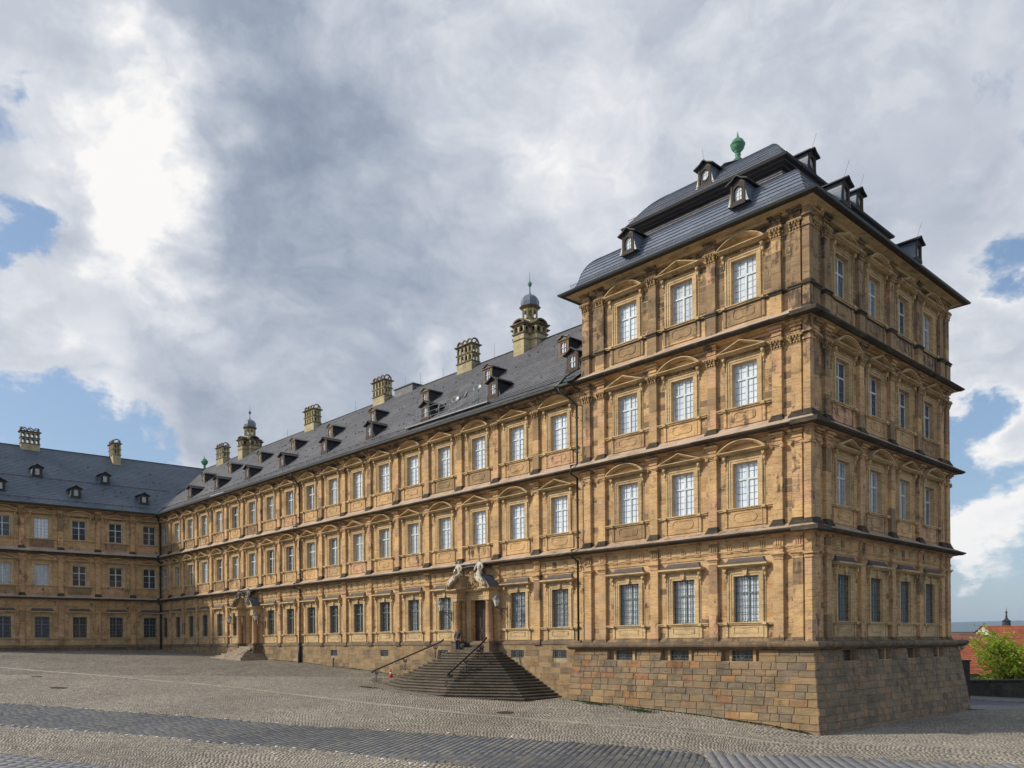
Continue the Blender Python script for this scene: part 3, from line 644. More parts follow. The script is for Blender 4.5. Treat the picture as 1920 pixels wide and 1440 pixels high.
def pediment_mesh(h, kind, dark=0):
    mb = MB(); zb = h + .46; W = 1.47; P_ = .50
    mb.box(-W + .10, W - .10, 0, P_ - .14, zb, zb + .05); mb.box(-W + .04, W - .04, 0, P_ - .05, zb + .05, zb + .09); mb.box(-W, W, 0, P_, zb + .09, zb + .135)
    z0 = zb + .135; H = .50
    if kind == 'tri':
        for a, b, p in ((0, .055, .50), (.055, .10, .43), (.10, .135, .36)):
            for sx in (-1, 1):
                s0, s1 = a, b
                mb.prism([(sx * (W - s0 * 2.6), z0), (0, z0 + H - s0 * 1.05), (0, z0 + H - s1 * 1.05), (sx * (W - s1 * 2.6), z0)][::sx], 0, p, 0)
        mb.prism([(-W + .36, z0), (W - .36, z0), (0, z0 + H - .14)], 0, .06, 0)
    else:
        H = .56; r = (W * W + H * H) / (2 * H); cz = z0 + H - r; a = math.asin(W / r)
        for d0, d1, p in ((0, .055, .50), (.055, .10, .43), (.10, .14, .36)):
            mb.arcband(0, cz, r - d1, r - d0, math.pi / 2 - a + d0 * .9, math.pi / 2 + a - d0 * .9, 0, p, 0, 12)
        pts = [(-W + .25, z0), (W - .25, z0)]; rr = r - .13; aa = math.asin((W - .25) / r)
        mb.prism([(-W + .25, z0)] + [(W - .25, z0)] + [((rr) * math.sin(t), cz + rr * math.cos(t)) for t in [aa * (1 - k / 5) for k in range(1, 10)]], 0, .06, 0)
    return mb.mesh('pediment', ['trim'])
def frieze_orn_mesh(h, shell, seed):
    mb = MB(); r = random.Random(seed); zc = h + .385; W = OPW + .22
    x = -W
    while x < W:
        if not (shell and abs(x) < .24):
            for q in range(2): mb.lump((x + r.uniform(-.01, .01), -.075, zc + r.uniform(-.055, .055)), (r.uniform(.035, .07), .075, r.uniform(.03, .06)), 0, 5)
        x += .10
    if shell:
        for k in range(9):
            a = math.pi * k / 8; mb.lump((.14 * math.cos(a), -.11, zc + .15 * math.sin(a) + .0), (.05, .07, .06), 0, 5)
        mb.lump((0, -.12, zc - .02), (.12, .09, .09), 0, 7)
        for sx in (-1, 1): mb.lump((sx * .24, -.09, zc - .08), (.06, .06, .04), 0, 5)
    return mb.mesh('carved_frieze', ['orn'])
def hood_mesh(h):
    mb = MB(); zb = h + .43; W = 1.45
    mb.box(-W + .14, W - .14, 0, .26, zb, zb + .05); mb.box(-W + .07, W - .07, 0, .37, zb + .05, zb + .11); mb.box(-W, W, 0, .47, zb + .11, zb + .20)
    n = 7; prof = []
    for k in range(n):                                                        # concave lead roof
        t = k / (n - 1); prof.append((W - .02 - .30 * (1 - (1 - t) ** 2.0) - .08 * t, .45 - .36 * (1 - (1 - t) ** 1.8), zb + .202 + .30 * t ** 1.25))
    prof.append((W - .36, .07, zb + .53))
    for k in range(len(prof) - 1):
        (a, d, z), (a2, d2, z2) = prof[k], prof[k + 1]
        mb.add([(-a, -d, z), (a, -d, z), (a2, -d2, z2), (-a2, -d2, z2)], [(0, 1, 2, 3)], 1)
        for sx in (-1, 1): mb.add([(sx * a, -d, z), (sx * a, 0, z), (sx * a2, 0, z2), (sx * a2, -d2, z2)], [(0, 1, 2, 3)], 1)
    a, d, z = prof[-1]; mb.add([(-a, -d, z), (a, -d, z), (a, 0, z), (-a, 0, z)], [(0, 1, 2, 3)], 1)
    mb.prism([(-.09, h + .02), (.09, h + .02), (.17, zb), (-.17, zb)], 0, .17)   # keystone
    for sx in (-1, 1): mb.prism([(sx * .17, h + .16), (sx * .62, h + .16), (sx * .62, zb - .0), (sx * .17, zb - .0)][::sx], 0, .085)
    return mb.mesh('hood', ['trim', 'lead'])
def grille_mesh(h, nv=9, nh=7, w=OPW, dd=-.13):
    mb = MB()
    for k in range(nv): x = -w + .05 + (2 * w - .1) * k / (nv - 1); mb.box(x - .011, x + .011, dd - .011, dd + .011, 0, h)
    for k in range(nh): z = h * (k + .5) / nh; mb.box(-w, w, dd + .011, dd + .026, z - .011, z + .011)
    return mb
def sill_mesh(fl):
    mb = MB(); mb.box(-1.70, 1.70, 0, .13, -.14, -.06); mb.box(-1.72, 1.72, 0, .19, -.06, 0); 
    for sx in (-1, 1): x0, x1 = sorted((sx * 1.05, sx * 1.28)); mb.box(x0, x1, 0, .235, -.14, .004)
    return mb.mesh('sill', ['trim'])
def apron_mesh(hgt, style, seed=0):
    """panel below the sill, hgt high, with its moulded cartouche"""
    mb = MB(); t = .022
    mb.box(-1.02, 1.02, 0, .055, -hgt, -.14)
    for sx in (-1, 1): x0, x1 = sorted((sx * 1.08, sx * 1.25)); mb.box(x0, x1, 0, .085, -hgt, -.14)
    z0, z1 = -hgt + .24, -.27; zc = (z0 + z1) / 2; hh = (z1 - z0) / 2; F = .055
    def ring(pts, r=.017):
        for i in range(len(pts)):
            a, b = Vector(pts[i]), Vector(pts[(i + 1) % len(pts)]); d = (b - a); 
            if d.length < 1e-6: continue
            d.normalize(); n = Vector((-d.y, d.x)) * r
            mb.prism([tuple(a - n), tuple(b - n), tuple(b + n), tuple(a + n)], F, F + .028)
    if style == 'rect': 
        ring([(-.72, z0), (.72, z0), (.72, z1), (-.72, z1)])
        mb.box(-.66, .66, F, F + .012, z0 + .05, z1 - .05)
    elif style == 'oval':
        pts = []
        for sx, a0 in ((1, -90), (-1, 90)):
            for k in range(7): a = R(a0 + 180 * k / 6); pts.append((sx * (.70 - hh) + hh * math.cos(a), zc + hh * math.sin(a)))
        ring(pts); 
    else:                                                                     # wavy baroque cartouche
        pts = []
        for k in range(28):
            a = 2 * math.pi * k / 28; x = .64 * math.copysign(abs(math.cos(a)) ** .55, math.cos(a)); zz = hh * math.copysign(abs(math.sin(a)) ** .6, math.sin(a))
            zz *= (.72 if abs(x) < .26 else 1.0); pts.append((x, zc + zz))
        ring(pts, .02)
    return mb.mesh('apron_panel', ['trim' if style == 'rect' else 'pil'])

SASH = {}
for fl, (a, b) in FL.items():
    h = b - a
    SASH[fl] = dict(h=h, sash=sash_mesh(h, 2, 4, 2, 'frame').mesh('window', ['frame', 'steel']), sash4=sash_mesh(h, 1, 2, 1, 'frame').mesh('window', ['frame', 'frame']), sash_g=sash_mesh(h, 2, 4, 2, 'frame').mesh('window', ['frame_grey', 'frame_grey']),
        sur=surround_mesh(h), con=console_mesh(h), tri=pediment_mesh(h, 'tri'), seg=pediment_mesh(h, 'seg'), sill=sill_mesh(fl),
        panes={k: pane_mesh(h, k) for k in ('glass_white', 'glass_mid', 'glass_dark', 'glass_half')},
        orn=[frieze_orn_mesh(h, False, 1), frieze_orn_mesh(h, True, 2)])
HOOD = hood_mesh(FL[1][1] - FL[1][0]); GRILLE = grille_mesh(FL[1][1] - FL[1][0]).mesh('grille', ['iron'])
APRON = {1: apron_mesh(.80, 'rect'), 2: apron_mesh(1.0, 'oval'), 3: apron_mesh(1.0, 'cart'), 4: apron_mesh(1.05, 'cart')}
def window(b, frame, x, fl, ped, pane, sash='sash', extra=True):
    S = SASH[fl]; z = FL[fl][0]
    o = part('window', S[sash if fl > 1 else ('sash_g')], b, *frame, x=x, z=z)
    sub('pane', S['panes'][pane], o); sub('surround', S['sur'], o); sub('sill', S['sill'], o); sub('apron_panel', APRON[fl], o)
    for sx in (-1, 1): sub('console', S['con'], o, loc=(sx * (OPW + .42), 0, 0))
    if fl == 1: sub('hood', HOOD, o); sub('grille', GRILLE, o)
    else:
        sub('pediment', S[ped], o)
        if fl > 2: sub('carved_frieze', S['orn'][1 if ped == 'seg' else 0], o)
    return o

# pilasters: shaft (stacked stones), base, capital and the stretch of entablature above it
PZ = {1: (.16, 4.17, 4.50, 5.44), 2: (6.22, 9.86, 10.12, 10.66), 3: (11.58, 14.98, 15.46, 16.12), 4: (18.12, 20.66, 21.30, 21.80)}
def pil_mesh(fl, w, proj, seed):
    mb = MB(); r = random.Random(seed); z0, z1 = PZ[fl][:2]; z = z0; h = w / 2
    cuts = [z0 + (z1 - z0) * t for t in sorted([0] + [r.uniform(.2, .4), r.uniform(.5, .75)] + [1])]
    for a, b_ in zip(cuts[:-1], cuts[1:]): mb.box(-h, h, 0, proj + r.uniform(-.004, .006), a + .006, b_ - .006, 0, r.random())
    mb.box(-h + .01, h - .01, 0, proj - .012, z0, z1, 1, .3)
    return mb.mesh('pilaster', ['pil', 'mortar'])
def pbase_mesh(fl, w, proj):
    mb = MB(); h = w / 2
    if fl == 1: mb.box(-h - .03, h + .03, 0, proj + .03, .02, .16, 0, .4); mb.box(-h - .08, h + .08, 0, proj + .09, -.14, .02, 0, .2)
    elif fl < 4:
        za = {2: 5.76, 3: 11.20}[fl]; zb = PZ[fl][0]; H = zb - za
        for a, b_, e in ((0, .42, .13), (.42, .6, .09), (.6, .78, .055), (.78, 1, .02)): mb.box(-h - e, h + e, 0, proj + e + .02, za + H * a, za + H * b_, 0, .3 * a)
    else:
        mb.box(-h - .06, h + .06, 0, proj + .07, 16.66, 17.72, 1, .35); mb.box(-h - .10, h + .10, 0, proj + .12, 17.72, 17.84, 0, .1); mb.box(-h - .13, h + .13, 0, proj + .17, 17.84, 17.91, 0, .1)
        for a, b_, e in ((17.91, 18.02, .06), (18.02, 18.12, .02)): mb.box(-h - e, h + e, 0, proj + e, a, b_, 2, .4)
        mb.box(-h - .10, h + .10, 0, proj + .12, 16.5, 16.66, 2, .4)
    return mb.mesh('pilaster_base', ['dark', 'pil', 'pil'] if fl > 1 else ['base'])
def cap_mesh(fl, w, proj):
    mb = MB(); h = w / 2; z0, z1 = PZ[fl][1], PZ[fl][2]
    if fl == 1:
        for a, b_, e in ((0, .12, .03), (.12, .45, .0), (.45, .65, .04), (.65, .8, .08), (.8, 1, .13)): mb.box(-h - e, h + e, 0, proj + e, z0 + (z1 - z0) * a, z0 + (z1 - z0) * b_, 0, .5)
    elif fl == 2:
        H = z1 - z0; mb.box(-h, h, 0, proj + .02, z0, z0 + H * .55, 0, .5); mb.box(-h - .09, h + .09, 0, proj + .10, z1 - H * .32, z1, 0, .5)
        for sx in (-1, 1):
            for rr, e in ((.105, .10), (.06, .125)):
                c = (sx * (h + .02), z0 + H * .40); mb.prism([(c[0] + rr * math.cos(R(a)), c[1] + rr * math.sin(R(a))) for a in range(0, 360, 40)], .03, proj + e, 0, .4)
        mb.prism([(-h, z0 + H * .55), (h, z0 + H * .55), (h * .6, z0 + H * .42), (-h * .6, z0 + H * .42)], 0, proj + .07, 0, .5)
    else:
        H = z1 - z0 - .08 if fl == 3 else z1 - z0 - .16
        mb.box(-h + .02, h - .02, 0, proj, z0, z0 + H, 0, .5)
        mb.box(-h - .03, h + .03, 0, proj + .02, z0 - .03, z0 + .02, 0, .5)
        for row, (zz, ex, nn) in enumerate(((.22, .035, 4), (.52, .07, 3), (.80, .12, 4))):
            for k in range(nn):
                x = -h + .04 + (2 * h - .08) * k / (nn - 1); mb.lump((x * (1 + ex), -(proj + ex), z0 + H * zz), (.06, .055, .085), 0, 5)
            for sx in (-1, 1): mb.lump((sx * (h + ex), -proj * .45, z0 + H * zz), (.05, .06, .085), 0, 5)
        for sx in (-1, 1): mb.lump((sx * (h + .09), -(proj + .10), z0 + H * .93), (.08, .08, .075), 0, 6)
        mb.box(-h - .12, h + .12, 0, proj + .13, z0 + H, z0 + H + .07, 0, .5)
        if fl == 4: mb.box(-h - .05, h + .05, 0, proj + .03, z0 + H + .07, z1, 0, .5)
    return mb.mesh('capital', ['orn' if fl > 2 else 'pil'])
def ent_mesh(fl, w, proj):
    mb = MB(); h = w / 2; z0, z1 = PZ[fl][2], PZ[fl][3]; H = z1 - z0
    if fl == 1:
        mb.box(-h, h, 0, proj, z0, z0 + .30, 0, .3); mb.box(-h - .03, h + .03, 0, proj + .04, z0 + .30, z0 + .35, 0, .3); mb.box(-h, h, 0, proj - .01, z0 + .35, z0 + .80, 0, .6)
        for k in (-1, 0, 1): mb.box(k * .12 - .035, k * .12 + .035, proj - .01, proj + .035, z0 + .37, z0 + .77, 0, .6)
        mb.box(-h + .06, h - .06, proj, proj + .05, z0 + .235, z0 + .28, 0, .3)
        mb.box(-h - .06, h + .06, 0, proj + .10, z0 + .80, z1, 0, .3)
    else:
        mb.box(-h, h, 0, proj, z0, z0 + H * .62, 0, .3); mb.box(-h - .03, h + .03, 0, proj + .05, z0 + H * .28, z0 + H * .36, 0, .3)
        mb.box(-h - .07, h + .07, 0, proj + .09, z0 + H * .62, z0 + H * .8, 0, .5); mb.box(-h - .14, h + .14, 0, proj + .2, z0 + H * .8, z1, 0, .5)
    return mb.mesh('entablature_block', ['pil'])
PILW = .54
PIL = {fl: dict(sh=[pil_mesh(fl, PILW, .20, 10 * fl + k) for k in range(4)], ba=pbase_mesh(fl, PILW, .20), ca=cap_mesh(fl, PILW, .20), en=ent_mesh(fl, PILW, .20)) for fl in (1, 2, 3, 4)}
def pilaster(b, frame, x, fl, d=0.0):
    o = part('pilaster', rnd.choice(PIL[fl]['sh']), b, *frame, x=x, d=d)
    sub('pilaster_base', PIL[fl]['ba'], o); sub('capital', PIL[fl]['ca'], o); sub('entablature_block', PIL[fl]['en'], o); return o

mb = MB(); mb.box(-.17, .17, .05, .062, 4.88, 5.25)
for q in (-1, 0, 1): mb.box(q * .12 - .035, q * .12 + .035, .062, .10, 4.90, 5.24)
mb.box(-.19, .19, .085, .12, 4.72, 4.775); mb.box(-.17, .17, .05, .10, 4.775, 4.88); TRI = mb.mesh('triglyph', ['pil'])
def triglyphs(b, frame, x0, x1, skip):
    n = max(1, round((x1 - x0) / .98)); 
    for k in range(n):
        x = x0 + (x1 - x0) * (k + .5) / n
        if any(abs(x - s_) < .45 for s_ in skip): continue
        part('triglyph', TRI, b, *frame, x=x)
CORN = {1: 5.65, 2: 10.95, 3: 16.37}
def cornices(b, path, levels, closed, eps=0.0):
    for L in levels:
        z = CORN[L]
        prof = [(.02, z - .32 + eps), (.12, z - .30 + eps), (.20, z - .23 + eps), (.42, z - .19 + eps), (.46, z - .17 + eps), (.02, z - .17 + eps)]
        part('bed_moulding', sweep(path, prof, closed).mesh('bed_moulding', ['pil']), b)
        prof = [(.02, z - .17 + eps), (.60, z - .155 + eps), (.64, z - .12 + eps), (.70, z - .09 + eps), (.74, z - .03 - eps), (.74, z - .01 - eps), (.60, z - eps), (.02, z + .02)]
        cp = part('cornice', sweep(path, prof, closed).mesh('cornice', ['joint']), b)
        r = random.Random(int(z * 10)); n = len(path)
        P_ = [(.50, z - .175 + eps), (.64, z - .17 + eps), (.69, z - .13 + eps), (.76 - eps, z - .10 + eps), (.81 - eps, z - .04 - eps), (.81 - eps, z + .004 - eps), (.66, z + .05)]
        for si in range(n if closed and b.name == 'x' else min(n - 1, 2)):
            A_, B_ = Vector(path[si]), Vector(path[si + 1]); d = (B_ - A_); Ln = d.length; d.normalize(); nn = Vector((d.y, -d.x)); x = 0.0
            outer0, outer1 = (closed and True), (closed and True)
            while x < Ln - .01:
                nx = x + r.uniform(.85, 1.5); nx = Ln if Ln - nx < .6 else nx
                mbs = MB(); m_ = len(P_)
                a_, c_ = x + .007, nx - .007
                ea = (lambda o: -o) if (x == 0 and closed) else (lambda o: 0); eb = (lambda o: o) if (nx == Ln and closed) else (lambda o: 0)
                if not closed and nx == Ln and b.name.startswith('rear'): eb = lambda o: -o
                if not closed and x == 0 and b.name.startswith('long'): ea = lambda o: o
                V1 = [A_ + d * (a_ + ea(o)) + nn * o for o, _ in P_]; V2 = [A_ + d * (c_ + eb(o)) + nn * o for o, _ in P_]; dz_ = r.uniform(-.006, .006)
                mbs.add([(v.x, v.y, q[1] + dz_) for v, q in zip(V1, P_)] + [(v.x, v.y, q[1] + dz_) for v, q in zip(V2, P_)], [(k, m_ + k, m_ + k + 1, k + 1) for k in range(m_ - 1)] + [tuple(range(m_)), tuple(range(2 * m_ - 1, m_ - 1, -1))], 0, r.random() + .001)
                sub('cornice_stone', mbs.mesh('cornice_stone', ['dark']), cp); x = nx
        top = {1: .36, 2: .52, 3: .50}[L]
        prof = [(.735 - eps, z + .014 - eps), (.04, z + top), (0.0, z + top)]
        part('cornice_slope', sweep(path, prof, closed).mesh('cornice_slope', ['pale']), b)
        if L == 1:
            part('architrave', sweep(path, [(0, 4.52), (.05, 4.52), (.05, 4.72), (.08, 4.72), (.08, 4.80), (.12, 4.80), (.12, 4.86), (0, 4.87)], closed).mesh('architrave', ['pil']), b)
            part('frieze', sweep(path, [(0, 4.87), (.05, 4.87), (.05, 5.27), (.12, 5.27), (.12, 5.34), (0, 5.345)], closed).mesh('frieze', ['trim']), b)
        else:
            part('architrave', sweep(path, [(0, z - .74), (.04, z - .74), (.04, z - .55), (.09, z - .53), (.09, z - .48), (0, z - .47)], closed).mesh('architrave', ['pil']), b)

def wall_stones(b, frame, wins, lo, hi, floors, indiv, edges, proud=.012, matname='block', seed=3, skipf1=()):
    """ashlar between window surrounds and pilasters; the nearest `indiv` stones are parts of their own"""
    r = random.Random(seed); rects = []; jt = .021 if matname == 'block' else .009
    ZR = {1: (.16, 4.5), 2: (6.05, 10.2), 3: (11.5, 15.6), 4: (17.92, 20.75)}
    for fl in floors:
        za, zb = ZR[fl]; nc = round((zb - za) / .37); ch = (zb - za) / nc
        sill, top = FL[fl]
        for k in range(nc):
            z0 = za + k * ch; z1 = z0 + ch
            for (a, c) in edges:
                zs0 = z0
                for wx in wins:
                    if not (a < wx < c): continue
                    if z1 < sill - .16: segs = [(a, wx - 1.27), (wx + 1.27, c)]
                    elif z0 > top + 1.10: segs = [(a, c)]
                    elif z0 > top + .45: segs = []
                    else: segs = [(a, wx - OPW - .43), (wx + OPW + .43, c)]
                    if fl == 1 and wx in skipf1: segs = [(a, c)] if z0 > 4 else []
                    for p, q in segs:
                        L = q - p
                        if L < .12: continue
                        n = max(1, round(L / .75)); cut = [p] + sorted(p + L * (i + r.uniform(-.25, .25)) / n for i in range(1, n)) + [q]
                        if n == 1 and L > .5 and r.random() < .35: cut = [p, p + L * r.uniform(.35, .65), q]
                        for i in range(len(cut) - 1): rects.append((cut[i] + jt, cut[i + 1] - jt, z0 + jt, z1 - jt))
                if not any(a < wx < c for wx in wins): rects.append((a + jt, c - jt, z0 + jt, z1 - jt))
    rects.sort(key=lambda q: -indiv[1](q)) if indiv[0] else None
    n = indiv[0]
    for q in rects[:n]:
        mb = MB(); mb.box(q[0], q[1], 0, proud + r.uniform(-.005, .008), q[2], q[3], 0, r.random() + 1e-3, back=False); sub('ashlar_block', mb.mesh('ashlar_block', [matname]), b)
    mb = MB()
    for q in rects[n:]: mb.box(q[0], q[1], 0, proud + r.uniform(-.005, .006), q[2], q[3], 0, r.random() + 1e-3, back=False)
    if rects[n:]: sub('ashlar', mb.mesh('ashlar', [matname]), b, kind='stuff')

F_MAIN = ((0, 0, 0), 0.0); F_RIGHT = ((0, 0, 0), R(90)); LROT = R(90) - .0529; F_LEFT = ((-86.29, 0, 0), LROT)
W1, W2 = 15.13, 18.76
# =================================================================== corner pavilion
pav = building('corner_pavilion', (-7.56, 9.38, -4.6), 'four storey sandstone corner pavilion with bell shaped slate roof and green ball finial', 'palace pavilion')
PW = [-11.5, -7.56, -3.57]; PP_ = [-14.66, -13.47, -9.50, -5.50, -1.60, -.52]
RW = [3.74, 7.72, 11.72, 15.5]; RP = [.52, 1.72, 5.68, 9.68, 13.66, 17.25, 18.24]
def holes_for(wins, floors, skip=()): return [(x - OPW, x + OPW, FL[f][0], FL[f][1]) for x in wins for f in floors if not (f == 1 and x in skip)]
wl = part('wall', wall_holes(-W1, 0, -.14, 22.0, holes_for(PW, (1, 2, 3, 4))).mesh('wall', ['mortar']), pav, *F_MAIN)
wr = part('wall', wall_holes(0, W2, -.14, 22.0, holes_for(RW, (1, 2, 3, 4))).mesh('wall', ['mortar']), pav, *F_RIGHT)
mb = MB(); mb.add([(-W1, 0, -1), (-W1, W2, -1), (-W1, W2, 22), (-W1, 0, 22)], [(0, 1, 2, 3)], 0, .3); mb.add([(0, W2, -5), (-W1, W2, -5), (-W1, W2, 22), (0, W2, 22)], [(0, 1, 2, 3)], 0, .3)
part('wall', mb.mesh('wall', ['wall']), pav)
def edges_between(pils, lo, hi):
    e = []; L = [lo] + [p for p in pils] + [hi]
    ps = sorted(pils); cur = lo
    for p in ps:
        if p - .285 - cur > .1: e.append((cur + .0, p - .285))
        cur = p + .285
    if hi - cur > .1: e.append((cur, hi))
    return e
wall_stones(wl, F_MAIN, PW, -W1, 0, (1, 2, 3, 4), (150, lambda q: q[0] + q[2] * 1.5), edges_between(PP_, -W1, 0), seed=5)
wall_stones(wr, F_RIGHT, RW, 0, W2, (1, 2, 3, 4), (140, lambda q: -q[0] + q[2] * .5), edges_between(RP, 0, W2), seed=6)
kinds = ['seg', 'tri']
for fl in (1, 2, 3, 4):
    for i, x in enumerate(PW): window(pav, F_MAIN, x, fl, kinds[(i + (fl == 3)) % 2], 'glass_white')
    for i, x in enumerate(RW): window(pav, F_RIGHT, x, fl, kinds[(i + 1 + (fl == 3)) % 2], rnd.choice(['glass_half', 'glass_mid', 'glass_dark']) if fl > 1 else 'glass_mid')
    for x in PP_: pilaster(pav, F_MAIN, x, fl)
    for x in RP: pilaster(pav, F_RIGHT, x, fl)
# corner pier between the two facades
mb = MB()
for k in range(19):
    za = -.14 + k * 1.16; zb = min(za + 1.15, 21.9); mb.wbox(-.12, .26, -.26, .12, za, zb, 0, rnd.random())
for z, e in ((4.17, .07), (4.35, .12), (9.9, .08), (15.05, .07), (15.4, .12), (20.7, .07), (21.2, .12)): mb.wbox(-.12, .26 + e, -.26 - e, .12, z, z + .1, 0, .4)
for z in (5.76, 5.95, 11.2, 11.38, 16.62, 17.8): mb.wbox(-.12, .26 + (.12 if z in (5.76, 11.2, 17.8) else .08), -.26 - (.12 if z in (5.76, 11.2, 17.8) else .08), .12, z, z + .18, 1, .4)
part('corner_pier', mb.mesh('corner_pier', ['pil', 'dark']), pav)
loop = [(-W1, 0), (0, 0), (0, W2), (-W1, W2)]
cornices(pav, loop, (1, 2, 3), True)
triglyphs(pav, F_MAIN, -W1 + .1, -.1, PP_); triglyphs(pav, F_RIGHT, .1, W2 - .1, RP)
# small extra projection of the cornices round the corner pier
for L in (1, 2, 3):
    z = CORN[L]; mb = MB(); mb.wbox(-.5, .93, -.93, .5, z - .185, z + .03); part('cornice_corner', mb.mesh('cornice_corner', ['dark']), pav)
# string course / ressaut on top floor, eaves cornice
part('architrave', sweep(loop, [(0, 21.32), (.05, 21.32), (.05, 21.48), (.10, 21.5), (.10, 21.56), (0, 21.57)], True).mesh('architrave', ['pil']), pav)
part('eaves_cornice', sweep(loop, [(0, 21.62), (.22, 21.66), (.30, 21.76), (.42, 21.80), (.52, 21.84), (.70, 21.87), (.72, 21.9), (0, 21.91)], True).mesh('eaves_cornice', ['trim']), pav)
part('pedestal_moulding', sweep(loop, [(0, 17.78), (.05, 17.79), (.10, 17.84), (.13, 17.885), (0, 17.89)], True).mesh('pedestal_moulding', ['dark']), pav)
part('base_moulding', sweep(loop, [(.20, -.13), (.18, .02), (.08, .10), (.03, .15), (0, .155)], True).mesh('base_moulding', ['base']), pav)
# plinth with battered walls
bat = lambda z: .42 + max(0, (-.45 - z)) * .136
nich_m = [(x - 1.12, x + 1.12, -1.08, -.50, -.12) for x in (-11.72, -7.72, -3.70)]
nich_r = [(x - .95, x + .80, -1.08, -.50, -.12) for x in (3.55, 7.75, 11.8, 15.6)]
def fr(z): return bat(z) - .02
xe = []
pm = wall_holes(-W1 - .42, .42, -4.9, -.44, nich_m, dfun=fr).mesh('plinth', ['joint'])
# slanted ends: move the outer columns of vertices with the batter
for me_, xa, xb in ((pm, -W1 - .42, .42),):
    for v in me_.vertices:
        if abs(v.co.x - xa) < 1e-4: v.co.x = -W1 - fr(v.co.z)
        if abs(v.co.x - xb) < 1e-4: v.co.x = fr(v.co.z)
plm = part('plinth', pm, pav, *F_MAIN)
pr = wall_holes(-.42, W2 + .42, -4.9, -.44, nich_r, dfun=fr).mesh('plinth', ['joint'])
for v in pr.vertices:
    if abs(v.co.x + .42) < 1e-4: v.co.x = -fr(v.co.z)
    if abs(v.co.x - W2 - .42) < 1e-4: v.co.x = W2 + fr(v.co.z)
plr = part('plinth', pr, pav, *F_RIGHT)
mb = MB(); mb.add([(-W1 - .42, 0, -.44), (-W1 - .42, -.42, -.44), (-W1 - 1.0, -1.0, -4.9), (-W1 - 1.0, 0, -4.9)], [(0, 1, 2, 3)], 0, .5)
mb.add([(-2, W2 + .42, -.44), (.42, W2 + .42, -.44), (1.0, W2 + 1.0, -4.9), (-2, W2 + 1.0, -4.9)], [(0, 1, 2, 3)], 0, .5); part('plinth_return', mb.mesh('plinth_return', ['plinth_side']), pav)
def batter_stones(parent, wx, x0, x1, ztop, holes, groundf, mname, n_ind, seed, rank, wmin=.5, wmax=1.15, ch=.375):
    r = random.Random(seed); L = []; z1 = ztop; row = 0
    while z1 > -4.9:
        c = ch * r.uniform(.88, 1.1) if row > 1 else .325
        z0 = z1 - c; xa = -bat(z1) if x0 is None else x0 - (bat(z1) if x0 < 0 and wx == 'm' else 0); xb = x1 + bat(z1)
        x = xa
        while x < xb - .01:
            ww = r.uniform(wmin, wmax); nx = x + ww
            if xb - nx < .3: nx = xb
            segs = [(x, nx)]
            for h in holes:
                if z0 < h[3] - .02 and z1 > h[2] + .02:
                    out = []
                    for a, b_ in segs:
                        if b_ <= h[0] or a >= h[1]: out.append((a, b_)); continue
                        if a < h[0] - .1: out.append((a, h[0]))
                        if b_ > h[1] + .1: out.append((h[1], b_))
                    segs = out
            for a, b_ in segs:
                gl = groundf((a + b_) / 2)
                if z1 > gl - .1: L.append((a, b_, z0, z1))
            x = nx
        z1 = z0; row += 1
    L.sort(key=rank)
    def one(mb, q):
        a, b_, z0, z1 = q; j = .009; pr_ = .014 + r.uniform(-.010, .022); d0, d1 = bat(z0 + j), bat(z1 - j)
        A0 = a + j; B0 = b_ - j; A1 = A0; B1 = B0
        if b_ >= x1 + bat(z1) - .02: B0, B1 = x1 + d0 - .0, x1 + d1
        if x0 is None and a <= -bat(z1) + .02: A0, A1 = -d0, -d1
        e = .012
        vs = [(A0, -d0 + .02, z0 + j), (B0, -d0 + .02, z0 + j), (B1, -d1 + .02, z1 - j), (A1, -d1 + .02, z1 - j), (A0 + e, -d0 - pr_, z0 + j + e), (B0 - e, -d0 - pr_, z0 + j + e), (B1 - e, -d1 - pr_, z1 - j - e), (A1 + e, -d1 - pr_, z1 - j - e)]
        mb.add(vs, [(4, 5, 6, 7), (0, 4, 7, 3), (1, 2, 6, 5), (3, 7, 6, 2), (0, 1, 5, 4)], 0, r.random() + 1e-3)
    for q in L[:n_ind]:
        mb = MB(); one(mb, q); sub('stone', mb.mesh('stone', [mname]), parent)
    mb = MB()
    for q in L[n_ind:]: one(mb, q)
    if L[n_ind:]: sub('stonework', mb.mesh('stonework', [mname]), parent, kind='stuff')
    return len(L)
# far clusters of redder stones as in the photograph come from each stone's own random tone
n1 = batter_stones(plm, 'm', -W1, 0.0, -.46, nich_m, lambda x: gz(x, -1), 'plinth', 160, 11, lambda q: -(q[1]), .5, 1.15)
n2 = batter_stones(plr, 'r', None, W2, -.46, nich_r, lambda y: gz(1, y), 'plinth_side', 135, 12, lambda q: q[0], .45, 1.0)
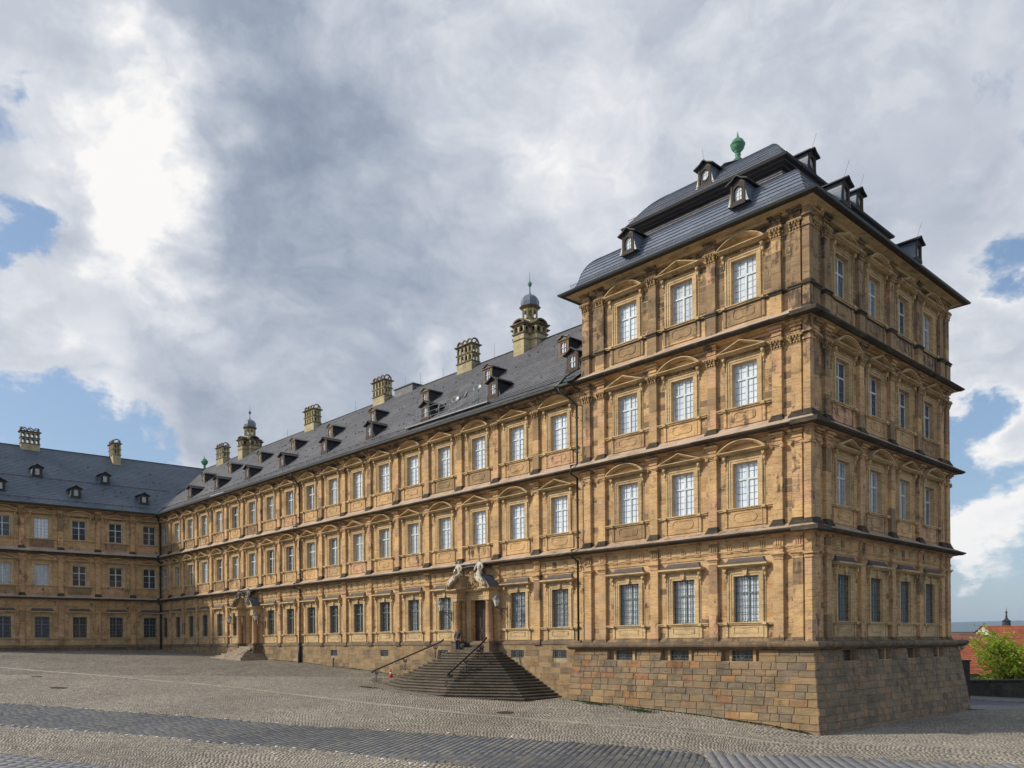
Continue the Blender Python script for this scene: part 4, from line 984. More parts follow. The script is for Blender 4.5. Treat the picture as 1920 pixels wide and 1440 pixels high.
# coping of the plinth, stone by stone
def coping(parent, x0, x1, seed, reach):
    r = random.Random(seed); x = x0
    while x < x1 - .01:
        nx = min(x1, x + r.uniform(1.0, 1.9)); nx = x1 if x1 - nx < .5 else nx
        mb = MB(); P_ = [(0, -.02), (.80, -.05), (.88, -.10), (.90, -.2), (.87, -.30), (.74, -.40), (.60, -.455), (.35, -.46)]
        sv = r.random() + .001; n = len(P_); a, b_ = x + .006, nx - .006; sh = r.uniform(-.008, .008)
        A = [(a, -(o + sh), z) for o, z in P_]; B = [(b_, -(o + sh), z) for o, z in P_]
        if abs(x - x0) < 1e-6 and seed == 2: A = [(-o, -o, z) for o, z in P_]
        if abs(nx - x1) < 1e-6 and seed == 1: B = [(o, -o, z) for o, z in P_]
        if abs(nx - x1) < 1e-6 and seed == 2: B = [(W2 + o, -o, z) for o, z in P_]
        mb.add(A + B, [(i, n + i, n + i + 1, i + 1) for i in range(n - 1)] + [tuple(range(n)), tuple(range(2 * n - 1, n - 1, -1))], 0, sv)
        sub('coping_stone', mb.mesh('coping_stone', ['base']), parent); x = nx
coping(plm, -W1 - .75, 0.0, 1, 0); coping(plr, 0.0, W2, 2, 0)
def cellar(parent, xc, w, h, zb, depth, dbl=False):
    mb = MB(); fr_ = .06
    mb.box(xc - w / 2, xc + w / 2, depth - .03, depth, zb, zb + h, 0)
    o = sub('cellar_window', mb.mesh('cellar_window', ['glass_dark']), parent)
    mb = MB(); g = depth + .12
    for k in range(6): x = xc - w / 2 + w * (k + .5) / 6; mb.box(x - .008, x + .008, g, g + .02, zb, zb + h)
    for k in range(3): z = zb + h * (k + .5) / 3; mb.box(xc - w / 2, xc + w / 2, g + .02, g + .035, z - .008, z + .008)
    for k in range(10):
        a0, a1 = 2 * math.pi * k / 10, 2 * math.pi * (k + 1) / 10; mb.prism([(xc + .11 * math.cos(a0), zb + h / 2 + .11 * math.sin(a0)), (xc + .14 * math.cos(a0), zb + h / 2 + .14 * math.sin(a0)), (xc + .14 * math.cos(a1), zb + h / 2 + .14 * math.sin(a1)), (xc + .11 * math.cos(a1), zb + h / 2 + .11 * math.sin(a1))], g + .035, g + .05)
    sub('cellar_grille', mb.mesh('cellar_grille', ['grille_grey']), parent)
for h in nich_m:
    cellar(plm, (h[0] + h[1]) / 2 + .05, 1.5, .52, -1.04, .16)
    mb = MB(); mb.box(h[0], h[1], -.02, .12, -1.08, -.5, 0, .4); mb.box(h[0] + .38, h[0] + .52, .12, .30, -1.08, -.5, 0, .7); mb.box(h[1] - .42, h[1] - .25, .12, .34, -1.08, -.5, 0, .2); sub('jamb', mb.mesh('jamb', ['block']), plm)
for h in nich_r:
    cellar(plr, h[0] + .50, .8, .52, -1.04, .10)
    mb = MB(); mb.box(h[0], h[1], -.1, .06, -1.08, -.5, 0, .4); mb.box(h[0] + 1.0, h[0] + 1.2, .06, .40, -1.08, -.5, 0, .7); sub('jamb', mb.mesh('jamb', ['block']), plr)

# --- pavilion roof: lofted bell profile in slate courses
def lo1(i): return -1.0 * max(0, min(1, (i + 1.0) / 1.5))
def lo2(i): return -1.05
def loft(prof, m, name, W=W1, D_=W2, lo=lo1):
    mb = MB()
    def ring(i, z): return [(-W + i + lo(i), i, z), (-i, i, z), (-i, D_ - i, z), (-W + i + lo(i), D_ - i, z)]
    for (i0, z0), (i1, z1) in zip(prof[:-1], prof[1:]):
        a, b_ = ring(i0, z0), ring(i1, z1); o = len(mb.v)
        mb.add(a + b_, [(k, (k + 1) % 4, 4 + (k + 1) % 4, 4 + k) for k in range(4)], 0)
    return mb.mesh(name, [m])
def courses(pts, step=.30, lip=.05):
    """turn a smooth profile into overlapping slate courses"""
    P_ = [Vector(p) for p in pts]; L = [0]
    for a, b_ in zip(P_[:-1], P_[1:]): L.append(L[-1] + (b_ - a).length)
    def at(s_):
        for k in range(len(L) - 1):
            if s_ <= L[k + 1] + 1e-9: t = (s_ - L[k]) / (L[k + 1] - L[k]); return P_[k].lerp(P_[k + 1], t), (P_[k + 1] - P_[k]).normalized()
        return P_[-1], (P_[-1] - P_[-2]).normalized()
    n = max(1, round(L[-1] / step)); out = []
    for k in range(n):
        p0, d0 = at(L[-1] * k / n); p1, d1 = at(L[-1] * (k + 1) / n)
        nrm0 = Vector((-d0.y, d0.x)); out.append(tuple(p0 + nrm0 * lip)); nrm1 = Vector((-d1.y, d1.x)); out.append(tuple(p1 + nrm1 * .004))
    return out
def spline(pts, n=5):
    out = []
    for i in range(len(pts) - 1):
        p0, p1, p2, p3 = [Vector(pts[max(0, min(len(pts) - 1, i + k))]) for k in (-1, 0, 1, 2)]
        for k in range(n):
            t = k / n; out.append(tuple(.5 * ((2 * p1) + (p2 - p0) * t + (2 * p0 - 5 * p1 + 4 * p2 - p3) * t * t + (3 * p1 - p0 - 3 * p2 + p3) * t ** 3)))
    out.append(tuple(pts[-1])); return out
T1 = spline([(-1.02, 22.02), (-.5, 22.24), (-.05, 22.52), (.27, 22.98), (.50, 23.55), (.78, 24.10), (1.15, 24.48), (1.65, 24.76), (2.4, 24.95)])
T2 = spline([(2.5, 26.5), (2.8, 26.86), (3.2, 27.38), (3.65, 27.9), (4.15, 28.34), (4.7, 28.68), (5.2, 28.84)])
rf = part('roof', loft(courses(T1, .27), 'slate', 'roof'), pav)
sub('upper_roof', loft(courses(T2, .27) + [(5.25, 28.85), (6.0, 28.9), (7.0, 28.95)], 'slate', 'upper_roof', lo=lo2), rf)
sub('roof_skirt', loft(courses(spline([(2.2, 24.93), (2.5, 25.12), (2.8, 25.45), (2.98, 25.95)]), .2), 'slate_wing', 'roof_skirt', lo=lo2), rf)
sub('roof_neck', loft([(2.98, 25.9), (2.98, 26.05), (2.80, 26.08), (2.78, 26.16), (2.58, 26.20), (2.56, 26.30), (2.36, 26.36), (2.32, 26.48), (2.55, 26.54)], 'slate_dark', 'roof_neck', lo=lo2), rf)
mb = MB(); mb.wbox(-W1 - .95, .95, -.95, W2 + .95, 21.915, 21.955); sub('eaves_soffit', mb.mesh('eaves_soffit', ['wood_dark']), rf)
def gutter_mesh(path, off, z, m, closed=True):
    return sweep(path, [(off - .10, z - .04), (off - .04, z - .12), (off + .06, z - .10), (off + .10, z), (off + .07, z + .01), (off + .02, z - .05), (off - .06, z - .02)], closed).mesh('gutter', [m])
part('gutter', gutter_mesh(loop, 1.02, 22.02, 'gutter'), pav)
# hips: dark rolls along the edges
for prof, lof in ((T1, lo1), (T2, lo2)):
    mb = MB()
    for cx_, cy_, sx, sy in ((0, 0, -1, 1), (-W1, 0, 1, 1), (0, W2, -1, -1)):
        mb = MB(); mb.tube([(cx_ + sx * i + (lof(i) if cx_ else 0), cy_ + sy * i, z + .03) for i, z in prof], .035, 6); sub('hip_roll', mb.mesh('hip_roll', ['slate_dark']), rf)
# snow guards
def snow_guard(b, pts0, d, n, up, m='steel', pitch=.13, h=.24, gap=.25, seg=2.0, outn=(0, 0), parentf=sub, name='snow_guard'):
    mb = MB(); p0 = Vector(pts0); d = Vector(d); L = n; k = 0.0
    while k < L - .1:
        a = p0 + d * (k + .04); e = p0 + d * min(L, k + seg - .04); u = Vector(up)
        mb.tube([a, e], .018, 4, sm=False); mb.tube([a + u * h, e + u * h], .02, 4, sm=False); mb.tube([a + u * h * .5, e + u * h * .5], .008, 4, sm=False)
        q = 0.0; ln = (e - a).length
        while q <= ln: mb.tube([a + d * q, a + d * q + u * h], .012, 3, sm=False); q += pitch
        mb.tube([a + Vector((-outn[0] * .25, -outn[1] * .25, h * 1.0)), a + u * h], .012, 3, sm=False); k += seg
    return parentf(name, mb.mesh(name, [m]), b)
snow_guard(rf, (-W1 - .6, -.40, 22.34), (1, 0, 0), W1 + 1.0, (0, -.35, .93), 'snow', h=.28)
snow_guard(rf, (.40, -.3, 22.34), (0, 1, 0), W2 + .6, (.35, 0, .93), 'snow', h=.28)
snow_guard(rf, (-W1 + 1.7, 2.62, 26.70), (1, 0, 0), W1 - 4.5, (0, -.2, .98), 'snow', h=.24)
# lightning rods
def rod(x, y, z, h=.9, tilt=(.1, 0)):
    mb = MB(); mb.tube([(x, y, z), (x + tilt[0], y + tilt[1], z + h)], .012, 4); return mb
mb = MB()
# --- dormers of the pavilion: arched opening, curved slate cheeks, small gabled hood
def pav_dormer_meshes(w=.92, h=1.15, roundwin=False, dep=1.9):
    hw = w / 2; o = {}
    mb = MB(); r_ = .27; cz = .66
    n = 14; outer = [(-hw, 0), (hw, 0), (hw, h), (0, h + .2), (-hw, h)]
    # front as ring of quads round the opening
    if roundwin: ins = [(.28 * math.cos(2 * math.pi * k / n - math.pi / 2), .62 + .33 * math.sin(2 * math.pi * k / n - math.pi / 2)) for k in range(n)]
    else: ins = [(-.25, .16), (-.12, .16), (.0, .16), (.12, .16), (.25, .16), (.25, .4), (.25, .66)] + [(.25 * math.cos(R(a)), .66 + .27 * math.sin(R(a))) for a in (35, 70, 90, 110, 145)] + [(-.25, .66), (-.25, .4)]
    n = len(ins); cxx, czz = 0, .6; outs = []
    for x, z in ins:
        dx_, dz_ = x - cxx, z - czz; t = 1e9
        if abs(dx_) > 1e-6: t = min(t, hw / abs(dx_))
        if dz_ > 0: t = min(t, (h + .05 - czz) / dz_)
        if dz_ < 0: t = min(t, czz / -dz_)
        outs.append((cxx + dx_ * t, czz + dz_ * t))
    for dd in (0.0,):
        vs = [(x, 0, z) for x, z in ins] + [(x, 0, z) for x, z in outs] + [(x, .14, z) for x, z in ins]
        fs = [(i, (i + 1) % n, n + (i + 1) % n, n + i) for i in range(n)] + [(i, 2 * n + i, 2 * n + (i + 1) % n, (i + 1) % n) for i in range(n)]; mb.add(vs, fs, 0)
    for i in range(n):      # raised ring round the opening
        a, b_ = ins[i], ins[(i + 1) % n]; k1 = 1.16; mb.prism([(a[0], a[1]), (b_[0], b_[1]), (b_[0] * k1, .6 + (b_[1] - .6) * k1), (a[0] * k1, .6 + (a[1] - .6) * k1)], 0, .035)
    mb.box(-hw, -hw + .12, -.02, .04, 0, h); mb.box(hw - .12, hw, -.02, .04, 0, h); mb.box(-hw - .02, hw + .02, -.02, .06, -.10, .08)
    o['front'] = mb.mesh('dormer', ['wood_dark'])
    mb = MB(); mb.box(-.3, .3, -.12, -.10, .1, 1.0); o['pane'] = mb.mesh('pane', ['glass_white'])
    mb = MB(); mb.box(-.018, .018, -.10, -.07, .16, .95); mb.box(-.27, .27, -.10, -.07, .42, .455); mb.box(-.27, .27, -.10, -.07, .68, .71); o['bars'] = mb.mesh('glazing_bars', ['frame'])
    mb = MB()
    for sx in (-1, 1):      # cheeks flare out at the foot
        nn = 6
        for k in range(nn):
            z0, z1 = h * k / nn, h * (k + 1) / nn; f0, f1 = .20 * (1 - k / nn) ** 2.2, .20 * (1 - (k + 1) / nn) ** 2.2; x0, x1 = sx * (hw + f0 + .015), sx * (hw + f1 + .002)
            mb.add([(x0, 0, z0), (x0, dep, z0), (x1, dep, z1), (x1, 0, z1)], [(0, 1, 2, 3)])
            mb.add([(sx * hw, 0, z0), (x0, 0, z0), (x1, 0, z1), (sx * hw, 0, z1)], [(0, 1, 2, 3)])
    o['cheek'] = mb.mesh('dormer_cheek', ['slate'])
    mb = MB(); ov = .17; T = [(-hw - ov - .06, h - .03), (-hw * .62, h + .14), (-hw * .22, h + .29), (0, h + .33), (hw * .22, h + .29), (hw * .62, h + .14), (hw + ov + .06, h - .03)]
    for a, b_ in zip(T[:-1], T[1:]): mb.prism([(a[0], a[1]), (b_[0], b_[1]), (b_[0], b_[1] + .07), (a[0], a[1] + .07)], -dep, .20)
    mb.prism([(-hw, h - .02), (hw, h - .02), (0, h + .30)], -dep + .1, -.005)
    o['roof'] = mb.mesh('dormer_roof', ['slate_dark'])
    return o
PD1 = pav_dormer_meshes(w=.86, h=1.08); PD2 = pav_dormer_meshes(roundwin=True, dep=2.2, w=.88, h=1.08)
def place_dormer(b, S, loc, rot):
    bl = BASE[b.name]; o = bpy.data.objects.new('dormer', S['front']); COL.objects.link(o); o.parent = b
    o.location = (loc[0] - bl[0], loc[1] - bl[1], loc[2] - bl[2]); o.rotation_euler = (0, 0, rot)
    for nm, k in (('pane', 'pane'), ('glazing_bars', 'bars'), ('dormer_cheek', 'cheek'), ('dormer_roof', 'roof')): sub(nm, S[k], o)
    return o
for x in (-11.4, -3.9): place_dormer(pav, PD1, (x, .02, 23.42), 0)
place_dormer(pav, PD2, (-7.92, 2.95, 27.10), 0)
for y in (4.36, 14.2): place_dormer(pav, PD1, (-.02, y, 23.42), R(90))
for y in (6.3, 12.5): place_dormer(pav, PD2, (-2.9, y, 26.98), R(90))
mb = MB(); mb.lathe([(1.5, 28.9), (.9, 29.05), (.5, 29.3), (.3, 29.62)], -7.55, 6.0, 8, sm=False); o_ = part('finial_base', mb.mesh('finial_base', ['slate']), pav)
rods = MB()
for x, y, z, tx in ((-7.9, 2.9, 28.5, -.15), (-2.9, 6.3, 28.4, .3), (-.1, 4.36, 24.9, .3), (-2.9, 12.5, 28.4, .3), (-.1, 14.2, 24.9, .3)): rods.tube([(x, y, z), (x + tx, y, z + .8)], .008, 4)
sub('lightning_rods', rods.mesh('lightning_rods', ['iron']), rf, kind='stuff')
# copper ball finial
def finial_mesh(r, skirt=True):
    mb = MB(); 
    P_ = [(r * .75, -r * .75), (r * .6, -r * .6), (r * .32, -r * .2), (r * .42, 0), (r * .42, r * .18), (r * .24, r * .26), (r * .24, r * .40), (r * .45, r * .46), (r * .42, r * .56)]
    for k in range(1, 10):
        a = -math.pi / 2 + math.pi * k / 10; P_.append((r * math.cos(a) * 1.0, r * 1.48 + r * math.sin(a)))
        if k == 5: P_ += [(r * 1.05, r * 1.50), (r * 1.05, r * 1.62), (r * .97, r * 1.64)]
    P_ += [(r * .26, r * 2.52), (r * .16, r * 2.75), (r * .13, r * 2.85), (.005, r * 3.55)]
    mb.lathe(P_, n=20); return mb
fo = part('finial', finial_mesh(.42).mesh('finial', ['copper']), pav, ((-7.55, 6.0, 29.95), 0), 0) if False else None
o = bpy.data.objects.new('finial', finial_mesh(.43).mesh('finial', ['copper'])); COL.objects.link(o); o.parent = pav; bl = BASE[pav.name]; o.location = (-7.55 - bl[0], 6.0 - bl[1], 29.92 - bl[2])

# =================================================================== long wing and rear wing
KS = .83; RIDGE = 9.3
wing = building('long_wing', (-50.7, 6, -3.0), 'long three storey sandstone palace wing with grey slate roof running left from the corner pavilion')
rear = building('rear_wing', (-92, -8, -.5), 'shaded sandstone palace wing with dark blue slate roof closing the square at the left')
WW = [-17.22 - 4 * i for i in range(18)]; WP = [-19.22 - 4 * i for i in range(17)]
LWs = [-1.46, -5.38, -9.43, -13.39, -17.27, -21.2]; LP = [-3.5, -7.45, -11.45, -15.43, -19.3]
PX1, PX2 = -25.22, -61.22                                       # portal axes
xe0, xe1 = -86.29, -W1
skipw = (WW[2], WW[11])
dho = [(PX1 - 1.0, PX1 + 1.0, -.14, 3.12, .5), (PX2 - .95, PX2 + .95, -.14, 3.0, .5)]
ww = part('wall', wall_holes(xe0, xe1, -.14, 16.3, holes_for(WW, (1, 2, 3), skipw) + dho).mesh('wall', ['wall']), wing, *F_MAIN)
LX0 = -23.2
wlw = part('wall', wall_holes(LX0, 0, -.14, 16.3, holes_for(LWs, (1, 2, 3))).mesh('wall', ['wall']), rear, *F_LEFT)
wall_stones(ww, F_MAIN, WW, xe0, xe1, (1, 2, 3), (280, lambda q: q[0]), edges_between(WP, xe0, xe1), proud=.008, matname='wall', seed=8, skipf1=skipw)
wall_stones(wlw, F_LEFT, LWs, LX0, 0, (1, 2, 3), (0, None), edges_between(LP, LX0, 0), proud=.008, matname='wall', seed=9)
for fl in (1, 2, 3):
    for i, x in enumerate(WW):
        if fl == 1 and i in (2, 11): continue
        near = i < 5
        if fl == 1: pn = ['glass_mid', 'glass_mid', '', 'glass_half', 'glass_half'][i] if i < 5 else 'glass_dark'
        elif i < 4: pn = 'glass_white'
        elif i < 7: pn = rnd.choice(['glass_white', 'glass_mid']) if fl == 3 else rnd.choice(['glass_mid', 'glass_half'])
        else: pn = rnd.choice(['glass_half', 'glass_dark', 'glass_half', 'glass_mid', 'glass_dark'])
        window(wing, F_MAIN, x, fl, kinds[(i + (1 if fl == 2 else 0)) % 2], pn, 'sash' if i < 7 else 'sash4')
    for i, x in enumerate(LWs):
        pn = 'glass_white' if (fl == 3 and i == 3) else ('glass_mid' if (fl == 2 and i >= 3) else 'glass_dark')
        window(rear, F_LEFT, x, fl, kinds[(i + (1 if fl == 2 else 0)) % 2], pn, 'sash' if (fl == 3 and i == 3) else 'sash4')
    for i, x in enumerate(WP): pilaster(wing, F_MAIN, x, fl)
    for x in LP: pilaster(rear, F_LEFT, x, fl)
lc, ls = math.cos(LROT), math.sin(LROT)
lend = (-86.29 + lc * LX0, ls * LX0)
# the wing's mouldings sit 3 cm inside the pavilion's so that their ends disappear into it
cornices(wing, [(-86.29, 0), (-W1 - .25, 0)], (1, 2), False, eps=.03)
cornices(rear, [lend, (-86.29, 0)], (1, 2), False, eps=.0)
triglyphs(wing, F_MAIN, xe0 + .2, xe1 - .1, WP); triglyphs(rear, F_LEFT, LX0, 0, LP)
for b, pth, cp in ((wing, [(-86.29, 0), (-W1 - .25, 0)], 0), (rear, [lend, (-86.29, 0)], 0)):
    part('architrave', sweep(pth, [(0, 15.62), (.05, 15.62), (.05, 15.78), (.10, 15.8), (.10, 15.86), (0, 15.87)]).mesh('architrave', ['pil']), b)
    part('eaves_cornice', sweep(pth, [(0, 15.90), (.22, 15.94), (.30, 16.02), (.46, 16.06), (.66, 16.12), (.70, 16.19), (0, 16.2)]).mesh('eaves_cornice', ['pil']), b)
    part('base_moulding', sweep(pth, [(.10, -.13), (.20, -.12), (.18, .02), (.08, .10), (.03, .15), (0, .155)]).mesh('base_moulding', ['base']), b)
# plinths
wn = [(-17.2 - .62, -17.2 + .62, -1.02, -.50, .05), (-21.2 - .62, -21.2 + .62, -1.02, -.50, .05), (-29.4 - .6, -29.4 + .6, -1.02, -.50, .05), (-37.2 - .55, -37.2 + .55, -1.02, -.50, .05), (-45.1 - .55, -45.1 + .55, -1.02, -.50, .05), (-45.32, -45.08, -1.95, -1.2, .2)]
bat_p = bat; bat = lambda z: .14
pw = part('plinth', wall_holes(xe0, xe1, -4.2, -.13, wn, dfun=lambda z: .12).mesh('plinth', ['joint']), wing, *F_MAIN)
def wing_stones():
    r = random.Random(21); L = []; z1 = -.14; row = 0
    while z1 > -4.0:
        c = .36 if row == 0 else r.uniform(.30, .42); z0 = z1 - c; x = xe1
        while x > xe0 + .1:
            nx = max(xe0, x - r.uniform(.5, 1.25)); segs = [(nx, x)]
            for h in wn:
                if z0 < h[3] - .02 and z1 > h[2] + .02:
                    out = []
                    for a, b_ in segs:
                        if b_ <= h[0] or a >= h[1]: out.append((a, b_)); continue
                        if a < h[0] - .08: out.append((a, h[0]))
                        if b_ > h[1] + .08: out.append((h[1], b_))
                    segs = out
            for a, b_ in segs:
                m = (a + b_) / 2
                if z1 < gz(m, 0) - .05 or (abs(m - PX1) < 2.2) or (abs(m - PX1) < 8 and z1 < -.62 - (abs(m - PX1) - 2.6) / .347 * .178 - .2): continue
                L.append((a, b_, z0, z1))
            x = nx
        z1 = z0; row += 1
    L.sort(key=lambda q: -q[1])
    def one(mb, q): mb.box(q[0] + .008, q[1] - .008, .12, .135 + r.uniform(-.003, .012), q[2] + .008, q[3] - .008, 0, r.random() + .001, back=False)
    for q in L[:280]: mb = MB(); one(mb, q); sub('stone', mb.mesh('stone', ['plinth_wing']), pw)
    mb = MB(); [one(mb, q) for q in L[280:]]; sub('stonework', mb.mesh('stonework', ['plinth_wing']), pw, kind='stuff')
M['plinth_wing'] = stone('tan plinth ashlar', [(0, (0.264, 0.192, 0.112)), (.2, (0.320, 0.232, 0.128)), (.4, (0.216, 0.160, 0.104)), (.55, (0.344, 0.248, 0.140)), (.7, (0.176, 0.136, 0.096)), (.85, (0.304, 0.192, 0.096)), (1, (0.288, 0.216, 0.132))], dirt=.5, dirtlo=.57, bump=.5)
wing_stones()
for h in wn[:5]:
    cellar(pw, (h[0] + h[1]) / 2, h[1] - h[0] - .04, .50, -1.01, -.04)
mb = MB(); mb.box(-45.30, -45.10, -.05, .02, -1.95, -1.2); sub('slot_darkness', mb.mesh('slot_darkness', ['iron']), pw)  # black panel that stands for the darkness inside the narrow slot
pl2 = part('plinth', wall_holes(LX0, 0, -1.6, -.13, [], dfun=lambda z: .12).mesh('plinth', ['joint']), rear, *F_LEFT)
mb = MB(); r_ = random.Random(5)
for z0, z1 in ((-.42, -.14), (-.80, -.43)):
    x = LX0
    while x < -.2: nx = min(0, x + r_.uniform(.8, 1.6)); mb.box(x + .01, nx - .01, .12, .14 + r_.uniform(0, .02), z0, z1, 0, r_.random() + .001, back=False); x = nx
sub('stonework', mb.mesh('stonework', ['base']), pl2, kind='stuff')
# roofs: slate courses between valley and pavilion / beyond the frame
def wing_roof(xa, xb, valley_left, name, m, step=.34):
    """local frame: x along, y inwards; valley_left: slopes end on x = -86.29 - y (world) else x = y (local)"""
    mb = MB(); L = math.hypot(RIDGE + 1.0, KS * (RIDGE + 1.0)); n = round(L / step); nx_, nz_ = -KS / math.hypot(1, KS), 1 / math.hypot(1, KS)
    for k in range(n):
        t0, t1 = k / n, (k + 1) / n; y0, y1 = -1 + t0 * (RIDGE + 1), -1 + t1 * (RIDGE + 1)
        y0l, y1l = y0 + nx_ * .03, y1 + nx_ * .004; z0, z1 = 16.3 + KS * (y0 + 1) + nz_ * .03, 16.3 + KS * (y1 + 1) + nz_ * .004
        if t0 < .08: z0 += (.08 - t0) * 1.2; z1 += max(0, .08 - t1) * 1.2        # slight bell cast at the eaves
        if valley_left: X0, X1 = xa - y0, xa - y1; mb.add([(X0, y0l, z0), (xb, y0l, z0), (xb, y1l, z1), (X1, y1l, z1)], [(0, 1, 2, 3)], 0, 0)
        else: mb.add([(xa, y0l, z0), (xb + y0, y0l, z0), (xb + y1, y1l, z1), (xa, y1l, z1)], [(0, 1, 2, 3)], 0, 0)
        q0, q1 = mb.v[-2], mb.v[-1]
        if k < n - 1:
            y2, z2 = y1 + nx_ * .03, 16.3 + KS * (y1 + 1) + nz_ * .03
            if t1 < .08: z2 += (.08 - t1) * 1.2
            mb.add([(q1[0], q1[1], q1[2]), (q0[0], q0[1], q0[2]), (q0[0], y2, z2), (q1[0], y2, z2)], [(0, 1, 2, 3)], 0, 0)
    zr = 16.3 + KS * (RIDGE + 1)
    if valley_left: mb.add([(xa - RIDGE, RIDGE, zr), (xb, RIDGE, zr), (xb, 19, 16.3), (xa - RIDGE, 19, 16.3)], [(0, 1, 2, 3)])
    else: mb.add([(xa, RIDGE, zr), (xb + RIDGE, RIDGE, zr), (xb + RIDGE, 19, 16.3), (xa, 19, 16.3)], [(0, 1, 2, 3)])
    return mb.mesh(name, [m])
rfw = part('roof', wing_roof(-86.29, -W1, True, 'roof', 'slate_wing'), wing)
rfl = part('roof', wing_roof(LX0, 0, False, 'roof', 'slate_rear'), rear, *F_LEFT)
ZR_ = 16.3 + KS * (RIDGE + 1)
mb = MB(); mb.tube([(-86.29 - RIDGE, RIDGE, ZR_ + .02), (-W1, RIDGE, ZR_ + .02)], .07, 6); sub('ridge', mb.mesh('ridge', ['slate_dark']), rfw)
mb = MB(); mb.tube([(LX0, RIDGE, ZR_ + .02), (RIDGE, RIDGE, ZR_ + .02)], .07, 6); sub('ridge', mb.mesh('ridge', ['slate_dark']), rfl)
mb = MB(); v0_, v1_ = Vector((-85.29, -1, 16.3)), Vector((-86.29 - RIDGE, RIDGE, ZR_)); side = Vector((.7, .7, 0)) * .42
mb.add([tuple(v0_ - side + Vector((0, 0, .10))), tuple(v0_ + Vector((0, 0, .13))), tuple(v1_ + Vector((0, 0, .13))), tuple(v1_ - side + Vector((0, 0, .10)))], [(0, 1, 2, 3)])
for sgn in (1, -1):
    off = Vector((sgn * .38, 0, .35 * 0 + .36)) if sgn > 0 else Vector((0, -.38 * 1, 0.0))
mb = MB(); up = Vector((0, 0, .09))
a0, a1 = v0_ + Vector((.45, 0, 0)) + up, v1_ + Vector((.45, 0, 0)) + up; b0, b1 = v0_ + Vector((0, -.45, 0)) + up, v1_ + Vector((0, -.45, 0)) + up
mb.add([tuple(a0), tuple(v0_ + up), tuple(v1_ + up), tuple(a1)], [(0, 1, 2, 3)]); mb.add([tuple(v0_ + up), tuple(b0), tuple(b1), tuple(v1_ + up)], [(0, 1, 2, 3)])
sub('valley_flashing', mb.mesh('valley_flashing', ['leadblue']), rfw)
mb = MB(); mb.wbox(-86, -W1 - .2, -.95, .0, 16.205, 16.25); sub('eaves_soffit', mb.mesh('eaves_soffit', ['wood_dark']), rfw)
mb = MB(); mb.wbox(LX0, 0, -.95, .0, 16.205, 16.25); sub('eaves_soffit', mb.mesh('eaves_soffit', ['wood_dark']), rfl)
part('gutter', gutter_mesh([(-86.29, 0), (-W1 - .3, 0)], 1.04, 16.32, 'gutter_grey', False), wing)
part('gutter', gutter_mesh([lend, (-86.29, 0)], 1.04, 16.32, 'gutter', False), rear)
def snowline(b, a, e, up, m, pitch, h):
    mb = MB(); a = Vector(a); e = Vector(e); d = (e - a); L = d.length; d.normalize(); n = int(L / pitch)
    for k in range(n):
        p = a + d * (pitch * (k + .5)); mb.tube([p, p + Vector(up) * h], .022, 3, sm=False); 
        q = p + Vector((up[0] * -1.6, up[1] * -1.6, .10)); mb.tube([p + Vector(up) * h, q], .015, 3, sm=False)
    mb.tube([a + Vector(up) * h * .55, e + Vector(up) * h * .55], .016, 3, sm=False); mb.tube([a + Vector(up) * h * .9, e + Vector(up) * h * .9], .016, 3, sm=False)
    sub('snow_guard', mb.mesh('snow_guard', [m]), b)
snowline(rfw, (-84.5, -.4, 16.9), (-30, -.4, 16.9), (0, -.25, .97), 'slate_dark', 1.2, .20)
snow_guard(rfw, (-28, -.42, 16.86), (1, 0, 0), 12.6, (0, -.25, .97), 'gutter', h=.22)
snowline(rfl, (LX0, -.4, 16.9), (-1.5, -.4, 16.9), (0, -.25, .97), 'slate_dark', 1.0, .22)
snowline(rfl, (LX0, 3.3, 19.98), (2.0, 3.3, 19.98), (0, -.25, .97), 'slate_dark', 1.0, .16)
# small step hooks scattered over the slates
mb = MB(); r_ = random.Random(3)
for k in range(150): x = r_.uniform(-84, -17); y = r_.choice([1.2, 2.8, 5.0, 6.6, 8.0]) + r_.uniform(-.05, .05); z = 16.3 + KS * (y + 1); mb.box(x - .05, x + .05, -y - .02, -y + .05, z, z + .10)
sub('roof_hooks', mb.mesh('roof_hooks', ['slate_dark']), rfw, kind='stuff')
mb = MB()
for k in range(40): x = r_.uniform(LX0, 2); y = r_.choice([1.6, 2.4, 5.0, 6.6]) + r_.uniform(-.05, .05); z = 16.3 + KS * (y + 1); mb.box(x - .05, x + .05, -y - .02, -y + .05, z, z + .10)
sub('roof_hooks', mb.mesh('roof_hooks', ['slate_dark']), rfl, kind='stuff')

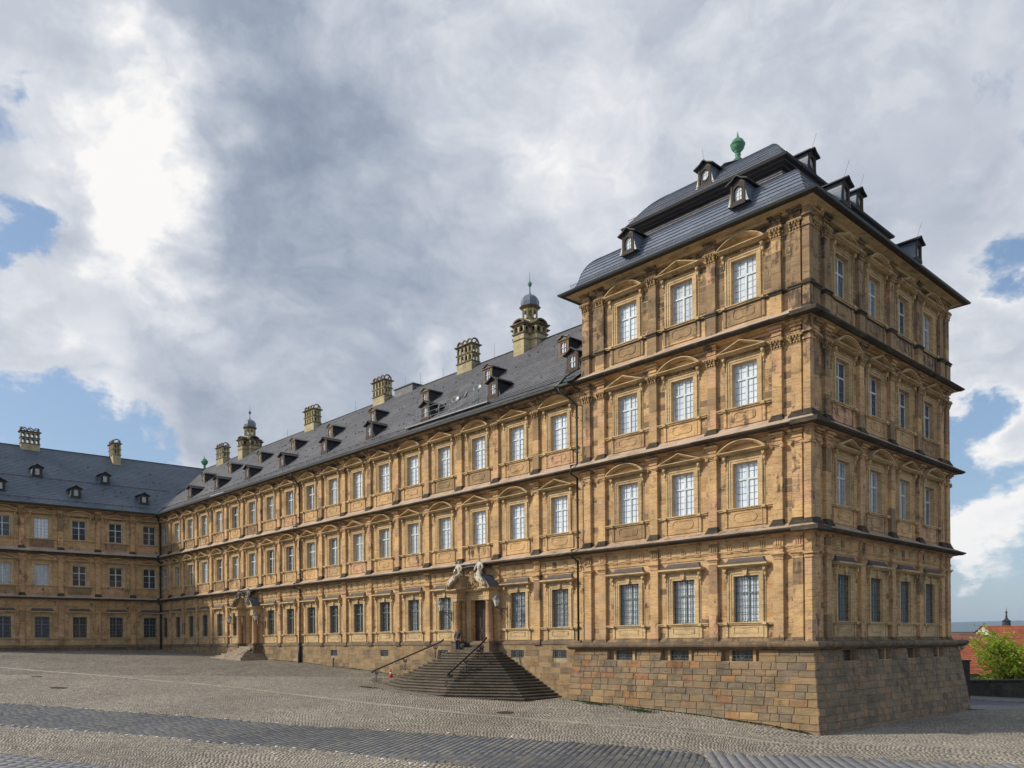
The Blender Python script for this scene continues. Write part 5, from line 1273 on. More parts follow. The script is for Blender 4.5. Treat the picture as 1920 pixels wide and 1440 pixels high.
# wing dormers
def wing_dormer(lower, frontm, red=True, w=1.02, h=1.12):
    o = {}; hw = w / 2; dep = 2.2
    mb = MB(); mb.box(-hw, -.31, -.03, .05, 0, h); mb.box(.31, hw, -.03, .05, 0, h); mb.box(-.31, .31, -.03, .05, 0, .16); mb.box(-.31, .31, -.03, .05, h - .12, h); mb.box(-hw - .03, hw + .03, -.04, .08, -.08, .08)
    if not lower: mb.prism([(-hw, h), (hw, h), (0, h + .26)], -.2, .04); mb.box(-hw - .12, hw + .12, -.05, .13, h - .03, h + .03)
    o['front'] = mb.mesh('dormer', [frontm])
    mb = MB(); 
    for a, b_, c, d in ((-.31, -.24, .16, h - .12), (.24, .31, .16, h - .12), (-.24, .24, .16, .22), (-.24, .24, h - .18, h - .12)): mb.box(a, b_, -.02, .06, c, d, 1)
    mb.box(-.02, .02, -.02, .04, .22, h - .18); mb.box(-.24, -.02, -.02, .035, .58, .61); mb.box(.02, .24, -.02, .035, .58, .61)
    o['bars'] = mb.mesh('dormer_casement', ['frame', 'wood_red' if red else 'wood_dark'])
    mb = MB(); mb.box(-.25, .25, -.05, -.03, .2, h - .16); o['pane'] = mb.mesh('pane', ['glass_white' if red else 'glass_mid'])
    mb = MB()
    for sx in (-1, 1):
        for k in range(6):
            z0, z1 = h * k / 6 - .1, h * (k + 1) / 6 - .1; f0, f1 = .30 * (1 - k / 6) ** 2.4, .30 * (1 - (k + 1) / 6) ** 2.4; x0, x1 = sx * (hw + f0 + .012), sx * (hw + f1)
            mb.add([(x0, 0, z0), (x0, dep, z0), (x1, dep, z1), (x1, 0, z1)], [(0, 1, 2, 3)]); mb.add([(sx * hw, 0, z0), (x0, 0, z0), (x1, 0, z1), (sx * hw, 0, z1)], [(0, 1, 2, 3)])
    o['cheek'] = mb.mesh('dormer_cheek', ['slate_dark' if red else 'slate_rear'])
    mb = MB(); ov = .22
    T = [(-hw - ov, h - .06), (-hw * .5, h + .14), (0, h + .34), (hw * .5, h + .14), (hw + ov, h - .06)] if lower else [(-hw - .16, h + .02), (0, h + .33), (hw + .16, h + .02)]
    for a, b_ in zip(T[:-1], T[1:]): mb.prism([(a[0], a[1]), (b_[0], b_[1]), (b_[0], b_[1] + .06), (a[0], a[1] + .06)], -dep, .22 if lower else .14)
    mb.prism([(-hw, h - .04), (hw, h - .04), (0, h + .30)], -dep + .2, -.01)
    o['roof'] = mb.mesh('dormer_roof', ['slate_dark' if lower else 'slate_wing'])
    return o
DL, DU, DR = wing_dormer(True, 'wood_dark'), wing_dormer(False, 'dormer_stone'), wing_dormer(True, 'wood_dark', False)
roofz = lambda y: 16.3 + KS * (y + 1)
for x in (-16.45, -24.2, -32.2, -40.1, -47.6, -55.7, -63.4, -71.1, -78.6): place_dormer(wing, DL, (x, .55, roofz(.62)), 0)
for x in (-20.35, -28.5, -36.6, -44.6, -52.1, -59.6, -67.3, -75.0, -82.6): place_dormer(wing, DU, (x, 3.85, roofz(3.9)), 0)
for s_, y in ((-13.07, 3.75), (-5.6, 3.75), (-9.6, .6), (-1.9, .6), (-17.4, .6), (-21, 3.75)):
    place_dormer(rear, DR, (-86.29 + lc * s_ - ls * y, ls * s_ + lc * y, roofz(y + .05)), LROT)

# chimneys: plain shaft, two arcaded tiers, moulded ledges, crown of small barrel arches
def arch_panel(mb, x0, x1, y0, y1, z0, z1, n, axis, mi=0, post=.30):
    """wall with n arched openings, built of posts and spandrels; axis 'x' runs along x"""
    def bx(a, b_, c, d):
        if axis == 'x': mb.wbox(a, b_, y0, y1, c, d, mi)
        else: mb.wbox(x0, x1, a, b_, c, d, mi)
    lo, hi = (x0, x1) if axis == 'x' else (y0, y1); pitch = (hi - lo) / n; pw = pitch * post; top = z1 - (z1 - z0) * .12
    for k in range(n + 1):
        c = lo + pitch * k; bx(max(lo, c - pw / 2), min(hi, c + pw / 2), z0, z1)
    bx(lo, hi, top, z1 + .0)
    rad = (pitch - pw) / 2; zs = top - rad
    for k in range(n):
        c = lo + pitch * (k + .5)
        for sg in (-1, 1):
            for j in range(3):
                a0, a1 = math.pi / 2 * j / 3, math.pi / 2 * (j + 1) / 3; xx = rad * math.cos((a0 + a1) / 2); zz = zs + rad * math.sin((a0 + a1) / 2); bx(*sorted((c + sg * rad, c + sg * xx)), zz, top) if j else bx(*sorted((c + sg * rad, c + sg * rad * .93)), zs, top)
def chimney_mesh(W, D_, zb, z1):
    """zb foot, z1 bottom of the arcades"""
    a, d = W / 2, D_ / 2; S = MB(); T = MB(); t = .13
    S.wbox(-a, a, -d, d, zb, z1)
    for k in range(2):
        za = z1 + .09 + k * .74; zb2 = za + .62
        S.wbox(-a + t, a - t, -.05, .05, za, zb2) if False else None
        arch_panel(S, -a, a, -d, -d + t, za, zb2, 4, 'x'); arch_panel(S, -a, a, d - t, d, za, zb2, 4, 'x')
        arch_panel(S, -a, -a + t, -d + t, d - t, za, zb2, 2, 'y'); arch_panel(S, a - t, a, -d + t, d - t, za, zb2, 2, 'y')
    for z, e, h in ((z1, .07, .09), (z1 + .71, .07, .12), (z1 + 1.45, .10, .06), (z1 + 1.51, .18, .07)): T.wbox(-a - e, a + e, -d - e, d + e, z, z + h)
    zt = z1 + 1.58; r = (2 * a) / 6; C = MB()
    for k in range(3):
        cx = -a + r * (2 * k + 1)
        for y0, y1 in ((-d, -d + .13), (d - .13, d)): 
            for q in range(8):
                a0, a1 = math.pi * q / 8, math.pi * (q + 1) / 8; C.prism([(cx + (r * .72) * math.cos(a0), zt + .12 + r * .72 * math.sin(a0)), (cx + r * math.cos(a0), zt + .12 + r * math.sin(a0)), (cx + r * math.cos(a1), zt + .12 + r * math.sin(a1)), (cx + r * .72 * math.cos(a1), zt + .12 + r * .72 * math.sin(a1))], -y1, -y0)
            C.wbox(cx - r, cx - r * .72, y0, y1, zt, zt + .12); C.wbox(cx + r * .72, cx + r, y0, y1, zt, zt + .12)
    for sx in (-1, 1):
        rr = d * .95
        for q in range(8):
            a0, a1 = math.pi * q / 8, math.pi * (q + 1) / 8; x0, x1 = sorted((sx * a, sx * (a - .13)))
            pts = [(rr * .74 * math.cos(a0), rr * .74 * math.sin(a0)), (rr * math.cos(a0), rr * math.sin(a0)), (rr * math.cos(a1), rr * math.sin(a1)), (rr * .74 * math.cos(a1), rr * .74 * math.sin(a1))]
            C.add([(x0, y, zt + .10 + z) for y, z in pts] + [(x1, y, zt + .10 + z) for y, z in pts], [(0, 1, 2, 3), (7, 6, 5, 4), (0, 4, 5, 1), (1, 5, 6, 2), (2, 6, 7, 3), (3, 7, 4, 0)])
    return S.mesh('chimney', ['chimney']), T.mesh('chimney_ledges', ['chimney_trim']), C.mesh('chimney_crown', ['chimney_trim'])
CH = chimney_mesh(2.05, .95, -2.2, 0.0)
def chimney(parent, x, y, z, rot=0.0):
    o = sub('chimney', CH[0], parent, loc=(x, y, z)); o.rotation_euler = (0, 0, rot); return o
# chimneys hang on the building (part) with ledges and crown as sub-parts
def chimney_b(b, x, y, z, rot=0.0, sc=1.0):
    bl = BASE[b.name]; o = bpy.data.objects.new('chimney', CH[0]); COL.objects.link(o); o.parent = b; o.location = (x - bl[0], y - bl[1], z - bl[2]); o.rotation_euler = (0, 0, rot)
    sub('chimney_ledges', CH[1], o); sub('chimney_crown', CH[2], o); return o
for x in (-37.1, -50.7, -64.7, -88.6): chimney_b(wing, x, 9.1, 25.15)
def lw(s_, y): return (-86.29 + lc * s_ - ls * y, ls * s_ + lc * y)
x, y = lw(-12.9, 9.1); chimney_b(rear, x, y, 25.1, LROT); x, y = lw(-3.1, 8.9); chimney_b(rear, x, y, 24.95, LROT + R(90))
# lantern towers with slate onion caps
def tower(b, x, y, z):
    bl = BASE[b.name]; S = MB(); a, q = 1.35, .62; t = .13
    def plus(z0, z1, e, mb): mb.wbox(-a - e, a + e, -q - e, q + e, z0, z1); mb.wbox(-q - e, q + e, -a - e, a + e, z0, z1 - .003)
    plus(-2.6, .25, 0, S)
    T = MB(); plus(-.25, -.18, .05, T); plus(.25, .36, .09, T)
    z0, z1 = .36, .92
    for sx in (-1, 1):
        arch_panel(S, *sorted((sx * a, sx * (a - t))), -q, q, z0, z1, 2, 'y'); arch_panel(S, -q, q, *sorted((sx * a, sx * (a - t))), z0, z1, 2, 'x')
        for sy in (-1, 1):
            arch_panel(S, *sorted((sx * q, sx * (a - t))), *sorted((sy * q, sy * (q - t))), z0, z1, 1, 'x'); arch_panel(S, *sorted((sx * q, sx * (q - t))), *sorted((sy * q, sy * (a - t))), z0, z1, 1, 'y')
    S.wbox(-.45, .45, -.45, .45, z0, z1)
    plus(.92, 1.02, .10, T); plus(1.02, 1.10, .20, T)
    for sx, sy in ((1, 0), (-1, 0), (0, 1), (0, -1)):                       # domed arches over the four arms
        for k in range(7):
            a0, a1 = math.pi * k / 7, math.pi * (k + 1) / 7
            for rr, r2, u0, u1 in ((q * 1.08, q * .80, .45, a + .06),):
                pts = [(rr * math.cos(a0), rr * .62 * math.sin(a0)), (rr * math.cos(a1), rr * .62 * math.sin(a1)), (r2 * math.cos(a1), r2 * .62 * math.sin(a1)), (r2 * math.cos(a0), r2 * .62 * math.sin(a0))]
                def P_(u, p): return (sx * u - sy * p[0], sy * u + sx * p[0], 1.10 + p[1])
                T.add([P_(u0, p) for p in pts] + [P_(u1, p) for p in pts], [(0, 1, 5, 4), (2, 3, 7, 6), (4, 5, 6, 7), (3, 2, 1, 0)])
    S.lathe([(.95, 1.10), (.80, 1.35), (.62, 1.55), (.58, 1.75)], n=8, sm=False)
    # octagonal lantern with openings
    R0 = .60
    for k in range(8):
        an = math.pi / 4 * (k + .5); cx, cy = R0 * math.cos(an), R0 * math.sin(an); S.tube([(cx, cy, 1.7), (cx, cy, 2.55)], .115, 4, sm=False)
    S.lathe([(.62, 1.70), (.62, 1.78)], n=8, sm=False); S.lathe([(.60, 2.38), (.62, 2.55), (.60, 2.6)], n=8, sm=False); S.lathe([(.22, 1.7), (.22, 2.5)], n=6, sm=False)
    T.lathe([(.62, 2.55), (.72, 2.62), (.90, 2.74), (.90, 2.80), (.7, 2.84)], n=8, sm=False)
    o = bpy.data.objects.new('chimney_tower', S.mesh('chimney_tower', ['chimney'])); COL.objects.link(o); o.parent = b; o.location = (x - bl[0], y - bl[1], z - bl[2])
    sub('tower_ledges', T.mesh('tower_ledges', ['chimney_trim']), o)
    C = MB(); C.lathe([(.74, 2.80), (.76, 2.95), (.78, 3.15), (.75, 3.35), (.66, 3.55), (.50, 3.70), (.30, 3.80), (.14, 3.90), (.06, 4.02)], n=8, sm=False); sub('onion_cap', C.mesh('onion_cap', ['slate']), o)
    F = MB(); F.lathe([(.10, 3.9), (.05, 4.1), (.04, 4.5), (.09, 4.55), (.16, 4.65), (.18, 4.75), (.15, 4.86), (.06, 4.93), (.03, 5.0), (.02, 5.3), (.012, 5.75)], n=10); sub('finial', F.mesh('finial', ['copper']), o)
tower(wing, -29.1, 9.1, 25.05); tower(wing, -80.5, 9.1, 25.05)
o = bpy.data.objects.new('finial', finial_mesh(.46).mesh('finial', ['copper'])); COL.objects.link(o); o.parent = wing; bl = BASE[wing.name]; o.location = (-95.1 - bl[0], 9.3 - bl[1], 25.2 - bl[2])
mb = MB(); mb.wbox(-48.4, -45.4, 9.0, 10.6, 24.2, 25.32); mb.wbox(-48.55, -45.25, 8.9, 10.7, 25.32, 25.40); part('roof_hatch', mb.mesh('roof_hatch', ['slate_wing']), wing)
mb = MB()
for x, z in ((-44.5, 25.4), (-33.8, 25.4), (-56, 25.2), (-71, 25.0), (-47, 25.6), (-41, 25)): mb.tube([(x, 9.3, z - .6), (x, 9.3, z + .8)], .015, 4)
sub('lightning_rods', mb.mesh('lightning_rods', ['iron']), rfw, kind='stuff')
# skylight
mb = MB(); y0, y1 = 2.0, 2.9; z0, z1 = roofz(y0), roofz(y1)
mb.add([(-31.6, y0, z0 + .02), (-30.4, y0, z0 + .02), (-30.4, y1 - .4, z1 + .5), (-31.6, y1 - .4, z1 + .5)], [(0, 1, 2, 3)]); mb.wbox(-31.7, -31.6, y0, y1, z0 - .1, z0 + .3); mb.wbox(-30.4, -30.3, y0, y1, z0 - .1, z0 + .3)
part('skylight', mb.mesh('skylight', ['slate_dark']), wing)
# downpipes
def pipe(b, pts, r, m='pipe', name='downpipe'):
    mb = MB(); mb.tube(pts, r, 8)
    for z in (14.2, 12.0, 9.0, 6.6, 3.5, 1.2):
        if z < pts[0][2]: x, y = pts[-2][0], pts[-2][1]; mb.wbox(x - r - .02, x + r + .02, y - r - .02, y + r + .02, z, z + .06)
    bl = BASE[b.name]; o = bpy.data.objects.new(name, mb.mesh(name, [m])); COL.objects.link(o); o.parent = b; o.location = tuple(-c for c in bl)
pipe(wing, [(-51.0, -1.0, 16.2), (-51.0, -1.0, 15.9), (-51.0, -.35, 15.2), (-51.0, -.20, 14.9), (-51.0, -.20, 11.2), (-51.0, -.86, 11.1), (-51.0, -.86, 10.7), (-51.0, -.2, 10.4), (-51.0, -.2, 5.9), (-51.0, -.86, 5.75), (-51.0, -.86, 5.4), (-51.0, -.2, 5.2), (-51.0, -.28, .3), (-51.0, -.28, -1.75)], .075)
pipe(wing, [(-16.3, -1.04, 16.25), (-16.2, -1.0, 15.9), (-15.55, -.55, 15.3), (-15.38, -.30, 15.0), (-15.38, -.30, 11.3), (-15.38, -.9, 11.1), (-15.38, -.9, 10.6), (-15.38, -.3, 10.4), (-15.38, -.3, 5.95), (-15.38, -.9, 5.8), (-15.38, -.9, 5.4), (-15.38, -.3, 5.1), (-15.38, -.3, .1)], .07)
pipe(wing, [(-85.5, -.9, 16.2), (-85.7, -.6, 15.6), (-86.0, -.3, 15.1), (-86.0, -.3, 11.3), (-85.5, -.8, 11.1), (-85.5, -.8, 10.7), (-86.0, -.3, 10.4), (-86.0, -.3, 5.95), (-85.5, -.8, 5.8), (-85.5, -.8, 5.4), (-86.0, -.3, 5.1), (-86.0, -.3, -.45)], .10)
mb = MB(); mb.tube([(-17.0, -1.0, 16.28), (-16.3, -1.05, 16.3), (-15.7, -.98, 16.75), (-15.0, -.5, 17.2)], [.09, .11, .07, .04], 8); part('rainwater_head', mb.mesh('rainwater_head', ['gutter']), wing)
mb = MB(); mb.tube([(-51.0, -.30, .1), (-51.0, -.30, -1.75)], .16, 8); part('drain_cover', mb.mesh('drain_cover', ['pipe']), wing)

# roof walkway with railing and satellite dishes
wk = thing('roof_walkway', (-28.2, -.3, 17.0), 'grey steel maintenance walkway with railing on the slate roof above the entrance', 'walkway')
mb = MB(); mb.wbox(-5.2, 4.6, -.30, .30, -.05, .03); sub('platform', mb.mesh('platform', ['steel']), wk)
mb = MB()
for k in range(8): mb.tube([(-5.1 + k * 1.37, -.22, -.35), (-5.1 + k * 1.37, -.22, 1.1)], .022, 5)
for z in (.35, .72, 1.1): mb.tube([(-5.1, -.22, z), (4.5, -.22, z)], .018, 5)
mb.tube([(-5.1, -.22, 1.1), (-5.1, .9, 1.1)], .018, 5); mb.tube([(4.5, -.22, 1.1), (4.5, .9, 1.1)], .018, 5); sub('railing', mb.mesh('railing', ['steel']), wk)
for i, (x, y, z, lab) in enumerate(((-30.9, .9, 18.2, 'leftmost of four, beside the lower dormer'), (-28.6, .7, 18.3, 'second from the left behind the walkway railing'), (-27.2, .6, 18.35, 'third from the left behind the walkway railing'), (-25.8, .5, 18.5, 'rightmost of four, at the end of the railing'))):
    o = thing('satellite_dish', (x, y, z - .5), 'grey satellite dish, ' + lab, 'satellite dish', 'satellite dishes by the roof walkway')
    mb = MB(); mb.lathe([(.02, .0), (.15, .02), (.27, .07), (.34, .13), (.345, .15), (.27, .09), (.02, .03)], n=14); d_ = sub('dish', mb.mesh('dish', ['steel']), o, loc=(0, 0, .62)); d_.rotation_euler = (R(62), 0, R(20 if i % 2 else -25))
    mb = MB(); mb.tube([(0, 0, -.4), (0, 0, .62)], .025, 5); sub('mast', mb.mesh('mast', ['steel']), o)

# =================================================================== portals
def lump_relief(mb, pts, seed, r0, r1, mi=0):
    r = random.Random(seed)
    for x, y, z in pts: mb.lump((x, y, z), (r.uniform(r0, r1), r.uniform(r0, r1) * .9, r.uniform(r0, r1)), mi, 6)
def portal(b, ax, doorm, name_seed, sillz, dark):
    bl = BASE[b.name]; po = bpy.data.objects.new('portal', None); COL.objects.link(po); po.parent = b; po.location = (ax - bl[0], -bl[1], -bl[2])
    tr = 'trim'
    mb = MB(); w, H = 1.0, 3.12                                               # door surround with ears
    for a, c, p in ((0, .13, .06), (.13, .27, .11), (.27, .34, .16)): mb.box(-w - c, -w - a, 0, p, -.14, H + c); mb.box(w + a, w + c, 0, p, -.14, H + c); mb.box(-w - a, w + a, 0, p, H + a, H + c)
    mb.box(-1.40, 1.40, 0, .06, H + .34, H + .62)
    sub('door_surround', mb.mesh('door_surround', [tr]), po)
    mb = MB()                                                                  # panelled double door
    for sx in (-1, 1):
        x0, x1 = sorted((sx * .012, sx * w)); mb.box(x0, x1, -.46, -.40, -.14, H)
        c = sx * .51
        for z0, z1 in ((.05, .75), (.95, 2.0), (2.2, 2.95)): mb.box(c - .30, c + .30, -.40, -.375, z0, z1); mb.box(c - .21, c + .21, -.375, -.35, z0 + .09, z1 - .09)
    o = sub('door', mb.mesh('door', [doorm]), po)
    mb = MB(); mb.tube([(-.08, .37, .95), (-.08, .30, .95), (-.2, .30, .95)], .018, 6); sub('door_handle', mb.mesh('door_handle', ['steel']), po)
    for sx in (-1, 1):
        mb = MB(); x0, x1 = sorted((sx * 1.42, sx * 2.10)); mb.box(x0, x1, 0, 1.02, sillz, .06); mb.box(x0 - .05, x1 + .05, 0, 1.07, .06, .14); mb.box(x0 - .05, x1 + .05, 0, 1.07, sillz, sillz + .12); sub('pedestal', mb.mesh('pedestal', ['base']), po)
        for d in (.68, .10):
            mb = MB(); mb.lathe([(.33, .14), (.33, .20), (.30, .24), (.32, .29), (.275, .34), (.272, 1.3), (.262, 2.0), (.235, 2.80), (.265, 2.83), (.235, 2.86), (.235, 2.92), (.30, 2.98), (.30, 3.02)], sx * 1.76, -d, 20)
            mb.box(sx * 1.76 - .32, sx * 1.76 + .32, d - .32, d + .32, 3.02, 3.08); sub('column', mb.mesh('column', ['column']), po)
        mb = MB(); x0, x1 = sorted((sx * 1.44, sx * 2.08)); mb.box(x0, x1, 0, 1.0, 3.08, 3.30); mb.box(x0 - .03, x1 + .03, 0, 1.04, 3.30, 3.36); mb.box(x0 + .02, x1 - .02, 0, .98, 3.36, 3.70)
        mb.box(x0 - .06, x1 + .06, 0, 1.08, 3.70, 3.76); mb.box(x0 - .16, x1 + .16, 0, 1.18, 3.76, 3.83); mb.box(x0 - .26, x1 + .26, 0, 1.28, 3.83, 3.92)
        for k in (-1, 1): mb.box(sx * 1.76 + k * .12 - .03, sx * 1.76 + k * .12 + .03, .98, 1.01, 3.42, 3.66)
        sub('entablature_block', mb.mesh('entablature_block', [tr]), po)
        # half of the broken segmental pediment, with lead covering
        mb = MB(); cx = sx * .62; cz = 2.72; r0 = 2.18
        def P_(an, r): return (cx + sx * r * math.sin(an), cz + r * math.cos(an))
        a0, a1 = R(57), R(12)
        for k in range(10):
            u0, u1 = a0 + (a1 - a0) * k / 10, a0 + (a1 - a0) * (k + 1) / 10
            q = [P_(u0, r0 - .14), P_(u0, r0), P_(u1, r0), P_(u1, r0 - .14)]; mb.prism(q if sx < 0 else q[::-1], 0, 1.26, 0)
            q = [P_(u0, r0), P_(u0, r0 + .03), P_(u1, r0 + .03), P_(u1, r0)]; mb.prism(q if sx < 0 else q[::-1], 0, 1.30, 1)
            q = [P_(u0, r0 - .24), P_(u0, r0 - .14), P_(u1, r0 - .14), P_(u1, r0 - .24)]; mb.prism(q if sx < 0 else q[::-1], 0, 1.14, 0)
        pts = [P_(a0 + (a1 - a0) * k / 8, r0 - .24) for k in range(9)]; pts = [p for p in pts if p[1] > 3.92]; pts = pts + [(pts[-1][0], 3.925), (pts[0][0], 3.925)]
        mb.prism(pts, 0, .98, 0); sub('pediment_half', mb.mesh('pediment_half', [tr, 'leadblue']), po)
    mb = MB(); mb.box(-1.2, 1.2, 0, .30, 3.74, 3.80); mb.box(-1.2, 1.2, 0, .42, 3.80, 3.92); sub('lintel_cornice', mb.mesh('lintel_cornice', [tr]), po)
    mb = MB(); r = random.Random(name_seed); pts = []
    for k in range(150):
        z = r.uniform(3.95, 5.42); t = (z - 3.95) / 1.47; hw = .85 - .42 * t ** 1.3; x = r.uniform(-hw, hw); pts.append((x, -(.42 + .22 * math.cos(x / hw * 1.4) + r.uniform(-.05, .08)), z))
    lump_relief(mb, pts, name_seed, .05, .12); mb.box(-.6, .6, 0, .42, 3.93, 5.2); mb.lump((0, -.62, 4.6), (.28, .14, .36), 0, 10)
    sub('carved_cartouche', mb.mesh('carved_cartouche', ['orn']), po)
    mb = MB(); n = 8
    for k in range(n):
        x0, x1 = -1.35 + 2.7 * k / n, -1.35 + 2.7 * (k + 1) / n; z0, z1 = 5.62 - .16 * (x0 / 1.35) ** 2, 5.62 - .16 * (x1 / 1.35) ** 2
        mb.add([(x0, -1.05, z0 - .12), (x1, -1.05, z1 - .12), (x1, 0, z1 + .12), (x0, 0, z0 + .12), (x0, -1.05, z0 - .18), (x1, -1.05, z1 - .18), (x1, 0, z1 + .06), (x0, 0, z0 + .06)], [(0, 1, 2, 3), (7, 6, 5, 4), (0, 4, 5, 1)])
    sub('lead_canopy', mb.mesh('lead_canopy', ['leadblue']), po)
    return po
portal(wing, PX1, 'door', 31, -.62, False)
portal(wing, PX2, 'door', 32, -.62, True)
mb = MB()
for k, (z, d) in enumerate(((-.14, .95), (-.30, 1.25), (-.46, 1.55))): mb.box(-1.38 + PX1, 1.38 + PX1, -.4 if k == 0 else .0, d, z - .155, z, 0, .3 * k)
sub_ = part('door_steps', mb.mesh('door_steps', ['step']), wing)
mb = MB(); mb.box(-.35 + PX1 - .65, PX1 - .1, 1.0, 1.45, -.14 - .005, -.02); 
link('door_mat', mb.mesh('door_mat', ['iron']), label='black folded mat lying before the door of the main portal', cat='mat')

# skinned figures
def skin_fig(name, joints, edges, mats_by=None, m='statue', root=0, sub_=2, **kw):
    me = bpy.data.meshes.new(name); me.from_pydata([j[0] for j in joints], edges, []); me.materials.append(M[m])
    o = bpy.data.objects.new(name, me); COL.objects.link(o)
    sk = o.modifiers.new('skin', 'SKIN'); me.skin_vertices.new() if not me.skin_vertices else None
    for i, j in enumerate(joints):
        r = j[1] if isinstance(j[1], tuple) else (j[1], j[1]); me.skin_vertices[0].data[i].radius = r; me.skin_vertices[0].data[i].use_root = (i == root)
    sk.use_smooth_shade = True; ss = o.modifiers.new('sub', 'SUBSURF'); ss.levels = ss.render_levels = sub_
    for k, v in kw.items(): o[k] = v
    return o
def statue(x, y, z, sx, m, label, s=1.0):
    J = [((0, 0, .10), (.22, .20)), ((.05, -.02, .42), (.17, .15)), ((.10, -.04, .78), (.20, .15)), ((.10, -.05, 1.0), .07), ((.08, -.08, 1.12), .075), ((.07, -.10, 1.24), (.115, .125)),
         ((-.14, -.06, .86), .085), ((-.30, -.14, .60), .07), ((-.20, -.30, .40), .055), ((.34, -.06, .84), .085), ((.50, -.12, .58), .07), ((.42, -.28, .36), .055),
         ((.10, -.22, .04), .19), ((.42, -.40, -.02), .17), ((.66, -.42, -.28), .15), ((.92, -.36, -.55), .12), ((1.06, -.40, -.66), .09), ((.20, -.42, -.12), .16), ((.50, -.52, -.34), .13), ((.78, -.46, -.60), .09)]
    E_ = [(0, 1), (1, 2), (2, 3), (3, 4), (4, 5), (2, 6), (6, 7), (7, 8), (2, 9), (9, 10), (10, 11), (0, 12), (12, 13), (13, 14), (14, 15), (15, 16), (12, 17), (17, 18), (18, 19)]
    J = [((p[0] * sx * s, p[1] * s, p[2] * s), (r if isinstance(r, tuple) else (r, r))) for p, r in J]; J = [(p, (r[0] * s, r[1] * s)) for p, r in J]
    o = skin_fig('statue', J, E_, m=m); o.location = (x, y, z); o['label'] = label; o['category'] = 'statue'; o['group'] = 'reclining statues on the portal pediments'
    # drapery folds over the lap and a plinth lump under it
    mb = MB(); r = random.Random(int(abs(x) * 10))
    for k in range(22):
        t = k / 21; mb.lump((sx * (.05 + .95 * t) * s + r.uniform(-.05, .05), (-.42 + r.uniform(-.1, .06)) * s, (.02 - .62 * t + r.uniform(-.10, .12)) * s), (.09 * s, .10 * s, .15 * s * r.uniform(.7, 1.3)), 0, 6)
    sub('drapery', mb.mesh('drapery', [m]), o); return o
statue(PX1 + 1.05, -.95, 4.72, 1, 'statue', 'cream stone figure reclining on the right half of the main portal pediment')
statue(PX1 - 1.05, -.95, 4.72, -1, 'statue', 'cream stone figure reclining on the left half of the main portal pediment')
statue(PX2 + 1.05, -.95, 4.65, 1, 'statue_dark', 'dark weathered figure on the right half of the farther portal pediment', .9)
statue(PX2 - 1.05, -.95, 4.65, -1, 'statue_dark', 'dark weathered figure on the left half of the farther portal pediment', .9)

# wall lanterns
def lantern_meshes():
    o = {}
    mb = MB(); mb.tube([(0, 0, 0), (0, -.3, .02), (0, -.95, .06), (0, -1.0, .12)], .022, 6); mb.tube([(0, -.02, -.45), (0, -.45, -.12), (0, -.85, .05)], .018, 6); mb.wbox(-.05, .05, -.02, .02, -.6, .15)
    for k in range(10): a0, a1 = 2 * math.pi * k / 10, 2 * math.pi * (k + 1) / 10; mb.tube([(0, -.45 + .09 * math.cos(a0), -.02 + .07 * math.sin(a0)), (0, -.45 + .09 * math.cos(a1), -.02 + .07 * math.sin(a1))], .01, 4)
    o['bracket'] = mb.mesh('wall_lantern', ['iron'])
    mb = MB(); mb.lathe([(.13, .16), (.27, .62)], 0, -1.0, 6, sm=False); o['glass'] = mb.mesh('lamp_glass', ['lampglass'])
    mb = MB(); mb.lathe([(.31, .62), (.30, .66), (.17, .80), (.13, .86), (.05, .92), (.03, 1.02)], 0, -1.0, 6, sm=False); o['cap'] = mb.mesh('lamp_cap', ['gutter_grey'])
    mb = MB()
    for k in range(6): a = math.pi / 3 * k; mb.tube([(.135 * math.cos(a), -1.0 + .135 * math.sin(a), .14), (.278 * math.cos(a), -1.0 + .278 * math.sin(a), .63)], .014, 4)
    mb.lathe([(.03, .10), (.145, .13), (.145, .16)], 0, -1.0, 6, sm=False); o['cage'] = mb.mesh('lamp_cage', ['iron'])
    return o
LM = lantern_meshes()
def lantern(x, y, z, label, rot=0.0, s=1.0):
    o = link('wall_lantern', LM['bracket'], loc=(x, y, z), rot=rot, label=label, cat='lantern', group='bracket lanterns on the palace'); o.scale = (s, s, s)
    sub('lamp_glass', LM['glass'], o); sub('lamp_cap', LM['cap'], o); sub('lamp_cage', LM['cage'], o)
lantern(-22.1, -.2, 2.35, 'six sided wall lantern on a black bracket right of the main portal')
lantern(-28.25, -.2, 2.25, 'six sided wall lantern on a black bracket left of the main portal')
lantern(PX2 + 3.1, -.2, 2.3, 'small wall lantern on a bracket right of the farther portal')
lantern(PX2 - 3.0, -.2, 2.2, 'small wall lantern on a bracket left of the farther portal')

# =================================================================== stairs
def stair_outline(k):
    hx = 2.60 + .347 * k; ys = -(1.15 + .147 * k); fx = 1.45 + .097 * k; fy = -(1.75 + .272 * k)
    hl = hx + .045 * k
    return [(PX1 - hl, 0), (PX1 - hl, ys), (PX1 - fx, fy), (PX1 + fx, fy), (PX1 + hx, ys), (PX1 + hx, 0)]
st = thing('main_staircase', (PX1, -3, -3.4), 'broad dark stone flight of steps with cut corners fanning out below the main portal', 'steps')
rs = random.Random(4)
for k in range(18):
    z = -.62 - .178 * k; o_ = stair_outline(k); mb = MB()
    top = [(x - PX1, y + 3) for x, y in o_]; n = len(top)
    def inset(e): return [(x * (1 - e / max(1, abs(x))), y + (e if y < 2.9 else 0)) for x, y in top]
    mb.vprism(inset(.075), z - .45 + 3.4, z - .065 + 3.4, 0, rs.random()); mb.vprism(top, z - .065 + 3.4, z + 3.4, 1, rs.random() + .01)
    sub('step', mb.mesh('step', ['step', 'nosing']), st)
st2 = thing('side_staircase', (PX2, -1.5, -1.5), 'short flight of pale worn steps below the farther portal', 'steps')
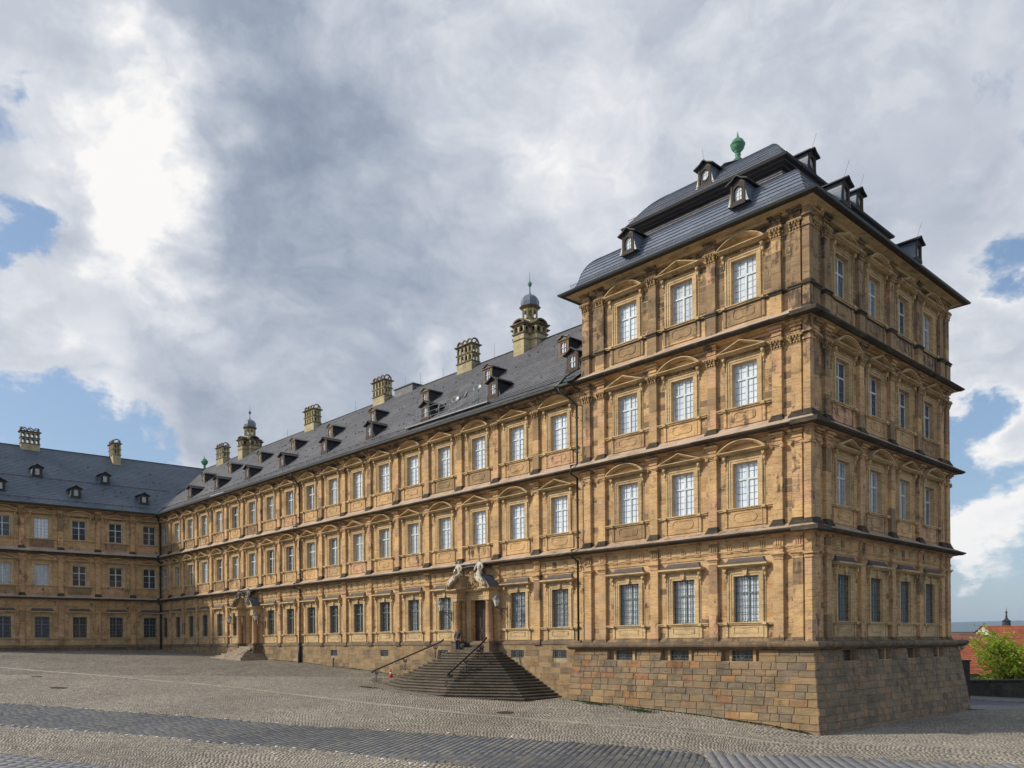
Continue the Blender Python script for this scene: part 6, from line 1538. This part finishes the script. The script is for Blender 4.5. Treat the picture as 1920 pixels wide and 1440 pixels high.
for k in range(7):
    z = -.14 - .18 * k; mb = MB(); hx = 1.38 if k < 3 else 1.38 + .34 * (k - 2)
    mb.wbox(-hx - (.0 if k < 3 else .5 * (k - 2) * .6), hx + .5, 0 + 1.5 - (.95 + .33 * k) , 1.5, z - .5 + 1.5, z + 1.5, 0, rs.random() + .01); sub('step', mb.mesh('step', ['step_pale']), st2)
for sx in (-1, 1):
    mb = MB(); x0, x1 = sorted((sx * 1.4, sx * 2.5)); mb.wbox(x0, x1, .2, 1.5, -.6, .86); sub('stair_cheek', mb.mesh('stair_cheek', ['base']), st2)

# wrought iron railings on the stairs
def railing(label, top, bot, seed):
    T, B = Vector(top), Vector(bot); o = thing('stair_railing', tuple(B - Vector((0, 0, .9))), label, 'railing', 'railings on the main staircase')
    off = -(B - Vector((0, 0, .9)))
    mb = MB(); d = (B - T).normalized(); pts = [T - d * .3 + Vector((0, 0, .08)), T, B, B + d * .15 - Vector((0, 0, .0)), B + d * .2 - Vector((0, 0, .1))]; mb.tube([p + off for p in pts], .062, 8); sub('handrail', mb.mesh('handrail', ['rail']), o)
    def spiral(mb, c, ax, r0, turns, sgn, ph=0):
        pts = []
        for k in range(18):
            a = ph + sgn * turns * 2 * math.pi * k / 17; r = r0 * (1 - .72 * k / 17); pts.append(c + ax * (r * math.cos(a)) + Vector((0, 0, r * math.sin(a))))
        mb.tube(pts, .024, 5)
    hd = Vector((d.x, d.y, 0)).normalized()
    for t in (.07, .52, .96):
        P_ = T.lerp(B, t) + off; mb = MB(); g = P_ - Vector((0, 0, .98))
        mb.tube([g, P_ - Vector((0, 0, .35))], .028, 6); mb.tube([g, g + Vector((0, 0, .16))], .05, 6)
        for s_ in (-1, 1):
            mb.tube([P_ - Vector((0, 0, .42)), P_ - Vector((0, 0, .34)) + hd * (.12 * s_), P_ - Vector((0, 0, .2)) + hd * (.20 * s_), P_ - Vector((0, 0, .05)) + hd * (.17 * s_)], .018, 5)
            spiral(mb, P_ - Vector((0, 0, .22)) + hd * .08 * s_, hd, .10, 1.1, s_); spiral(mb, g + hd * (.33 * s_) + Vector((0, 0, .20)), hd, .21, 1.25, s_, math.pi if s_ > 0 else 0)
            mb.tube([g + Vector((0, 0, .42)), g + Vector((0, 0, .30)) + hd * .14 * s_, g + Vector((0, 0, .36)) + hd * .3 * s_], .015, 5)
        for k in range(5): mb.lump(tuple(P_ - Vector((0, 0, .30)) + hd * (.05 * (k - 2))), (.03, .03, .05), 0, 5)
        sub('scrollwork_post', mb.mesh('scrollwork_post', ['iron']), o)
railing('dark handrail on scrolled iron posts going down the right half of the main staircase', (-22.55, -2.0, .12), (-23.6, -4.9, -1.75) if False else (-22.9, -4.75, -1.97), 1)
railing('dark handrail on scrolled iron posts along the left side of the main staircase', (-27.2, -2.1, .10), (-33.3, -3.75, -2.03), 2)

# person on the landing: one continuous body, looking down, hands low
pz = -.62; px, py = -26.0, -1.45
per = bpy.data.objects.new('person', None); COL.objects.link(per); per.location = (px, py, pz); per.rotation_euler = (0, 0, R(14)); per['label'] = 'balding person in grey brown jumper and dark jeans standing head bowed on the portal landing'; per['category'] = 'person'
def child_fig(name, J, E_, m, root=0, s2=2):
    o = skin_fig(name, J, E_, m=m, root=root, sub_=s2); o.parent = per; return o
Bj = [((0, 0, .93), (.11, .08)), ((.005, .0, 1.12), (.12, .09)), ((0, -.01, 1.33), (.14, .095)), ((0, 0, 1.46), .065), ((0, -.045, 1.56), .075), ((0, -.075, 1.655), (.085, .105)),
      ((-.20, 0, 1.42), .062), ((-.255, -.02, 1.14), .042), ((-.235, -.08, .90), .030), ((-.23, -.11, .82), (.032, .018)),
      ((.20, 0, 1.42), .062), ((.29, .03, 1.15), .042), ((.275, -.08, .93), .030), ((.27, -.11, .85), (.032, .018)),
      ((-.10, 0, .84), .07), ((-.115, -.01, .48), .055), ((-.12, .01, .10), .045), ((-.125, -.10, .045), (.045, .032)), ((-.13, -.19, .035), (.04, .025)),
      ((.10, 0, .84), .07), ((.125, -.02, .48), .055), ((.15, .0, .10), .045), ((.16, -.11, .045), (.045, .032)), ((.165, -.20, .035), (.04, .025))]
Be = [(0, 1), (1, 2), (2, 3), (3, 4), (4, 5), (2, 6), (6, 7), (7, 8), (8, 9), (2, 10), (10, 11), (11, 12), (12, 13), (0, 14), (14, 15), (15, 16), (16, 17), (17, 18), (0, 19), (19, 20), (20, 21), (21, 22), (22, 23)]
child_fig('body', Bj, Be, 'skin')
g = 1.0
child_fig('jumper', [((0, 0, .86), (.18, .135)), ((.005, 0, 1.12), (.175, .135)), ((0, -.01, 1.34), (.195, .14)), ((0, -.005, 1.475), (.085, .08)), ((-.205, 0, 1.42), .08), ((-.26, -.02, 1.14), .064), ((-.24, -.075, .92), .05), ((.205, 0, 1.42), .08), ((.295, .03, 1.15), .064), ((.275, -.07, .95), .05)], [(0, 1), (1, 2), (2, 3), (2, 4), (4, 5), (5, 6), (2, 7), (7, 8), (8, 9)], 'jumper')
child_fig('trousers', [((0, 0, .92), (.162, .12)), ((-.10, 0, .82), .108), ((-.117, -.01, .48), .082), ((-.122, .01, .09), .068), ((.10, 0, .82), .108), ((.127, -.02, .48), .082), ((.152, 0, .09), .068)], [(0, 1), (1, 2), (2, 3), (0, 4), (4, 5), (5, 6)], 'jeans')
for sx, hx in ((-1, -.125), (1, .158)):
    child_fig('shoe', [((hx, .05, .045), .05), ((hx + sx * .005, -.08, .045), (.052, .042)), ((hx + sx * .01, -.20, .035), (.045, .03))], [(0, 1), (1, 2)], 'shoe')
    hxx, hz = (-.23, .80) if sx < 0 else (.27, .83)
    for f in range(5):
        fx = hxx + (f - 2) * .013; L = (.05, .075, .08, .075, .06)[f]
        child_fig('finger', [((fx, -.112, hz), .008), ((fx, -.125, hz - L * .6), .0075), ((fx, -.115, hz - L), .006)], [(0, 1), (1, 2)], 'skin', s2=1)
mb = MB(); mb.lump((0, -.18, 1.645), (.017, .028, .025), 0, 6)
for sx in (-1, 1): mb.lump((sx * .088, -.07, 1.655), (.014, .025, .034), 0, 6)
o = sub('nose_and_ears', mb.mesh('nose_and_ears', ['skin']), per, kind='stuff')
mb = MB()
for sx in (-1, 1): mb.lump((sx * .033, -.165, 1.665), (.012, .01, .008), 0, 6)
mb.box(-.028, .028, .168, .172, 1.60, 1.608); sub('eyes_and_mouth', mb.mesh('eyes_and_mouth', ['shoe']), per, kind='stuff')
mb = MB()
for k in range(9): a = R(20 + 140 * k / 8); mb.lump((.088 * math.cos(a), -.06 + .085 * math.sin(a), 1.64), (.022, .022, .035), 0, 6)
sub('hair', mb.mesh('hair', ['jumper']), per)

# traffic cone and small things on the square
co = thing('traffic_cone', (-34.9, -1.1, gz(-34.9, -1.1) + .02), 'small red and white traffic cone by the left end of the main staircase', 'traffic cone')
mb = MB(); mb.wbox(-.19, .19, -.19, .19, 0, .035); mb.lathe([(.14, .035), (.105, .22)], n=14); mb.lathe([(.075, .38), (.028, .60), (.02, .61)], n=14); sub('cone_body', mb.mesh('cone_body', ['red']), co)
mb = MB(); mb.lathe([(.105, .22), (.075, .38)], n=14); sub('white_band', mb.mesh('white_band', ['white']), co)
def cover(x, y, w, h, name, lab, cat, rot=.3, slots=True):
    mb = MB(); z = gz(x, y); c, s_ = math.cos(rot), math.sin(rot)
    pts = [(x + c * a - s_ * b_, y + s_ * a + c * b_) for a, b_ in [(.5 * w * math.cos(t), .5 * h * math.sin(t)) for t in [2 * math.pi * k / 16 for k in range(16)]]]
    mb.v = [(p[0], p[1], gz(*p) + .033) for p in pts] + [(x + (p[0] - x) * .86, y + (p[1] - y) * .86, gz(*p) + .040) for p in pts] + [(p[0], p[1], gz(*p) - .05) for p in pts]
    for k in range(16): mb.f += [(k, (k + 1) % 16, 16 + (k + 1) % 16, 16 + k), (32 + k, 32 + (k + 1) % 16, (k + 1) % 16, k)]; mb.mi += [0, 0]; mb.sv += [0, 0]; mb.smooth += [False, False]
    mb.f.append(tuple(range(16, 32))); mb.mi.append(1); mb.sv.append(0); mb.smooth.append(False)
    link(name, mb.mesh(name, ['iron', 'wood_dark']), label=lab, cat=cat)
cover(-14.2, -7.75, 1.0, .9, 'manhole_cover', 'rusty brown manhole cover in the setts in front of the main staircase', 'manhole cover')
cover(-51.8, -22.3, 1.0, .7, 'manhole_cover', 'flat dark manhole cover on the pale kerb line, far left of the square', 'manhole cover')
cover(-43.3, -23.0, 1.6, .8, 'manhole_cover', 'wide flat drain cover in the setts between kerb line and dark band, at the left', 'drain cover')
SP = [(-28.1, -29.61), (-27.48, -29.17), (-26.59, -28.73), (-25.93, -28.39), (-24.83, -27.87), (-24.03, -27.38), (-23.24, -26.97), (-22.46, -26.58), (-20.94, -25.83), (-20.26, -25.4), (-19.4, -24.99), (-18.58, -24.55), (-17.66, -24.15), (-16.77, -23.71), (-15.89, -23.28), (-15.13, -22.83), (-14.28, -22.5), (-13.39, -22.07), (-12.51, -21.71), (-11.56, -21.28), (-10.4, -20.85), (-9.54, -20.66), (-8.63, -20.49), (-7.75, -20.36), (-6.97, -20.18), (-6.22, -20.11), (-5.51, -19.94)]
mb = MB(); mb.lathe([(.075, -.02), (.075, .012), (.065, .020), (.03, .024)], n=12); STUD = mb.mesh('road_stud', ['white'])
for i, (x, y) in enumerate(SP):
    link('road_stud', STUD, loc=(x, y, gz(x, y) + .022), label='round white marker stud set along the near edge of the dark paving band', cat='marker stud', group='white studs along the dark paving band')
for i, (x, y) in enumerate([(-37.0 + 2.9 * k, -27.6 + 1.46 * k) for k in range(11)]):
    link('road_stud', STUD, loc=(x, y, gz(x, y) + .022), label='round white marker stud set along the far edge of the dark paving band', cat='marker stud', group='white studs along the far edge of the paving band')
# weeds along the foot of the walls
mb = MB(); r_ = random.Random(9)
def weeds(x0, x1, yf, n, s0=.03, s1=.07):
    for k in range(n):
        x = r_.uniform(x0, x1); y = yf(x) - abs(r_.gauss(0, .10)); z = gz(x, y) + .01; s_ = r_.uniform(s0, s1)
        for q in range(3): a = r_.uniform(0, 6.28); mb.add([(x, y, z), (x + s_ * math.cos(a), y + s_ * math.sin(a), z + s_ * r_.uniform(.5, 1.4)), (x + s_ * math.cos(a + .8), y + s_ * math.sin(a + .8), z + s_ * .4)], [(0, 1, 2)], 0, r_.random() + .01)
weeds(-15.5, .6, lambda x: -(.44 + (-.45 - gz(x, -1)) * .136), 900); weeds(-60, -34, lambda x: -.16, 500)
for cx, cy in ((-9.6, -1.6), (-13.0, -1.4), (-9.0, -1.9), (-30, -6.4)):
    for k in range(160): weeds(cx + r_.gauss(0, .7), cx + r_.gauss(0, .7), lambda x, c=cy: c + r_.gauss(0, .2), 1)
link('weeds', mb.mesh('weeds', ['leaf_dark']), kind='stuff', label='moss and small weeds in the joints along the foot of the walls')
# lamp on the rear corner of the pavilion
lantern(.35, 19.2, -.75, 'hanging street lamp on a curved bracket behind the corner of the pavilion plinth', rot=R(180), s=.8)

# =================================================================== town beyond the parapet
def tree(name, loc, label, H, Rr, n, seed, leaf='leaf', size=.14, zc=.62, trunk_r=.16):
    r = random.Random(seed); o = thing(name, loc, label, 'tree')
    mb = MB(); tips = []
    def branch(p, d, L, rad, lvl):
        pts = [p]; q = p.copy(); dd = d.copy()
        for k in range(4): dd = (dd + Vector((r.uniform(-.22, .22), r.uniform(-.22, .22), r.uniform(-.02, .22)))).normalized(); q = q + dd * L / 4; pts.append(q.copy())
        mb.tube(pts, [rad * (1 - .15 * k) for k in range(5)], 5)
        if lvl == 0: tips.extend(pts[2:]); return
        tips.append(pts[-1])
        for k in range(4 if lvl > 1 else 5):
            s_ = r.choice(pts[1:]); a = r.uniform(0, 6.28); nd = (dd * .6 + Vector((math.cos(a), math.sin(a), r.uniform(.0, .7)))).normalized(); branch(s_, nd, L * r.uniform(.55, .75), rad * .5, lvl - 1)
    mb.tube([(0, 0, -.3), (.05, 0, H * .12), (.0, .05, H * .30)], [trunk_r * 1.3, trunk_r, trunk_r * .85], 8)
    for k in range(8):
        a = 2 * math.pi * k / 8 + r.uniform(-.3, .3); branch(Vector((0, .05, H * r.uniform(.16, .30))), Vector((math.cos(a) * .85, math.sin(a) * .85, r.uniform(.45, 1.5))).normalized(), H * r.uniform(.36, .5), trunk_r * .5, 2)
    sub('trunk', mb.mesh('trunk', ['bark']), o)
    lb = MB(); cl = [(t, r.uniform(.35, .9)) for t in tips]
    for i in range(n):
        t, rr = r.choice(cl); p = t + Vector((r.gauss(0, 1), r.gauss(0, 1), r.gauss(0, .6))) * rr * .42
        if p.z < H * .12: continue
        s_ = size * r.uniform(.6, 1.3); a = Vector((r.gauss(0, 1), r.gauss(0, 1), r.gauss(0, .5))).normalized(); b_ = a.cross(Vector((r.gauss(0, 1), r.gauss(0, 1), r.gauss(0, 1)))).normalized()
        lb.add([tuple(p - a * s_), tuple(p + b_ * s_ * .55), tuple(p + a * s_), tuple(p - b_ * s_ * .55)], [(0, 1, 2, 3)], 0, min(.999, max(.001, r.random() * .7 + .3 * (p.z / H))))
    sub('crown', lb.mesh('crown', [leaf]), o, kind='stuff'); return o
tree('maple_tree', (-3.9, 46.9, -7.9), 'young bright green tree in spring leaf behind the dark parapet', 8.7, 4, 7500, 5, size=.15)
tree('maple_tree', (5.4, 53.0, -8.6), 'second green tree at the right edge partly hidden by the first', 7.6, 4, 6000, 8, size=.15)

HD = Vector((.684, .729))                                             # town houses run roughly along the parapet's direction
def house(cx, cy, L, Dp, zb, ze, zr, roofm, wallm, label, rot=math.atan2(.729, .684), chim=(), sky_=(), name='town_house', hip=0.0):
    o = thing(name, (cx, cy, zb), label, 'house', rot=rot)
    mb = MB(); h = ze - zb; mb.wbox(-L / 2, L / 2, -Dp / 2, Dp / 2, 0, h)
    R_ = zr - zb
    if not hip: mb.add([(-L / 2, -Dp / 2, h), (-L / 2, Dp / 2, h), (-L / 2, 0, R_)], [(0, 1, 2)]); mb.add([(L / 2, -Dp / 2, h), (L / 2, Dp / 2, h), (L / 2, 0, R_)], [(0, 1, 2)])
    sub('wall', mb.mesh('wall', [wallm]), o)
    mb = MB(); ov = .35; a, b_ = L / 2 + ov * .6, Dp / 2 + ov; zz = h - ov * (R_ - h) / (Dp / 2); n = max(3, int(math.hypot(b_, R_ - zz) / .33))
    for sy in (-1, 1):
        for k in range(n):
            t0, t1 = k / n, (k + 1) / n; y0, y1 = sy * b_ * (1 - t0), sy * b_ * (1 - t1); z0, z1 = zz + (R_ - zz) * t0 + .05, zz + (R_ - zz) * t1 + .015; x0, x1 = a - hip * t0, a - hip * t1
            mb.add([(-x0, y0, z0), (x0, y0, z0), (x1, y1, z1), (-x1, y1, z1)], [(0, 1, 2, 3)]); mb.add([(-x0, y0, z0 - .06), (x0, y0, z0 - .06), (x0, y0, z0), (-x0, y0, z0)], [(0, 1, 2, 3)])
    if hip:
        for sx in (-1, 1): mb.add([(sx * a, -b_, zz), (sx * a, b_, zz), (sx * (a - hip), 0, R_)], [(0, 1, 2)])
    rfo = sub('roof', mb.mesh('roof', [roofm]), o)
    for cx_, cy_, w_, top in chim: mb = MB(); mb.wbox(cx_ - w_, cx_ + w_, cy_ - w_ * .7, cy_ + w_ * .7, h, top - zb); mb.wbox(cx_ - w_ - .06, cx_ + w_ + .06, cy_ - w_ * .7 - .06, cy_ + w_ * .7 + .06, top - zb, top - zb + .12); sub('chimney', mb.mesh('chimney', ['plaster']), rfo)
    for x, t in sky_:
        y = -b_ * (1 - t); z = zz + (R_ - zz) * t; s_ = (R_ - zz) / b_
        mb = MB(); mb.add([(x - .4, y, z + .14), (x + .4, y, z + .14), (x + .4, y + .7, z + .14 + .7 * s_), (x - .4, y + .7, z + .14 + .7 * s_)], [(0, 1, 2, 3)]); mb.wbox(x - .46, x + .46, y - .05, y + .03, z, z + .16); sub('skylight', mb.mesh('skylight', ['glass_mid']), rfo)
    return o
house(-12.6, 57.0, 22, 17, -16, -3.3, -.15, 'tile_red', 'plaster', 'house with a large brick red tiled roof just behind the parapet by the palace corner')
house(-22.5, 80.0, 17, 13, -16, -1.6, .78, 'tile_brown', 'plaster', 'house with a brownish hipped roof and two skylights beyond the brick red roof', hip=3.5, sky_=((2.4, .35), (5.5, .42)))
house(-12.2, 99.0, 26, 22, -16, -4.5, 1.85, 'tile_red', 'plaster', 'wide gabled house with orange red roof and three pale chimneys behind the tree', chim=((-3.0, -1.0, .40, 2.9), (1.6, -1.0, .42, 3.1), (3.3, -1.2, .35, 2.9)), rot=math.atan2(.729, .684) + .12)
house(4.0, 70.0, 18, 12, -16, -3.0, .4, 'tile_red', 'plaster_y', 'red roofed house at the right edge behind the second tree')
house(-33, 118, 14, 10, -18, .1, 1.3, 'lead', 'plaster', 'pale house with a flat grey roof in the middle distance left of the gabled house')
# church tower
ct = thing('church_tower', (-87.0, 329, -25), 'distant church tower with black baroque helm and slender spire rising over the red roofs', 'church')
mb = MB(); mb.wbox(-2.0, 2.0, -2.0, 2.0, 0, 28.3); sub('tower_shaft', mb.mesh('tower_shaft', ['slate_dark']), ct)
mb = MB(); P_ = [(3.3, 28.0), (3.4, 28.6), (3.5, 29.0), (3.2, 29.8), (2.6, 30.5), (2.0, 31.0), (1.7, 31.4), (1.6, 32.6), (1.55, 33.4), (1.9, 33.6), (1.9, 33.9), (1.3, 34.3), (.9, 34.7), (.55, 35.3), (.42, 36.3), (.3, 37.6), (.22, 38.2), (.5, 38.5), (.5, 38.9), (.2, 39.2), (.08, 40.2), (.04, 41.8)]
P_ = [(r * .92, 28 + (z - 28) * .70) for r, z in P_]; mb.lathe(P_, n=8, sm=False); sub('helm', mb.mesh('helm', ['slate_dark']), ct)
# distant town: small pale blocks, each its own building
r_ = random.Random(12)
for k in range(34):
    Zc = r_.uniform(420, 1500); u = r_.uniform(1770, 1960); xr = (u - 960) / FPX * Zc; x = 20.3 + rgt[0] * xr + fwd[0] * Zc; y = -39.4 + rgt[1] * xr + fwd[1] * Zc
    hgt = r_.uniform(8, 14) + (Zc - 400) * .012; L, Dp = r_.uniform(14, 40), r_.uniform(9, 16); ht = 24 + hgt * .3 - 26
    mb = MB(); mb.wbox(-L / 2, L / 2, -Dp / 2, Dp / 2, 0, hgt); 
    if k % 2: mb.prism([(-L / 2, hgt), (L / 2, hgt), (L / 2 - 3, hgt + 3), (-L / 2 + 3, hgt + 3)], -Dp / 2, Dp / 2, 1)
    o = link('distant_building', mb.mesh('distant_building', [r_.choice(['plaster', 'plaster_y', 'plaster']), r_.choice(['tile_red', 'tile_brown', 'lead'])]), loc=(x, y, -26), rot=r_.uniform(0, 3), label='small pale building among others on the plain before the wooded ridge', cat='building', group='far buildings on the plain')
for k in range(26):
    Zc = r_.uniform(250, 900); u = r_.uniform(1775, 1960); xr = (u - 960) / FPX * Zc; x = 20.3 + rgt[0] * xr + fwd[0] * Zc; y = -39.4 + rgt[1] * xr + fwd[1] * Zc
    mb = MB(); 
    for q in range(50): a = r_.uniform(0, 6.28); rr = r_.uniform(0, 5); mb.lump((rr * math.cos(a), rr * math.sin(a), r_.uniform(5, 11) - rr * .6), (1.6, 1.6, 1.3), 0, 5)
    mb.tube([(0, 0, 0), (0, 0, 7)], .4, 5)
    link('far_tree', mb.mesh('far_tree', ['leaf_dark']), loc=(x, y, -26), label='dark green tree standing among the houses of the plain', cat='tree', group='far trees in the town')
